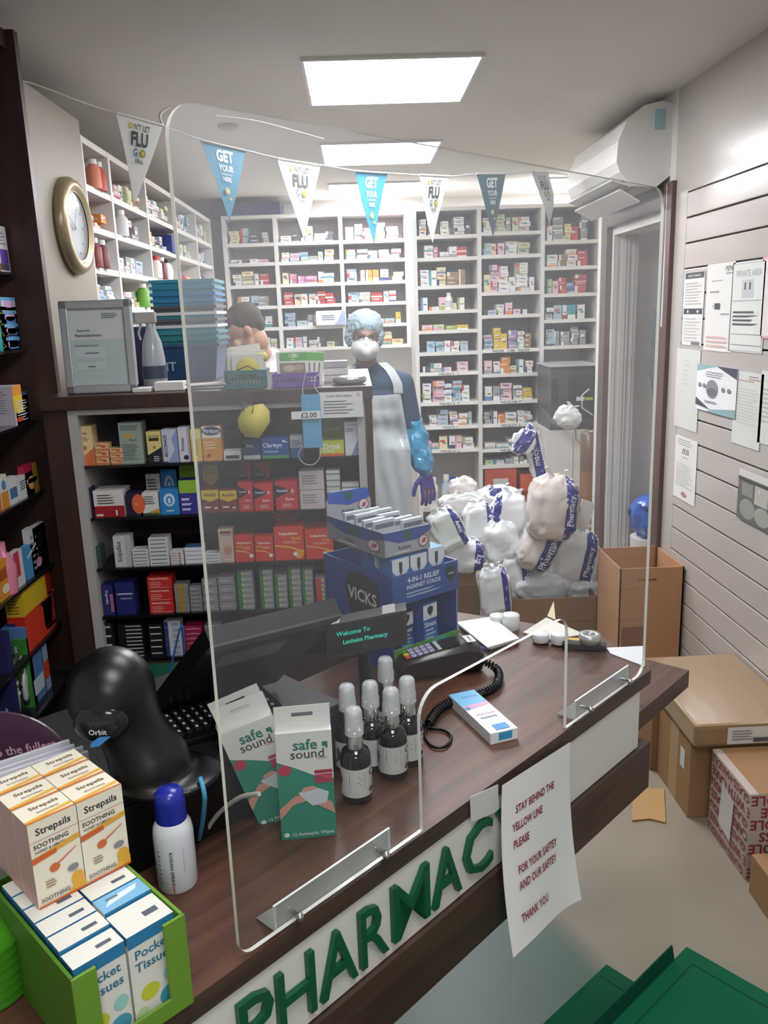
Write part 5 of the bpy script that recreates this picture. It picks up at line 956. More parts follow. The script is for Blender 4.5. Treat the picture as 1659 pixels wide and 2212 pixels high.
# capsule tray on top
ta = math.radians(34); tz0 = ZT+Hv*.70+.004+.105; p_ = kk(.036, 1.42, .95); 
AT = empty('capsule_tray', Vector((p_.x, p_.y, tz0)), 'open grey and blue counter tray with raised header, stacked on the blue display', 'display tray')
MA = Matrix.Translation((p_.x, p_.y, tz0)) @ Matrix.Rotation(ta, 4, 'Z'); Wa, La, Ha = .125, .225, .055
GB = 'a9adb4'
def trd(seed): return [('p',[(0,1),(1,1),(1,.75),(.7,.5),(.3,.5),(0,.75)],'23489c'), ('p',[(.4,.92),(.6,.92),(.6,.66),(.5,.55),(.4,.66)],'17534a'), ('t','Action',.42,.3,.3,.18,'4a3f6a'), ('l',.2,.1,.6,.2,1,'e4e4e8'), ('e',.84,.4,.11,.26,'8a3a4c'), ('e',.84,.4,.09,.21,'dcd8dc'), ('p',[(.79,.3),(.83,.5),(.9,.52),(.88,.34)],'c22a34')]
b = MB(); b.T = MA; b.box((0, 0, 0), (Wa, .002, Ha), GB); b.deco((0, 0, 0), (1,0,0), (0,0,1), Wa, Ha, trd(1), .0006)
b.box((0, 0, 0), (.002, La, Ha), mat('8f939b')); b.deco((0, La, 0), (0,-1,0), (0,0,1), La, Ha, trd(2), .0006); b.box((Wa-.002, 0, 0), (Wa, La, Ha), mat(GB)); b.box((0, 0, 0), (Wa, La, .002), GB); part(b, 'tray', AT)
b = MB(); b.T = MA; b.prism([Vector(p) for p in ((0, La, 0), (Wa, La, 0), (Wa, La, Ha+.02), (Wa*.92, La, Ha+.05), (Wa*.1, La, Ha+.055), (0, La, Ha+.03))], (0, 1, 0), .002, GB)
b.deco((0, La, Ha-.01), (1,0,0), (0,0,1), Wa, .062, [('p',[(.02,1),(.9,1),(.97,.8),(.97,.6),(.5,.42),(.03,.62)],'1f55b8'), ('p',[(.4,.92),(.58,.92),(.58,.7),(.49,.6),(.4,.7)],'17534a'), ('t','Action',.45,.22,.3,.16,'3a3f6a'), ('e',.82,.35,.12,.24,'8a3a4c'), ('e',.82,.35,.1,.2,'dcd8dc'), ('p',[(.77,.25),(.81,.42),(.88,.44),(.86,.28)],'c22a34')], .0006); part(b, 'header', AT)
for k in range(9):
    y = .022+k*.019; rr = random.Random(k); x = .033 if k % 2 else .088
    q_ = MA @ Vector((x+rr.uniform(-.006, .006), y, .003))
    carton_at(q_, ta+rr.uniform(-.06, .06), .058, .010, .062+rr.uniform(0, .012), 'd3d6dc', {'F': [('r',.05,.75,.95,.9,'6a7684'), ('r',.1,.3,.7,.5,'3f5fa0')], 'U': [('r',0,.3,1,.7,'9aa4ae')]}, 'blister_pack', f"silver edged capsule pack, {ORD[k]} from the front in the grey tray", 'pack', 'capsule packs in the tray')
# green tissue tray
g0 = kk(-.268, .612, .95); g0.z = ZT; ga = math.atan2(.074, .079); MG = Matrix.Translation(g0) @ Matrix.Rotation(ga, 4, 'Z'); Wg, Lg, Hg = .112*K, .215*K, .10*K
GT = empty('tissue_tray', g0+Vector((0, .15, 0)), 'lime green cardboard counter tray holding pocket tissues at lower left', 'tray')
GR = mat('4a7a1e', .45); GR2 = mat('6c962e', .5)
b = MB(); b.T = MG; b.box((0, 0, 0), (.004, Lg, Hg), GR); b.box((Wg-.004, 0, 0), (Wg, Lg, Hg), GR2); b.box((0, Lg-.004, 0), (Wg, Lg, Hg*.8), GR); b.box((.004, .004, 0), (Wg-.004, Lg-.004, .004), GR); part(b, 'tray', GT)
b = MB(); b.T = MG; 
for x0, x1, h in ((0, Wg*.2, Hg), (Wg*.8, Wg, Hg), (Wg*.2, Wg*.8, Hg*.18)): b.box((x0, -.003, 0), (x1, .001, h), GR2)
part(b, 'cut_out_front', GT)
TSU = {'F': [('r',0,.86,1,1,'2f7fb0'), ('t','Pocket',.5,.76,.8,.1,'3a7a98'), ('t','Tissues',.5,.62,.85,.1,'3a7a98'), ('e',.35,.3,.2,.09,'c9cf3a'), ('e',.8,.38,.15,.08,'9cd4c8'), ('e',.75,.15,.22,.1,'4aa0b8'), ('e',.15,.12,.12,.06,'bfe0a0')], 'U': [('r',.55,.35,.85,.55,'55606a')], 'L': [('r',0,.9,1,1,'2f7fb0')]}
TSB = {'F': TSU['F'], 'U': [('r',0,0,1,1,'7db8dc'), ('p',[(.1,.3),(.8,.5),(.9,.8),(.3,.7)],'d6e6f0'), ('r',.2,.6,.45,.75,'6a7f8c')]}
cw = (Wg-.012)/2
for i in range(2):
    y = .008
    for k in range(6):
        d_ = (.036 if (i == 1 and k == 0) else .032)*1.0; dd_ = TSB if (i == 1 and k == 1) else TSU
        if k == 0 and i == 1: d_ = .05
        q_ = MG @ Vector((.006+cw*(i+.5), y+d_/2, .005))
        ob = carton_mb(cw-.003, d_-.003, Hg*(1.0 if k else .97), 'e6e4da', dd_).build('tissue_pack', label=f"pocket tissue pack, {ORD[k]} from front in {['left','right'][i]} column of green tray", cat='tissues', group='pocket tissue packs in the tray'); ob.location = q_; ob.rotation_euler = (0, 0, ga); y += d_
# lozenge boxes on top of the tissues
STP = {'F': [('t','Strepsils',.5,.87,.88,.11,'2d3138'), ('r',0,.775,1,.785,'d9a0a0'), ('t','SOOTHING',.42,.72,.72,.08,'3c4148'), ('t','HONEY & LEMON',.38,.655,.6,.045,'5a5f66'), ('p',[(0,.54),(1,.62),(1,.68),(0,.6)],'e0a83a'), ('p',[(0,.53),(.5,.565),(.5,.62),(0,.60)],'d2622a'), ('e',.42,.40,.11,.05,'cf6a35'), ('p',[(.5,.42),(.9,.53),(.9,.54),(.5,.44)],'cf6a35'), ('l',.2,.2,.42,.3,3,'a08868'), ('e',.78,.3,.12,.04,'8a8c90'), ('e',.85,.16,.14,.08,'e0a83a'), ('p',[(.6,.0),(1,.0),(1,.12),(.75,.1)],'e0a83a'), ('t','SOOTHING',.36,.08,.6,.06,'4a4f56'), ('r',0,0,1,.025,'d2622a')],
       'U': [('t','Strepsils',.55,.7,.6,.3,'4a4038'), ('t','SOOTHING',.55,.42,.45,.18,'7a6a5c'), ('p',[(0,.04),(1,.2),(1,.34),(0,.18)],'e3b04a'), ('r',0,0,1,.08,'d2702a')], 'L': [('r',0,0,1,1,'c9a59c')]}
sw = .057; zs = ZT+.005+Hg*1.0+.001
s0 = MG.inverted() @ Pz(85, 1965, zs); 
for i in range(2):
    for k in range(3):
        q_ = MG @ Vector((s0.x+sw*(i+.5)+i*.001, s0.y+.021+k*.043, 0)); q_.z = zs
        ob = carton_mb(sw, .041, .108, 'ece4cf', STP).build('lozenge_box', label=f"cream honey lozenge box, {['front','middle','rear'][k]} of {['left','right'][i]} column stacked on the tissues", cat='box', group='honey lozenge boxes on the tissue tray'); ob.location = q_; ob.rotation_euler = (0, 0, ga)
# leaflets and round sign behind the lozenges
bl = Pz(222, 1868, ZT); lu = Vector((math.cos(.62), math.sin(.62), 0)); lv = Vector((-lu.y, lu.x, 0))
for k in range(5):
    p = Vector((bl.x, bl.y, ZT))+lv*(k*.007)-lu*(.004*k); h = .185+(.006*(k % 2))+(.012 if k == 4 else 0)
    b = MB(); b.prism([p-lu*.30, p, p+Vector((0, 0, h)), p-lu*.30+Vector((0, 0, h))], lv, .0055, 'c9c9d0' if k else 'd4d4da')
    if k == 0: b.deco(p-lu*.30, lu, Vector((0, 0, 1)), .30, h, [('r',.80,.15,.975,.72,'2b2d2e'), ('t','PLUS',.88,.6,.1,.08,'c9c9c9')], .0006)
    b.build('leaflet_pack', label=f"white leaflet pack standing behind the lozenges, {ORD[k]} from the front", cat='leaflets', group='white leaflet packs on edge')
q = Pz(40, 1700, ZD); c = Pf(5, 1655, q); c2 = Pf(100, 1640, q); R_ = .10
b = MB(); e_ = Vector((FW.y, -FW.x, 0)).normalized(); pts = [c+e_*(R_*math.cos(t*math.pi/24))+Vector((0, 0, R_*.85*math.sin(t*math.pi/24))) for t in range(48)]; nf2 = -Vector((FW.x, FW.y, 0)).normalized()
b.prism(pts, -nf2, .004, mat('4b2f45', .35)); b.deco(c-e_*R_-Vector((0, 0, R_*.85)), e_, Vector((0, 0, 1)), 2*R_, 2*R_*.85, [('t','to the fullest.',.68,.66,.5,.09,'c99aa8',8), ('t','Thank you',.66,.47,.46,.12,'e3c6cc',8)], .0008)
b.box((c.x-.04, c.y+.004, ZD+.001), (c.x+.04, c.y+.03, max(c.z-.05, ZD+.01)), M_BLACKM); b.build('round_sign', label='purple round sign with pale script at the lower left edge', cat='sign')
gp = Pz(10, 2130, ZT)
b = MB(); 
pr = []
for k in range(14): pr += [(.05+.004*(k % 2), .006*k)]
b.lathe(pr+[(.03, .088), (.001, .09)], mat('3f8a1c', .25, coat=.5), 28, (gp.x-.02, gp.y, ZT)); b.build('ribbed_tub', label='shiny green ribbed tub at the bottom left corner beside the tissue tray', cat='tub')
# ------------------------------------------------------------------ things standing on the display unit
ZU = 1.3925
def on_unit(x, y): return Pz(x, y, ZU)
A = Py(146, 848, 2.57); B_ = Py(300, 846, 2.57); C_ = Py(290, 645, 2.57); w_ = B_.x-A.x; h_ = C_.z-ZU
FR = empty('framed_certificate', (A.x+w_/2, 2.57, ZU), 'silver snap frame holding a printed certificate, leaning on the display unit top', 'frame')
FR.rotation_euler = (math.radians(-3), 0, 0)
b = MB(); t = .026; sv = mat('b9bcc0', .3, .5)
for x0, x1, z0, z1 in ((-w_/2, -w_/2+t, 0, h_), (w_/2-t, w_/2, 0, h_), (-w_/2, w_/2, 0, t), (-w_/2, w_/2, h_-t, h_)): b.box((x0, -.009, z0), (x1, .009, z1), sv, .004)
b.build('snap_frame', FR)
b = MB(); b.box((-w_/2+t*.8, -.002, t*.8), (w_/2-t*.8, .004, h_-t*.8), 'cfd3d4'); b.deco((-w_/2+t, -.002, t), (1,0,0), (0,0,1), w_-2*t, h_-2*t, [('r',0,0,1,.6,'b4c6c4'), ('r',.06,.36,.62,.5,'c4d0cf'), ('r',.06,.2,.62,.3,'c4d0cf'), ('t','Responsible',.25,.72,.4,.035,'55595c'), ('t','Pharmacist Notice',.33,.66,.58,.035,'55595c'), ('l',.6,.88,.9,.96,3,'8a8e94'), ('l',.06,.52,.6,.56,1,'8fa8a4'), ('r',.25,.42,.5,.43,'66707a'), ('r',.28,.24,.42,.25,'66707a')], .0006); b.build('certificate', FR)
b = MB(); b.box((-w_/2+t*.9, -.0035, t*.9), (w_/2-t*.9, -.003, h_-t*.9), glassy('frame_sheet', 'f4f6f8', .12, .08)); b.build('clear_cover', FR)
p = Py(338, 838, 2.70); p.z = ZU; SB = empty('spray_bottle', p, 'grey trigger spray bottle with dark round label beside the silver frame', 'spray bottle')
b = MB(); b.lathe([(.034, 0), (.038, .006), (.036, .09), (.03, .14), (.014, .185), (.012, .2)], mat('9ea3a8', .2, coat=.4), 24); b.build('bottle', SB)
b = MB(); b.lathe([(.0385, .03), (.0385, .07)], mat('3a4256', .4), 24, cap=False); b.build('round_label', SB)
b = MB(); b.box((-.045, -.012, .2), (.02, .012, .235), mat('a6a29c', .3), .006); b.tube([(-.03, 0, .2), (-.04, 0, .17), (-.035, 0, .15)], .004, 'a6a29c'); b.build('trigger_head', SB)
# stack of shopping baskets
bx0, bx1 = Py(345, 820, 2.95).x, Py(476, 820, 2.95).x; bw = bx1-bx0
cols = ['2f4f74', '2f7d86', '2f8a96', '3b8f9c', '5c6066', '3590a0', '55585c', '2f86b0', '2b7fb4', '2f8fae', '3a9cb4']
for k in range(11):
    e = empty('shopping_basket', ((bx0+bx1)/2, 3.06, ZU+.001+k*.0215), f"plastic shopping basket, {['lowest and deepest steel blue one','second','third','fourth','fifth','sixth','seventh','eighth','ninth','tenth','topmost'][k]} of the nested blue teal stack", 'basket', 'nested shopping baskets')
    b = MB(); c = mat(cols[k], .35); H = .125; w1, w0, d1, d0 = bw/2, bw/2-.018, .11, .095
    def ring(w, d, z): return [(-w, -d, z), (w, -d, z), (w, d, z), (-w, d, z)]
    vs = ring(w0, d0, 0)+ring(w1, d1, H)+ring(w1-.003, d1-.003, H)+ring(w0-.003, d0-.003, .003)
    fs = [(3,2,1,0)]+[(i, (i+1) % 4, 4+(i+1) % 4, 4+i) for i in range(4)]+[(4+i, 4+(i+1) % 4, 8+(i+1) % 4, 8+i) for i in range(4)]+[(8+i, 8+(i+1) % 4, 12+(i+1) % 4, 12+i) for i in range(4)]+[(12,13,14,15)]
    b.add(vs, fs, c); b.build('tub', e)
    b = MB(); rim = mat('dfe3e4' if k in (3, 5) else cols[k], .3)
    for x0, y0, x1, y1 in ((-w1-.006, -d1-.006, w1+.006, -d1), (-w1-.006, d1, w1+.006, d1+.006), (-w1-.006, -d1, -w1, d1), (w1, -d1, w1+.006, d1)): b.box((x0, y0, H-.010), (x1, y1, H), rim)
    b.build('rim', e)
    if k == 0:
        b = MB(); b.deco((-w0, -d0-.011, .0), (1,0,0), (0,0,1), 2*w0, H*.8, [('t','IT',.15,.5,.2,.35,'a9b8c4')], .001); b.build('lettering', e)
p = Py(306, 838, 2.86); p.z = ZU; b = MB(); b.box((p.x-.03, p.y, ZU), (p.x+.03, p.y+.16, ZU+.19), mat('2a2f5c', .35), .004); b.build('storage_tub', label='dark navy plastic tub between silver frame and spray bottle', cat='tub')
for (x0, x1, y0, y1, l, z0) in ((283, 326, 839, 849, 'small white flat box at right foot of the silver frame', 0), (331, 396, 824, 846, 'long white flat carton lying before the basket stack', .001)):
    a = Pz(x0, y1, ZU); c = Pz(x1, y1-3, ZU); b = MB(); b.box((a.x, a.y+.015, ZU), (c.x, a.y+.07, ZU+.012+z0*14), 'dedbd7', .002); b.build('flat_box', label=l, cat='box')
b = MB(); a = Pz(395, 847, ZU); 
for k in range(5): b.T = Matrix.Translation((a.x+.06, a.y+.05, ZU+k*.004)) @ Matrix.Rotation(-.15+.13*k, 4, 'Z'); b.box((-.055, -.035, 0), (.055, .035, .0035), ['d8d5d0', '3c3d3f', 'c9c5bf', '55524c', 'cfccc6'][k])
b.build('magazine_pile', label='small untidy pile of grey and black booklets left of the teal basket', cat='booklets')
def slot_basket(x0, x1, yb, yt, c, name_l, Y=2.53):
    a = Py(x0, yb, Y); d = Py(x1, yb, Y); h = Py((x0+x1)/2, yt, Y).z-ZU; w = d.x-a.x
    e = empty('storage_basket', ((a.x+d.x)/2, Y, ZU), name_l, 'basket'); m = mat(c, .35); b = MB(); dd = .10
    b.box((-w/2+.008, 0, 0), (w/2-.008, dd, .003), m)
    for yy in (0, dd):
        b.box((-w/2+.004, yy, .003), (w/2-.004, yy+.003, .014), m); b.box((-w/2, yy-.002, h-.012), (w/2, yy+.004, h), m)
        n = 12
        for k in range(n+1): x = -w/2+.004+(w-.011)*k/n; b.box((x, yy, .014), (x+.0032, yy+.003, h-.012), m)
        b.box((-w/2+.004, yy, h*.5), (w/2-.004, yy+.003, h*.5+.004), m)
    for xx in (-w/2, w/2-.004): b.box((xx, 0, 0), (xx+.004, dd, h), m)
    b.build('basket', e); return e, w, h, (a.x+d.x)/2, Y
e, w, h, xc, Y = slot_basket(487, 578, 846, 800, '1d6c70', 'teal slotted plastic basket full of packed face masks')
for k in range(6):
    b = MB(); b.T = Matrix.Translation((xc+random.Random(k).uniform(-.012, .012), Y+.015+k*.013, ZU+.006)) @ Matrix.Rotation(random.Random(k+9).uniform(-.12, .12), 4, 'Y')
    b.box((-.048, 0, 0), (.048, .003, .095+.005*k), mat('dcdad2', .25, coat=.4), .001)
    if k == 0: b.ell((0.0, -.006, .055), (.034, .009, .03), 'd8c64a', 16, 8); b.tube([(-.03, -.012, .05), (0, -.016, .062), (.03, -.012, .045), (.02, -.012, .03), (-.02, -.014, .04)], .0015, '222')
    b.build('packed_mask', label=f"clear packet with face mask, {ORD[k]} from front in the teal basket", cat='packet', group='packed masks in the teal basket')
b = MB(); b.ell((xc+.045, Y+.05, ZU+.09), (.02, .025, .018), 'd9c850', 14, 8); b.build('face_mask', label='yellow mask edge showing between teal and purple baskets', cat='mask')
e, w, h, xc, Y = slot_basket(590, 690, 849, 806, '7b4fa8', 'purple slotted plastic basket holding green and white leaflets')
for k in range(4):
    b = MB(); b.T = Matrix.Translation((xc-.008+.012*k, Y+.015+k*.016, ZU+.006)) @ Matrix.Rotation(-.1, 4, 'X') @ Matrix.Rotation(.04*k, 4, 'Y')
    b.box((-.048, 0, 0), (.048, .003, .098), 'e4e4de'); b.deco((-.048, 0, 0), (1,0,0), (0,0,1), .096, .098, [('r',.1,.72,1,.97,'5fa84a'), ('t','CBD',.55,.88,.3,.12,'e8f0e0'), ('t','OIL',.52,.77,.12,.06,'e8f0e0'), ('r',.1,.36,.9,.66,'8c7a6a'), ('e',.4,.5,.2,.1,'c4b09a'), ('e',.7,.52,.15,.1,'b09a86'), ('l',.15,.1,.85,.3,3,'b0b4b0')], .0005)
    b.build('leaflet', label=f"green topped oil leaflet, {ORD[k]} from front in the purple basket", cat='leaflet', group='leaflets in the purple basket')
a = Py(700, 812, 2.66); 
for k in range(3):
    b = MB(); b.box((a.x, 2.66+.01*k, ZU+k*.022), (a.x+.075, 2.74, ZU+k*.022+.02), ['c9c5c9', 'd4d0cf', 'a9a2ac'][k], .001); b.build('flat_box', label=f"flat grey white carton, {['lowest','middle','topmost'][k]} of pile behind the purple basket", cat='box', group='flat cartons behind the purple basket')
b = MB(); a = Py(720, 835, 2.53); b.T = Matrix.Translation((a.x+.05, 2.56, ZU+.014)); b.ell((0, 0, 0), (.052, .04, .0135), mat('b9b8b8', .15, .6, bump=.4, bscale=60), 20, 10, e=.6); b.build('foil_pouch', label='crinkled silver foil pouch at the right end of unit top', cat='pouch')
# hanging masks
def fpt(x, y, Y=2.455): return Py(x, y, Y)
e = empty('face_mask', fpt(550, 910), 'yellow cup face mask hanging before the display unit by black straps', 'mask')
b = MB(); q = [(540,876),(568,872),(582,888),(583,912),(560,946),(530,944),(515,925),(514,905),(522,888)]; c0 = fpt(550, 910)
vs = [fpt(x, y)-e.location for x, y in q]; cc = fpt(552, 908)-e.location+Vector((0, -.03, 0)); mid = [v.lerp(cc, .5)+Vector((0, -.012, 0)) for v in vs]; n = len(vs)
b.add(vs+mid+[cc], [(i, (i+1) % n, n+(i+1) % n, n+i) for i in range(n)]+[(n+i, n+(i+1) % n, 2*n) for i in range(n)], 'd9cb5c', True); b.add([v+Vector((0, .003, 0)) for v in vs], [list(range(n))[::-1]], 'cfc9a8'); b.build('cup', e)
b = MB(); b.tube([fpt(x, y, 2.45)-e.location for x, y in [(520,872),(528,890),(531,905)]], .0018, '1c1e24'); b.tube([fpt(x, y, 2.425)-e.location for x, y in [(510,868),(548,875),(545,892)]], .0018, '1c1e24'); b.tube([fpt(x, y, 2.45)-e.location for x, y in [(500,812),(530,850),(545,875)]], .0015, '2b3a44'); b.build('strap', e)
e = empty('surgical_mask', fpt(672, 905), 'pale blue pleated surgical mask hanging down over the display unit edge', 'mask')
a = fpt(650, 853)-e.location; c = fpt(697, 966)-e.location; 
b = MB()
for k in range(6):
    x0 = a.x+(c.x-a.x)*k/6; x1 = a.x+(c.x-a.x)*(k+1)/6; b.box((x0, -.002-(k % 2)*.0015, c.z), (x1, .001, a.z), mat('5fa9cf', .6))
b.build('pleated_sheet', e)
b = MB(); b.tube(smooth_path([fpt(x, y)-e.location for x, y in [(655,963),(645,982),(655,1000),(675,1004),(690,990),(692,964)]]), .0013, 'cfd3d6', 6); b.tube(smooth_path([fpt(x, y)-e.location for x, y in [(655,854),(654,836),(662,800)]]), .0013, 'cfd3d6', 6); b.tube(smooth_path([fpt(x, y)-e.location for x, y in [(692,854),(680,835),(682,815),(692,808)]]), .0013, 'cfd3d6', 6); b.build('ear_loop', e)
a = fpt(630, 906, 2.445); c = fpt(692, 887, 2.445); b = MB(); b.box((a.x, 2.4425, a.z), (c.x, 2.444, c.z), 'e9e9e8'); b.deco((a.x, 2.4425, a.z), (1,0,0), (0,0,1), c.x-a.x, c.z-a.z, [('t','£2.00',.6,.5,.6,.7,'222')], .0004); b.build('price_label', label='white price strip reading 2.00 stuck across the blue mask', cat='label')
# green crate with a blue lanyard below the display unit shelves
a = Pz(322, 1530, .5); 
b = MB(); x0, x1 = Py(290, 1480, 2.3).x, Py(400, 1480, 2.3).x; zt_ = Py(340, 1475, 2.3).z; b.box((x0, 2.25, .3), (x1, 2.45, zt_), mat('175c40', .4), .004); b.box((x0-.01, 2.24, 0), (x1+.01, 2.46, .3), M_DARK); b.build('plastic_crate', label='dark green plastic crate seen behind the scanner, below black cartons', cat='crate')
b = MB(); b.tube(smooth_path([Py(x, y, 2.28) for x, y in [(362,1545),(360,1480),(372,1430),(392,1350),(398,1400),(394,1440),(375,1490),(368,1530)]]), .003, '2f5fae', 8); b.build('lanyard', label='blue cord looping down in front of the black cartons', cat='cord')

# ------------------------------------------------------------------ parcels: white carrier bags
def bag(cx, cy, wpx, hpx, Y, rot, seed, label, band=None, text=None, square=.6, tint='ebedf0', depth=.75, ang=90, knot=True, flip=1):
    square = min(square, .55) if square < .75 else square
    c = Py(cx, cy, Y); s = Y/1847*1.2; w, h = wpx*s, hpx*s; d = min(w, h)*depth
    e = empty('carrier_bag', c, label, 'bag', None); e['group'] = 'white pharmacy carrier bags in the heap'
    nu, nv = 44, 30; vs = []; fs = []
    def sp(v, e_): return math.copysign(abs(v)**e_, v)
    for j in range(nv+1):
        ph = -math.pi/2+math.pi*j/nv
        for i in range(nu):
            a = 2*math.pi*i/nu; q = Vector((sp(math.cos(ph), square)*sp(math.cos(a), square), sp(math.cos(ph), square)*sp(math.sin(a), square), sp(math.sin(ph), square)))
            p = Vector((q.x*w/2, q.y*d/2, q.z*h/2)); k = p*22+Vector((seed*3.1, seed, 0))
            nzv = noise.noise(k)*.014+noise.noise(k*2.4)*.010-abs(noise.noise(k*3.7))*.010
            f = max(0, q.z); fold = math.cos(a*9+seed)*f*f*.006
            r = 1-.30*f**3
            vs.append(Vector((p.x*r, p.y*r, p.z))+q.normalized()*(nzv+fold))
    for j in range(nv):
        for i in range(nu): i2 = (i+1) % nu; fs.append((j*nu+i, j*nu+i2, (j+1)*nu+i2, (j+1)*nu+i))
    b = MB(); m = mat(tint, .3, coat=.2, bump=.35, bscale=45); b.add(vs, fs, m, True)
    if band:
        bv = BVHTree.FromPolygons([v[:] for v in vs], fs)
        def cast(x, z, lift):
            hit = bv.ray_cast(Vector((x, -1, z)), Vector((0, 1, 0)))
            if hit[0] is None: return None
            return hit[0]+Vector((0, -1, 0))*.0015+hit[1]*(-lift if hit[1].y > 0 else lift)
        x0, x1 = band; s_ = MB(); nn_ = 36; g = []
        for j in range(nn_+1):
            for i in range(7): g.append(cast((x0+(x1-x0)*i/6)*w/2, (-.97+1.94*j/nn_)*h/2, .0006))
        ff = []
        for j in range(nn_):
            for i in range(6):
                t4 = (j*7+i, j*7+i+1, (j+1)*7+i+1, (j+1)*7+i)
                if all(g[k_] is not None for k_ in t4): ff.append(t4)
        used = sorted({k_ for f in ff for k_ in f}); rm = {k_: n_ for n_, k_ in enumerate(used)}
        if ff: b.add([g[k_] for k_ in used], [[rm[k_] for k_ in f] for f in ff], M_BAGBLUE, True)
        if text:
            s_ = MB(); s_.deco((x0*w/2, -.9*h/2, 0), (1,0,0), (0,1,0), (x1-x0)*w/2, .9*h, [('t', text, .5, .5, .62, .86, 'e6e6ee', ang, .6)], 0)
            pts = [cast(v.x, v.y, .0034) for v in s_.v]; ff = [f for f in s_.f if all(pts[k_] is not None for k_ in f)]
            used = sorted({k_ for f in ff for k_ in f}); rm = {k_: n_ for n_, k_ in enumerate(used)}
            if ff: b.add([pts[k_] for k_ in used], [[rm[k_] for k_ in f] for f in ff], 'e6e6ee')
    b.build('bag_body', e)
    if knot:
        b = MB(); rr = random.Random(seed)
        for k_ in range(2):
            sx = (-1)**k_; P_ = [Vector((sx*.004, 0, h*.44)), Vector((sx*w*.10, -.01, h*.50)), Vector((sx*w*.2, -.015, h*(.56+.05*rr.random())))]
            n_ = len(P_); vs2 = []
            for q in P_: vs2 += [q+Vector((-.012, 0, 0)), q+Vector((.012, -.004, .003)), q+Vector((.004, .006, .004))]
            b.add(vs2, [(i*3+k2, i*3+(k2+1) % 3, i*3+3+(k2+1) % 3, i*3+3+k2) for i in range(n_-1) for k2 in range(3)]+[(2, 1, 0), (6, 7, 8)], m, False)
        b.build('tied_handles', e)
    e.rotation_euler = (0, math.radians(rot), 0); return e
bag(1238, 1200, 92, 112, 3.95, 12, 10, 'bulky carrier bag with printed blue band, rightmost of the heap', (.25, .75), 'Pharmacy')
bag(1170, 1268, 112, 66, 3.9, 3, 12, 'plain bluish white bag slumped in the cardboard tray, left of two', tint='e0e6ea', square=.8, knot=False)
bag(1257, 1274, 72, 50, 3.9, 0, 13, 'small plain clear-ish bag at right end of the cardboard tray', tint='dfe6ea', square=.8, knot=False)
bag(1118, 1238, 82, 100, 3.95, -6, 8, 'carrier bag with a blue band reading Phar in the middle of the heap', (.1, .65), 'Phar')
bag(1165, 1178, 74, 100, 3.85, 24, 9, 'tilted carrier bag with peach contents and blue band below the biggest bag', (.05, .85), 'Pharmacy', tint='e2d8d2')
bag(1193, 1095, 96, 128, 3.8, 4, 1, 'biggest carrier bag, peach tinted with vertical blue Pharmacy band, on top of heap', (.38, .85), 'Pharmacy', tint='e2d6d0')
bag(965, 1142, 62, 82, 3.9, -24, 3, 'box shaped white bag tilted left at left end of the heap', (.55, .98), 'macy', square=.4, tint='dfe5e2')
bag(1033, 1130, 56, 84, 4.0, -4, 4, 'box shaped white bag with narrow blue band, second from heap left', (.55, .98), 'macy', square=.4)
bag(1098, 1118, 76, 98, 4.0, 8, 5, 'round full white bag left of the biggest bag', (-.95, -.55), None)
bag(1083, 1168, 72, 90, 3.95, -8, 6, 'plain white bag behind the Phar banded bag', square=.7)
bag(996, 1198, 96, 66, 3.95, 6, 7, 'low wide white bag with blue corner band under the tilted boxy bag', (.5, .85), 'acy')
bag(1068, 1276, 62, 100, 3.75, -6, 11, 'upright boxy white bag standing on floor at the heap front', (.45, .8), None, square=.35, tint='d9dcdf')
bag(1010, 1090, 110, 46, 4.3, 0, 14, 'flattened white bag at the back of the heap under the gloved hand', tint='dcdbd8')
bag(1075, 1078, 90, 50, 4.35, 0, 15, 'crumpled white bag behind the round full one', (-.4, .1), None)
bag(1000, 1058, 56, 46, 4.5, 10, 16, 'small pinkish white bag by the medicine bottles', tint='e2dad8', knot=False)
bag(1226, 902, 52, 46, 5.3, 20, 17, 'crumpled white carrier bag lying on the white drawer cabinet', tint='dfe2e0', square=.9)
bag(1132, 955, 46, 52, 3.95, 35, 18, 'rolled bag end with a blue band sticking up above the heap', (-.6, .5), None, square=.9, knot=False, depth=.4)
bag(1158, 985, 34, 130, 3.98, -12, 19, 'long twisted bag neck with blue printed strip rising above the biggest bag', (-.5, .6), 'macy', square=.9, knot=False, depth=.5)
bottle((.665, 5.99, .2), .05, .21, 'e2e2e4', '2f4fae', 'large white medicine jar with royal blue cap on lowest shelf of tall shelving')
# cardboard tray and brown boxes around the heap
def open_box(x0, x1, y0, y1, h, c, label, name='cardboard_box', z0=0, t=.005, dec=None, closed=False):
    b = MB(); m = mm(c)
    if closed: b.box((x0, y0, z0), (x1, y1, h), m, .003)
    else:
        b.box((x0, y0, z0), (x1, y0+t, h), m); b.box((x0, y1-t, z0), (x1, y1, h), m); b.box((x0, y0, z0), (x0+t, y1, h), m); b.box((x1-t, y0, z0), (x1, y1, h), m); b.box((x0, y0, z0), (x1, y1, z0+t), m)
    for k_, L in (dec or {}).items():
        F = {'F': ((x0, y0, z0), (1,0,0), (0,0,1), x1-x0, h-z0), 'L': ((x0, y1, z0), (0,-1,0), (0,0,1), y1-y0, h-z0), 'U': ((x0, y0, h), (1,0,0), (0,1,0), x1-x0, y1-y0)}[k_]; b.deco(*F, L, .0006)
    return b.build(name, label=label, cat='box')
a = Py(1103, 1345, 3.72); c = Py(1290, 1345, 3.72); ht = Py(1200, 1292, 3.72).z
open_box(a.x, c.x, 3.72, 4.08, max(ht, .08), M_CARD2, 'low open cardboard tray on the floor under the bag heap')
a = Py(980, 1310, 3.9); c = Py(1042, 1310, 3.9)
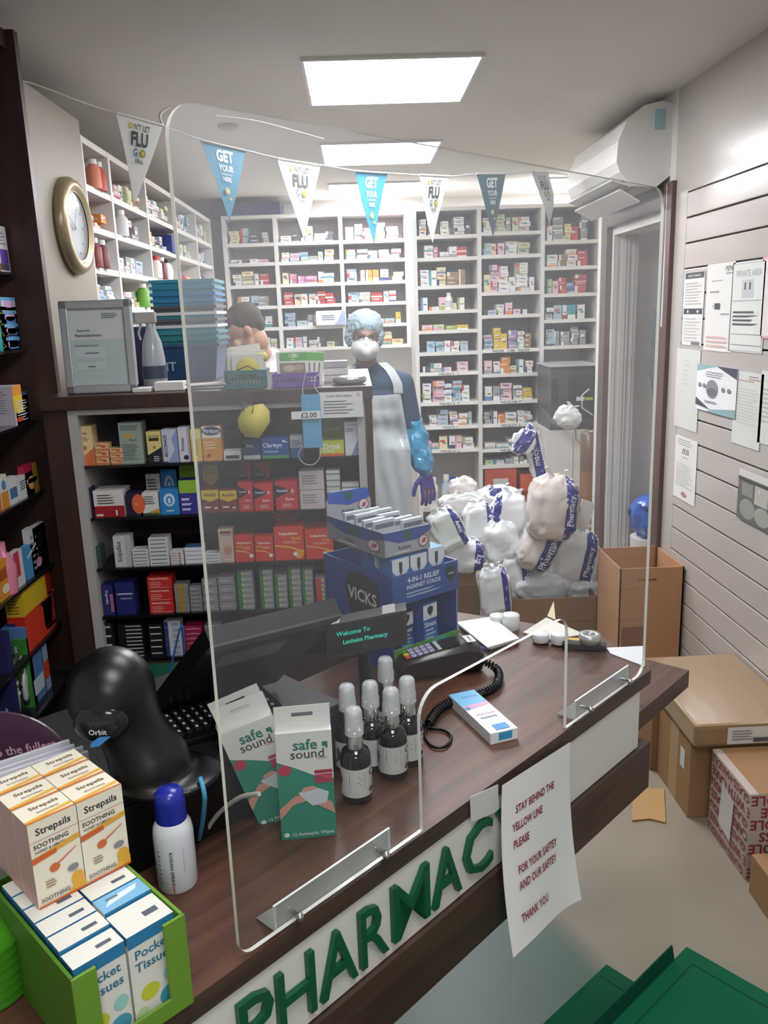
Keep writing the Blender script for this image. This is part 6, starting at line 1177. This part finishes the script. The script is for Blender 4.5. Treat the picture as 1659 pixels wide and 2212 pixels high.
open_box(a.x-.1, c.x, 3.98, 4.3, Py(1000, 1268, 3.98).z, M_CARD2, 'lower brown carton under the left end of the bag heap', closed=True); open_box(a.x-.1, c.x-.02, 3.98, 4.28, Py(1000, 1232, 3.98).z, M_CARD, 'upper brown carton under the left end of the bag heap', closed=True, z0=Py(1000, 1268, 3.98).z+.001)
b = MB(); q = [Py(x, y, 3.92) for x, y in [(1240,1143),(1268,1150),(1286,1088),(1258,1078)]]; b.prism(q, (0, 1, 0), .006, 'd0ccc8'); b.build('white_board', label='narrow white board leaning out of the heap beside biggest bag', cat='board')
b = MB(); q = [Py(x, y, 5.0) for x, y in [(1163,876),(1175,885),(1208,920),(1204,923),(1185,910)]]; b.prism(q, (0, 1, 0), .004, '77736e'); b.build('grey_strap', label='dark grey strap falling in front of the white drawer cabinet', cat='strap')
b = MB(); b.box((.9, 5.905, .2), (1.13, 6.2, .47), mat('b8492f', .5)); b.box((.96, 5.9, .30), (1.07, 5.905, .40), 'c9c9c2'); b.build('red_carton', label='large orange red carton with pale panel on lowest middle shelf', cat='box')
b = MB(); b.box((1.16, 5.905, .3), (1.28, 6.2, .42), mat('cc5a38', .5)); b.box((1.14, 5.95, .2), (1.29, 6.2, .3), mat('cc5a38', .5)); b.build('red_carton', label='smaller orange red carton right of the large one', cat='box')
# ------------------------------------------------------------------ cardboard along the right wall
z0 = Py(1420, 1226, 3.3).z
open_box(Py(1338, 1300, 3.3).x, XR-.008, 3.3, 3.62, z0, mat('b98a66', .8, bump=.2, bscale=20), 'tall open cardboard box standing between counter end and doorway', dec={'F': [('t','OTTERSHEIM',.42,.9,.5,.02,'6a4a34'), ('r',.05,.3,.4,.5,'8a5a3e')]})
open_box(.995, XR-.01, 2.32, 2.6, .268, M_CARD, 'brown carton with paler tape against the slatwall under the plastic wrapped parcel', closed=True, dec={'L': [('r',.4,0,.65,1,'a58a63'), ('r',.72,.55,.85,.8,'cfcfca')]})
open_box(.975, 1.2, 2.605, 2.78, .26, M_CARD2, 'narrow brown carton behind the taped carton', closed=True)
gz = Py(1618, 1717, 2.02).z
GLD = []
for k in range(7): GLD += [('t', ['GLASS-HANDLE','E WITH CARE','GLASS-HANDLE','CARE - GLASS'][k % 4], .5+.03*(k % 2), .92-k*.14, .98, .115, '8c3038', 180)]
open_box(1.04, XR-.006, 2.02, 2.27, gz, mat('b8a8a2', .7), 'carton wrapped in red lettered glass handle with care tape', closed=True, dec={'F': GLD, 'L': GLD+[('p',[(.3,.25),(.62,.2),(.66,.7),(.35,.78)],'cfcac6')], 'U': [('r',.08,.0,1,1,'9c7550')]})
b = MB(); x0, x1, y0, y1, zz, zt2 = .985, XR-.006, 2.275, 2.80, .2715, .345
b.box((x0, y0, zz), (x1, y1, zt2), mat('8f7350', .35, coat=.7, bump=.5, bscale=18), .012); b.deco((x0, y0, zz), (1,0,0), (0,0,1), x1-x0, zt2-zz, [('r',.28,.12,.72,.88,'d4d4d0'), ('l',.32,.3,.5,.8,4,'8a8a88'), ('r',.5,.2,.68,.4,'55585c')], .002)
b.build('wrapped_parcel', label='flat brown parcel in shiny plastic wrap with white address label, on the cartons', cat='parcel')
open_box(1.03, XR-.006, 1.80, 1.97, .12, M_CARD, 'corner of a low brown carton at the right picture edge', closed=True)
b = MB(); q = [Pz(x, y, .002) for x, y in [(1368,1703),(1434,1706),(1438,1778),(1402,1770),(1365,1774)]]; b.prism([v for v in q], (0, 0, 1), .004, mat('b08a5c', .8)); b.build('cardboard_scrap', label='flat torn cardboard scrap on the floor under the counter end', cat='cardboard')
# bin with a blue liner in the doorway
p = Px(1380, 1150, 1.5); BN = empty('waste_bin', (1.47, 4.25, 0), 'white bin with a bright blue bag liner inside the doorway', 'bin')
b = MB(); b.lathe([(.09, .0), (.11, .38)], mat('d4cfcc', .4), 20, (1.55, 4.28, 0)); part(b, 'drum', BN)
b = MB(); b.ell((0, 0, 0), (.12, .11, .12), mat('2a62c4', .25, coat=.4, bump=.6, bscale=30), 24, 14, e=.8)
for v in b.v: v += Vector((1, 1, 1))*(noise.noise(v*16)*.03+noise.noise(v*40)*.012)+Vector((1.55, 4.26, .5))
part(b, 'bag_liner', BN)
b = MB(); b.ell((0, 0, 0), (.05, .10, .28), mat('55595c', .8), 18, 12, e=.8)
for v in b.v: v += Vector((1, 1, 1))*noise.noise(v*14)*.02+Vector((1.60, 4.35, 1.35))
b.build('hanging_coat', label='dark coat hanging just inside the doorway edge', cat='coat')
# ------------------------------------------------------------------ green totes at lower right
MG_ = mat('005c3c', .7); MGD = mat('004430', .6)
for m_ in (MG_, MGD): m_.node_tree.nodes['Principled BSDF'].inputs['Specular IOR Level'].default_value = .2
def tote(P_, zt3, label, dec=True):
    c = sum((Vector(p) for p in P_), Vector())/4; e = empty('storage_tote', (c.x, c.y, 0), label, 'storage tote', 'green plastic storage totes')
    b = MB(); Q = [Vector((p.x, p.y, 0.001))+(Vector((c.x, c.y, 0))-Vector((p.x, p.y, 0)))*.08 for p in P_]; R_ = [Vector((p.x, p.y, zt3-.03))+(Vector((c.x, c.y, 0))-Vector((p.x, p.y, 0)))*.03 for p in P_]
    b.add(Q+R_, [(3,2,1,0), (4,5,6,7)]+[(i, (i+1) % 4, 4+(i+1) % 4, 4+i) for i in range(4)], MGD); part(b, 'tub', e)
    b = MB(); b.prism([Vector((p.x, p.y, zt3-.028)) for p in P_], (0, 0, 1), .028, MG_)
    ins = lambda f: [Vector((p.x, p.y, zt3))+(Vector((c.x, c.y, 0))-Vector((p.x, p.y, 0)))*f for p in P_]
    A_, B2 = ins(.16), ins(.175)
    for i in range(4): j = (i+1) % 4; b.add([A_[i]+Vector((0,0,.0008)), A_[j]+Vector((0,0,.0008)), B2[j]+Vector((0,0,.0008)), B2[i]+Vector((0,0,.0008))], [(0,1,2,3)], MGD)
    part(b, 'lid', e); return e
def rect(p0, p1, L_, s=1):
    u = (p1-p0).normalized(); v = Vector((u.y, -u.x, 0)); return [p0, p1, p1+v*L_, p0+v*L_]
zt3 = .30
a = Pz(1483, 2045, zt3); c = Pz(1659, 2145, zt3); u = (c-a).normalized(); u1 = u; t1 = tote(rect(a, a+u*.38, .42)[::-1], zt3, 'nearer green plastic tote lid with an inset groove, bottom right corner')
zt4 = .26
a = Pz(1310, 2083, zt4); c = Pz(1425, 2113, zt4); u = (c-a).normalized(); tote(rect(a, a+u1*.093, .42)[::-1], zt4, 'darker green plastic tote partly under the raised flap')
v1 = Vector((u1.y, -u1.x, 0)); a1 = Pz(1483, 2045, zt3); b = MB(); b.prism([a1+v1*.05-u1*.002, a1+v1*.42-u1*.002, a1+v1*.42-u1*.008+Vector((0, 0, .03)), a1+v1*.05-u1*.008+Vector((0, 0, .03))], u1, .003, MGD); part(b, 'hinge_flap', t1)
# ------------------------------------------------------------------ people
def cap(b, p0, r0, p1, r1, seg=16, sq=1.0):
    p0, p1 = Vector(p0), Vector(p1); n = 5
    b.ell(p0, (r0, r0*sq, r0), M_SKIN, seg, 10); b.ell(p1, (r1, r1*sq, r1), M_SKIN, seg, 10)
    b.tube([p0.lerp(p1, i/n) for i in range(n+1)], r0, M_SKIN, seg, rr=[r0+(r1-r0)*i/n for i in range(n+1)])
def head_solids(b, M_, s=1.0, ears=True):
    b.T = M_ @ Matrix.Scale(s, 4)
    for c, r in (((0, .012, .028), (.076, .094, .084)), ((0, -.022, -.04), (.058, .068, .066)), ((0, -.058, -.086), (.026, .024, .02)), ((0, -.101, -.03), (.013, .016, .014)), ((0, -.092, -.012), (.008, .014, .024)),
                 ((0, -.080, .014), (.05, .014, .011)), ((.036, -.062, -.03), (.022, .022, .024)), ((-.036, -.062, -.03), (.022, .022, .024)), ((0, -.088, -.058), (.022, .010, .006)), ((0, -.086, -.068), (.019, .010, .007)), ((0, .03, -.06), (.05, .05, .07))):
        b.ell(c, r, M_SKIN, 20, 14)
    if ears:
        for sx in (-1, 1): b.ell((sx*.077, .012, -.014), (.008, .016, .027), M_SKIN, 12, 10); b.ell((sx*.083, .018, -.004), (.006, .012, .018), M_SKIN, 12, 10)
    b.T = Matrix()
def eyes(M_, par, dark='2a1c14'):
    for sx in (-1, 1):
        b = MB(); b.T = M_; b.ell((sx*.031, -.0765, -.002), (.0105, .009, .0042), '85766d', 14, 10); b.ell((sx*.031, -.0845, -.002), (.0052, .002, .005), dark, 12, 6); b.ell((sx*.032, -.082, .021), (.017, .005, .0022), dark, 12, 6); part(b, 'eye', par)
def hand(b, wrist, d, side, back, s=1.0, curl=.25):
    """five separate fingers; d points down the hand, side towards the thumb, back is the back of the hand"""
    d, side, back = Vector(d).normalized(), Vector(side).normalized(), Vector(back).normalized(); w = Vector(wrist)
    for k in range(5):
        f = k/4; o = w+side*((f-.5)*.05*s); b.ell(o+d*.055*s, (.013*s, .012*s, .013*s), M_SKIN, 10, 8)
        b.tube([w+side*((f-.5)*.030*s), o+d*.045*s, o+d*.078*s], .013*s, M_SKIN, 10)
    for k, (L, off) in enumerate(((.058, -.030), (.072, -.010), (.078, .011), (.070, .031))):
        p = w+side*(off*s)+d*.078*s; dd = (d+side*(off*1.6)).normalized(); r = .0098*s
        for j in range(3):
            q = p+dd*(L*s*(.42, .32, .26)[j]); cap(b, p, r, q, r*.93, 10); p = q; r *= .93; dd = (dd-back*curl*(1+j*.4)).normalized()
    p = w+side*(.028*s)+d*.025*s; dd = (d*.75+side*.75-back*.25).normalized(); r = .012*s
    for L in (.034, .030, .022): q = p+dd*L*s; cap(b, p, r, q, r*.92, 10); p = q; r *= .92; dd = (dd+d*.5-side*.15).normalized()

# --- masked man behind the display unit
hc = Vector((.045, 4.0, 1.492)); MH = Matrix.Translation(hc) @ Matrix.Rotation(math.radians(4), 4, 'Z') @ Matrix.Rotation(math.radians(4), 4, 'Y')
P1 = empty('person', (.06, 4.05, 0), 'person in hair net, white mask, clear apron and dark blue shirt, looking at the camera', 'person')
skin1 = mat('8f6450', .5)
sl, sr = Vector((.215, 4.05, 1.262)), Vector((-.115, 4.05, 1.262))
el, wl = Vector((.262, 4.04, 1.02)), Vector((.312, 3.95, .845)); er, wr_ = Vector((-.165, 4.02, 1.01)), Vector((-.10, 3.84, .93))
def torso(b, g=0.0):
    for z, rx, ry in ((.86, .145, .105), (.94, .14, .10), (1.02, .14, .10), (1.12, .15, .105), (1.2, .16, .105), (1.26, .155, .09)): b.ell((.05, 4.06, z), (rx+g, ry+g, .075+g), M_SKIN, 24, 12)
    cap(b, sl, .05+g, (.05, 4.06, 1.31), .06+g); cap(b, sr, .05+g, (.05, 4.06, 1.31), .06+g)
b = MB(); head_solids(b, MH, .98); torso(b)
cap(b, (.05, 4.03, 1.30), .052, (.047, 4.02, 1.42), .05)
for s_, e_, w_ in ((sl, el, wl), (sr, er, wr_)): cap(b, s_, .046, e_, .037); cap(b, e_, .036, w_, .025)
hand(b, wl, (.12, -.10, -1), (-.85, -.5, 0), (.5, -.85, 0), 1.0); hand(b, wr_, (.3, -1, -.2), (1, .2, 0), (0, 0, 1), .95)
for sx in (-1, 1): cap(b, (.05+sx*.08, 4.06, .86), .085, (.05+sx*.085, 4.05, .47), .055); cap(b, (.05+sx*.085, 4.05, .47), .052, (.05+sx*.09, 4.07, .09), .035); cap(b, (.05+sx*.09, 4.07, .06), .04, (.05+sx*.095, 3.93, .035), .03)
attach(link_mesh('body', remesh(b, .0055, 3), skin1), P1); eyes(MH, P1)
b = MB(); torso(b, .012)
for s_, e_, w_ in ((sl, el, wl), (sr, er, wr_)): cap(b, s_, .062, e_, .052); cap(b, e_, .052, e_.lerp(w_, .7), .042)
cap(b, (.05, 4.04, 1.30), .075, (.05, 4.035, 1.345), .062)
me = remesh(b, .007, 3); shirt = attach(link_mesh('shirt', me, mat('24425c', .75, bump=.3, bscale=30)), P1)
bv1 = BVHTree.FromPolygons([v.co[:] for v in me.vertices], [tuple(p.vertices) for p in me.polygons])
b = MB(); 
for sx in (-1, 1): cap(b, (.05+sx*.08, 4.06, .88), .098, (.05+sx*.085, 4.05, .47), .068); cap(b, (.05+sx*.085, 4.05, .47), .066, (.05+sx*.09, 4.07, .12), .055)
attach(link_mesh('trousers', remesh(b, .008, 3), mat('22252b', .8)), P1)
b = MB(); 
for sx in (-1, 1): cap(b, (.05+sx*.09, 4.09, .045), .044, (.05+sx*.095, 3.91, .04), .036)
for v in b.v: v.z = max(v.z, .002)
attach(link_mesh('shoe', remesh(b, .006, 2), M_BLACK), P1)
# apron draped over the shirt
def drape(rows, off, name, c, ncol=22, par=P1, bv=bv1, fb=3.94):
    vs = []; last = {}
    for z, xa, xb in rows:
        for i in range(ncol+1):
            x = xa+(xb-xa)*i/ncol; h = bv.ray_cast(Vector((x, 3.0, z)), Vector((0, 1, 0)))
            y = h[0].y-off if h[0] is not None and h[0].y < 4.12 else last.get(i, fb)+.002
            y = min(y, 3.935) if z < 1.0 else y
            last[i] = y; vs.append(Vector((x, y+.004*math.sin(i*1.3+z*14)+.003*noise.noise(Vector((x*30, z*18, 0))), z)))
    n = len(rows); m = ncol+1; fs = [(j*m+i, (j+1)*m+i, (j+1)*m+i+1, j*m+i+1) for j in range(n-1) for i in range(ncol)]
    b = MB(); b.add(vs+[v+Vector((0, .0012, 0)) for v in vs], fs+[tuple(k+len(vs) for k in f[::-1]) for f in fs], c, True); return part(b, name, par)
AP = mat('c2c8cb', .25, coat=.3, alpha=.93, bump=.4, bscale=22)
rows = []
for k in range(30):
    f = k/29; z = 1.222-f*.78; rows.append((z, -.04-.03*min(1, f*3), .205+.03*min(1, f*3)+.02*f))
drape(rows, .012, 'apron', AP)
def strap(pts, wd, name):
    vs = []
    for x, z in pts:
        for dx in (-wd, -wd/3, wd/3, wd):
            h = bv1.ray_cast(Vector((x+dx, 3.0, z)), Vector((0, 1, 0))); y = (h[0].y if h[0] is not None and h[0].y < 4.13 else 4.05)-.012; vs.append(Vector((x+dx, y, z)))
    n = len(pts); b = MB(); b.add(vs, [(j*4+i, (j+1)*4+i, (j+1)*4+i+1, j*4+i+1) for j in range(n-1) for i in range(3)], AP, True); part(b, name, P1)
strap([(.195, 1.225), (.192, 1.27), (.18, 1.30), (.16, 1.335), (.125, 1.37)], .022, 'apron_strap'); strap([(-.045, 1.225), (-.05, 1.27), (-.05, 1.30), (-.04, 1.335), (-.02, 1.36)], .022, 'apron_strap')
# hair net
b = MB(); b.T = MH; b.ell((0, .02, .052), (.088, .104, .078), M_SKIN, 28, 18); b.ell((-.066, .015, .005), (.030, .05, .052), M_SKIN, 18, 12); b.ell((.066, .015, .005), (.028, .05, .052), M_SKIN, 18, 12); b.ell((0, .06, -.01), (.07, .055, .06), M_SKIN, 18, 12)
b.T = Matrix(); me = remesh(b, .005, 4)
for v in me.vertices: v.co += Vector((1, .6, 1))*(noise.noise(v.co*55)*.006+noise.noise(v.co*120)*.003)
attach(link_mesh('hair_net', me, mat('a3bac4', .6, bump=.8, bscale=90)), P1)
b = MB(); b.T = MH; b.ell((0, -.04, -.052), (.067, .084, .058), M_SKIN, 24, 14); b.ell((0, -.09, -.030), (.016, .034, .036), M_SKIN, 16, 10); b.ell((0, -.085, -.062), (.034, .044, .04), M_SKIN, 18, 12); b.T = Matrix()
mk = attach(link_mesh('face_mask', remesh(b, .004, 3), mat('dcdcda', .7)), P1)
b = MB(); b.T = MH; 
for sx in (-1, 1): b.tube([(sx*.045, -.07, -.03), (sx*.07, -.02, -.015), (sx*.08, .01, 0)], .0016, 'e6e6e6', 6); b.tube([(sx*.045, -.06, -.08), (sx*.07, -.01, -.06), (sx*.08, .02, -.04)], .0016, 'e6e6e6', 6)
part(b, 'mask_strap', P1)
b = MB(); b.T = MH
for sx in (-1, 1):
    pts = [(sx*.034+.024*math.cos(t*math.pi/8), -.101, .002+.016*math.sin(t*math.pi/8)) for t in range(16)]; b.tube(pts, .0014, '2a2c30', 6, closed=True); b.tube([(sx*.058, -.10, .006), (sx*.075, -.05, .006), (sx*.08, 0, .004)], .0014, '2a2c30', 6)
b.tube([(-.010, -.101, .006), (.010, -.101, .006)], .0014, '2a2c30', 6); part(b, 'glasses', P1)
# plastic sleeve and glove on the hanging arm
b = MB(); cap(b, el+Vector((0, 0, .05)), .052, el.lerp(wl, .35), .062); cap(b, el.lerp(wl, .35), .062, el.lerp(wl, .75), .055); cap(b, el.lerp(wl, .75), .055, wl+Vector((0, 0, .01)), .036)
me = remesh(b, .006, 3)
for v in me.vertices: q = v.co*26; v.co += Vector((noise.noise(q), noise.noise(q+Vector((7, 0, 0))), noise.noise(q+Vector((0, 9, 0)))))*.012
attach(link_mesh('plastic_sleeve', me, mat('2f86b0', .22, coat=.5, bump=.6, bscale=40)), P1)
def glove(w, d, s, bk):
    b = MB(); hand(b, w, d, s, bk, 1.06); cap(b, Vector(w)-Vector(d).normalized()*.035, .031, w, .027); attach(link_mesh('glove', remesh(b, .0032, 2), mat('3c3486', .4)), P1)
glove(wl, (.12, -.10, -1), (-.85, -.5, 0), (.5, -.85, 0)); glove(wr_, (.3, -1, -.2), (1, .2, 0), (0, 0, 1))

# --- second man bent over the bench, seen in profile
h2 = Vector((-.52, 4.0, 1.54)); MH2 = Matrix.Translation(h2) @ Matrix.Rotation(math.radians(-78), 4, 'Z') @ Matrix.Rotation(math.radians(32), 4, 'X')
P2 = empty('person', (-.36, 4.2, 0), 'person with short brown hair and pale shirt bending head down, seen from the side', 'person')
skin2 = mat('b98d76', .5)
def torso2(b, g=0):
    for c, r in (((-.35, 4.2, .92), (.13, .15, .10)), ((-.34, 4.18, 1.06), (.13, .16, .10)), ((-.35, 4.16, 1.18), (.13, .17, .10)), ((-.37, 4.13, 1.28), (.12, .17, .09)), ((-.39, 4.10, 1.335), (.10, .15, .06))): b.ell(c, (r[0]+g, r[1]+g, r[2]+g), M_SKIN, 24, 12)
s1, s2 = Vector((-.40, 3.95, 1.30)), Vector((-.38, 4.28, 1.30))
arms = ((s1, Vector((-.42, 3.92, 1.08)), Vector((-.62, 3.95, 1.0))), (s2, Vector((-.42, 4.32, 1.08)), Vector((-.62, 4.2, 1.0))))
b = MB(); head_solids(b, MH2, 1.0); torso2(b); cap(b, (-.40, 4.08, 1.36), .05, (-.48, 4.02, 1.48), .047)
for s_, e_, w_ in arms: cap(b, s_, .05, e_, .04); cap(b, e_, .038, w_, .027)
hand(b, arms[0][2], (-1, .1, -.2), (0, 1, .1), (0, 0, 1), 1.0); hand(b, arms[1][2], (-1, -.1, -.2), (0, -1, .1), (0, 0, 1), 1.0)
for sx in (-1, 1): cap(b, (-.35, 4.2+sx*.08, .88), .085, (-.35, 4.2+sx*.09, .47), .058); cap(b, (-.35, 4.2+sx*.09, .47), .054, (-.34, 4.2+sx*.09, .09), .037); cap(b, (-.34, 4.2+sx*.09, .06), .04, (-.47, 4.2+sx*.09, .035), .03)
attach(link_mesh('body', remesh(b, .0055, 3), skin2), P2); eyes(MH2, P2)
b = MB(); b.T = MH2; b.ell((0, .026, .040), (.081, .092, .083), M_SKIN, 28, 18); b.ell((0, .070, .0), (.060, .040, .05), M_SKIN, 20, 12); b.ell((.0, -.02, .072), (.068, .065, .045), M_SKIN, 20, 12); b.T = Matrix()
me = remesh(b, .005, 2)
for v in me.vertices: v.co += Vector((1, 1, 1))*noise.noise(v.co*160)*.002
attach(link_mesh('hair', me, mat('3a2c22', .8, bump=.8, bscale=260)), P2)
b = MB(); torso2(b, .014); 
for s_, e_, w_ in arms: cap(b, s_, .068, e_, .056)
cap(b, (-.39, 4.10, 1.33), .09, (-.415, 4.08, 1.385), .072)
me = remesh(b, .007, 3); attach(link_mesh('shirt', me, mat('c6c3c2', .8, bump=.3, bscale=30)), P2)
b = MB()
for sx in (-1, 1): cap(b, (-.35, 4.2+sx*.07, .90), .10, (-.35, 4.2+sx*.09, .47), .07); cap(b, (-.35, 4.2+sx*.09, .47), .068, (-.34, 4.2+sx*.09, .12), .056)
attach(link_mesh('trousers', remesh(b, .008, 3), mat('2b2d33', .8)), P2)
# ------------------------------------------------------------------ pennant bunting
P0b = Vector((-1.02, 2.6, 0)); nb = Vector((-1.9, 2.22, 0))
def bt(x, y): return Pp(x, y, P0b, nb)
hu = Vector((2.22, 1.9, 0)).normalized(); hn = Vector((hu.y, -hu.x, 0))
BU = empty('bunting_string', bt(600, 341), 'white bunting string sagging across the ceiling from left rack to air conditioner', 'string')
b = MB(); sp_ = smooth_path([bt(x, y) for x, y in [(40,280),(38,210),(45,176),(110,195),(180,222),(250,244),(350,272),(435,302),(532,325),(603,342),(697,357),(770,369),(840,374),(905,378),(970,381),(1025,376),(1088,376),(1143,372),(1185,373),(1225,378)]], 5)
b.tube(sp_, .0028, 'dcd9d4', 6); part(b, 'string', BU)
b = MB(); b.tube(smooth_path([bt(x, y) for x, y in [(352,272),(345,250),(355,238),(370,232)]]), .004, 'd8d5d0', 6); part(b, 'loose_end', BU)
FL = [((248,244),(350,272),(290,442),0),((435,303),(532,325),(492,480),1),((603,342),(697,357),(653,517),0),((770,369),(840,374),(808,527),1),((905,378),(970,381),(938,525),0),((1025,376),(1088,376),(1070,512),1),((1143,372),(1187,373),(1188,490),0)]
BLU = '2f86a8'
for k, (a, c, t, kind) in enumerate(FL):
    A_, C_, T_ = bt(*a), bt(*c), bt(*t)
    lab = ['first white flu pennant from the left, nearest the clock','first blue pennant from the left','brightest white flu pennant, left of centre','blue pennant in front of the far ceiling light','white flu pennant right of the far ceiling light','dull teal pennant, third blue one along','last white flu pennant, twisted beside the air conditioner'][k]
    e = empty('pennant', (A_+C_)/2, lab, 'pennant', 'triangular pennants on the string')
    fold = .5*(1 if k == 6 else 0); w = (C_-A_).length; u = (C_-A_).normalized(); dn = T_-(A_+C_)/2; h = dn.length; v = -dn.normalized()
    nrm = u.cross(v).normalized()
    def fn(q, A_=A_, C_=C_, T_=T_, e=e, k=k, nrm=nrm):
        x, y = q.x, q.y                 # y 1 at the top edge, 0 at the tip; x -.5...5
        m_ = T_.lerp((A_+C_)/2, y); p = m_+(C_-A_)*x
        bend = .012*math.sin(y*2.6+k)+(.03*math.sin(y*4)*(x+.3) if k == 6 else 0)
        return p+nrm*(bend+q.z)-e.location
    base = 'dad9d6' if kind == 0 else (BLU if k != 5 else '25606c')
    s_ = MB(); n1 = 10; vs = []; fs = []
    for side in (0, -.0008):
        o_ = len(vs)
        for j in range(n1+1):
            y = j/n1
            for i in range(5): vs.append(((-.5+i/4)*y, y, side))
        for j in range(n1):
            for i in range(4):
                f = (o_+j*5+i, o_+j*5+i+1, o_+(j+1)*5+i+1, o_+(j+1)*5+i); fs.append(f if side == 0 else f[::-1])
    s_.add(vs, fs, mat(base, .6), True)
    dk, yl = '55555a', 'cdb54a'
    if kind == 0: dd = [('t',"D N'T LET",.5,.90,.68,.075,'66686e'), ('e',.30,.90,.035,.03,yl), ('t','FLU',.5,.755,.55,.17,'3c3c40',0,2), ('t','G',.42,.60,.1,.095,'3a6a86',0,1.5), ('e',.57,.60,.06,.05,'8a8a3a'), ('e',.57,.60,.03,.025,yl), ('t','VIRAL',.5,.50,.28,.05,'5a5a60',0,1.5)]
    else: dd = [('t','GET',.5,.86,.62,.16,'e6eef2',0,2), ('t','YOUR',.5,.70,.52,.09,'e6eef2',0,1.5), ('t','VACCINATION',.5,.62,.4,.028,'d0e0e8'), ('t','HERE',.5,.555,.26,.06,'e6eef2',0,1.5), ('e',.48,.40,.055,.045,yl), ('e',.54,.30,.03,.022,yl), ('e',.48,.40,.025,.02,'efe6a0')]
    t_ = MB(); t_.deco((-.5, 0, 0), (1,0,0), (0,1,0), 1, 1, dd, .0012); s_.v += t_.v; o_ = len(vs)
    for f, i_, q_ in zip(t_.f, t_.mi, t_.sm): s_.f.append([a_+o_ for a_ in f]); s_.mi.append(s_.mid(t_.m[i_])); s_.sm.append(q_)
    b = MB(); b.warp(s_, fn); b.build('flag', e)
    b = MB(); n_ = 6; b.tube([fn(Vector((-.5+i/n_, 1, .0))) for i in range(n_+1)], .004, 'e2e0dc', 6); b.build('hem', e)
b = MB(); b.tube(smooth_path([Pz(466, 250, 2.2), Pz(560, 262, 2.25), Pz(700, 300, 2.3)]), .001, 'b5b2ae', 5); b.build('hanging_thread', label='faint thin thread under the ceiling between the pennants and light', cat='thread')
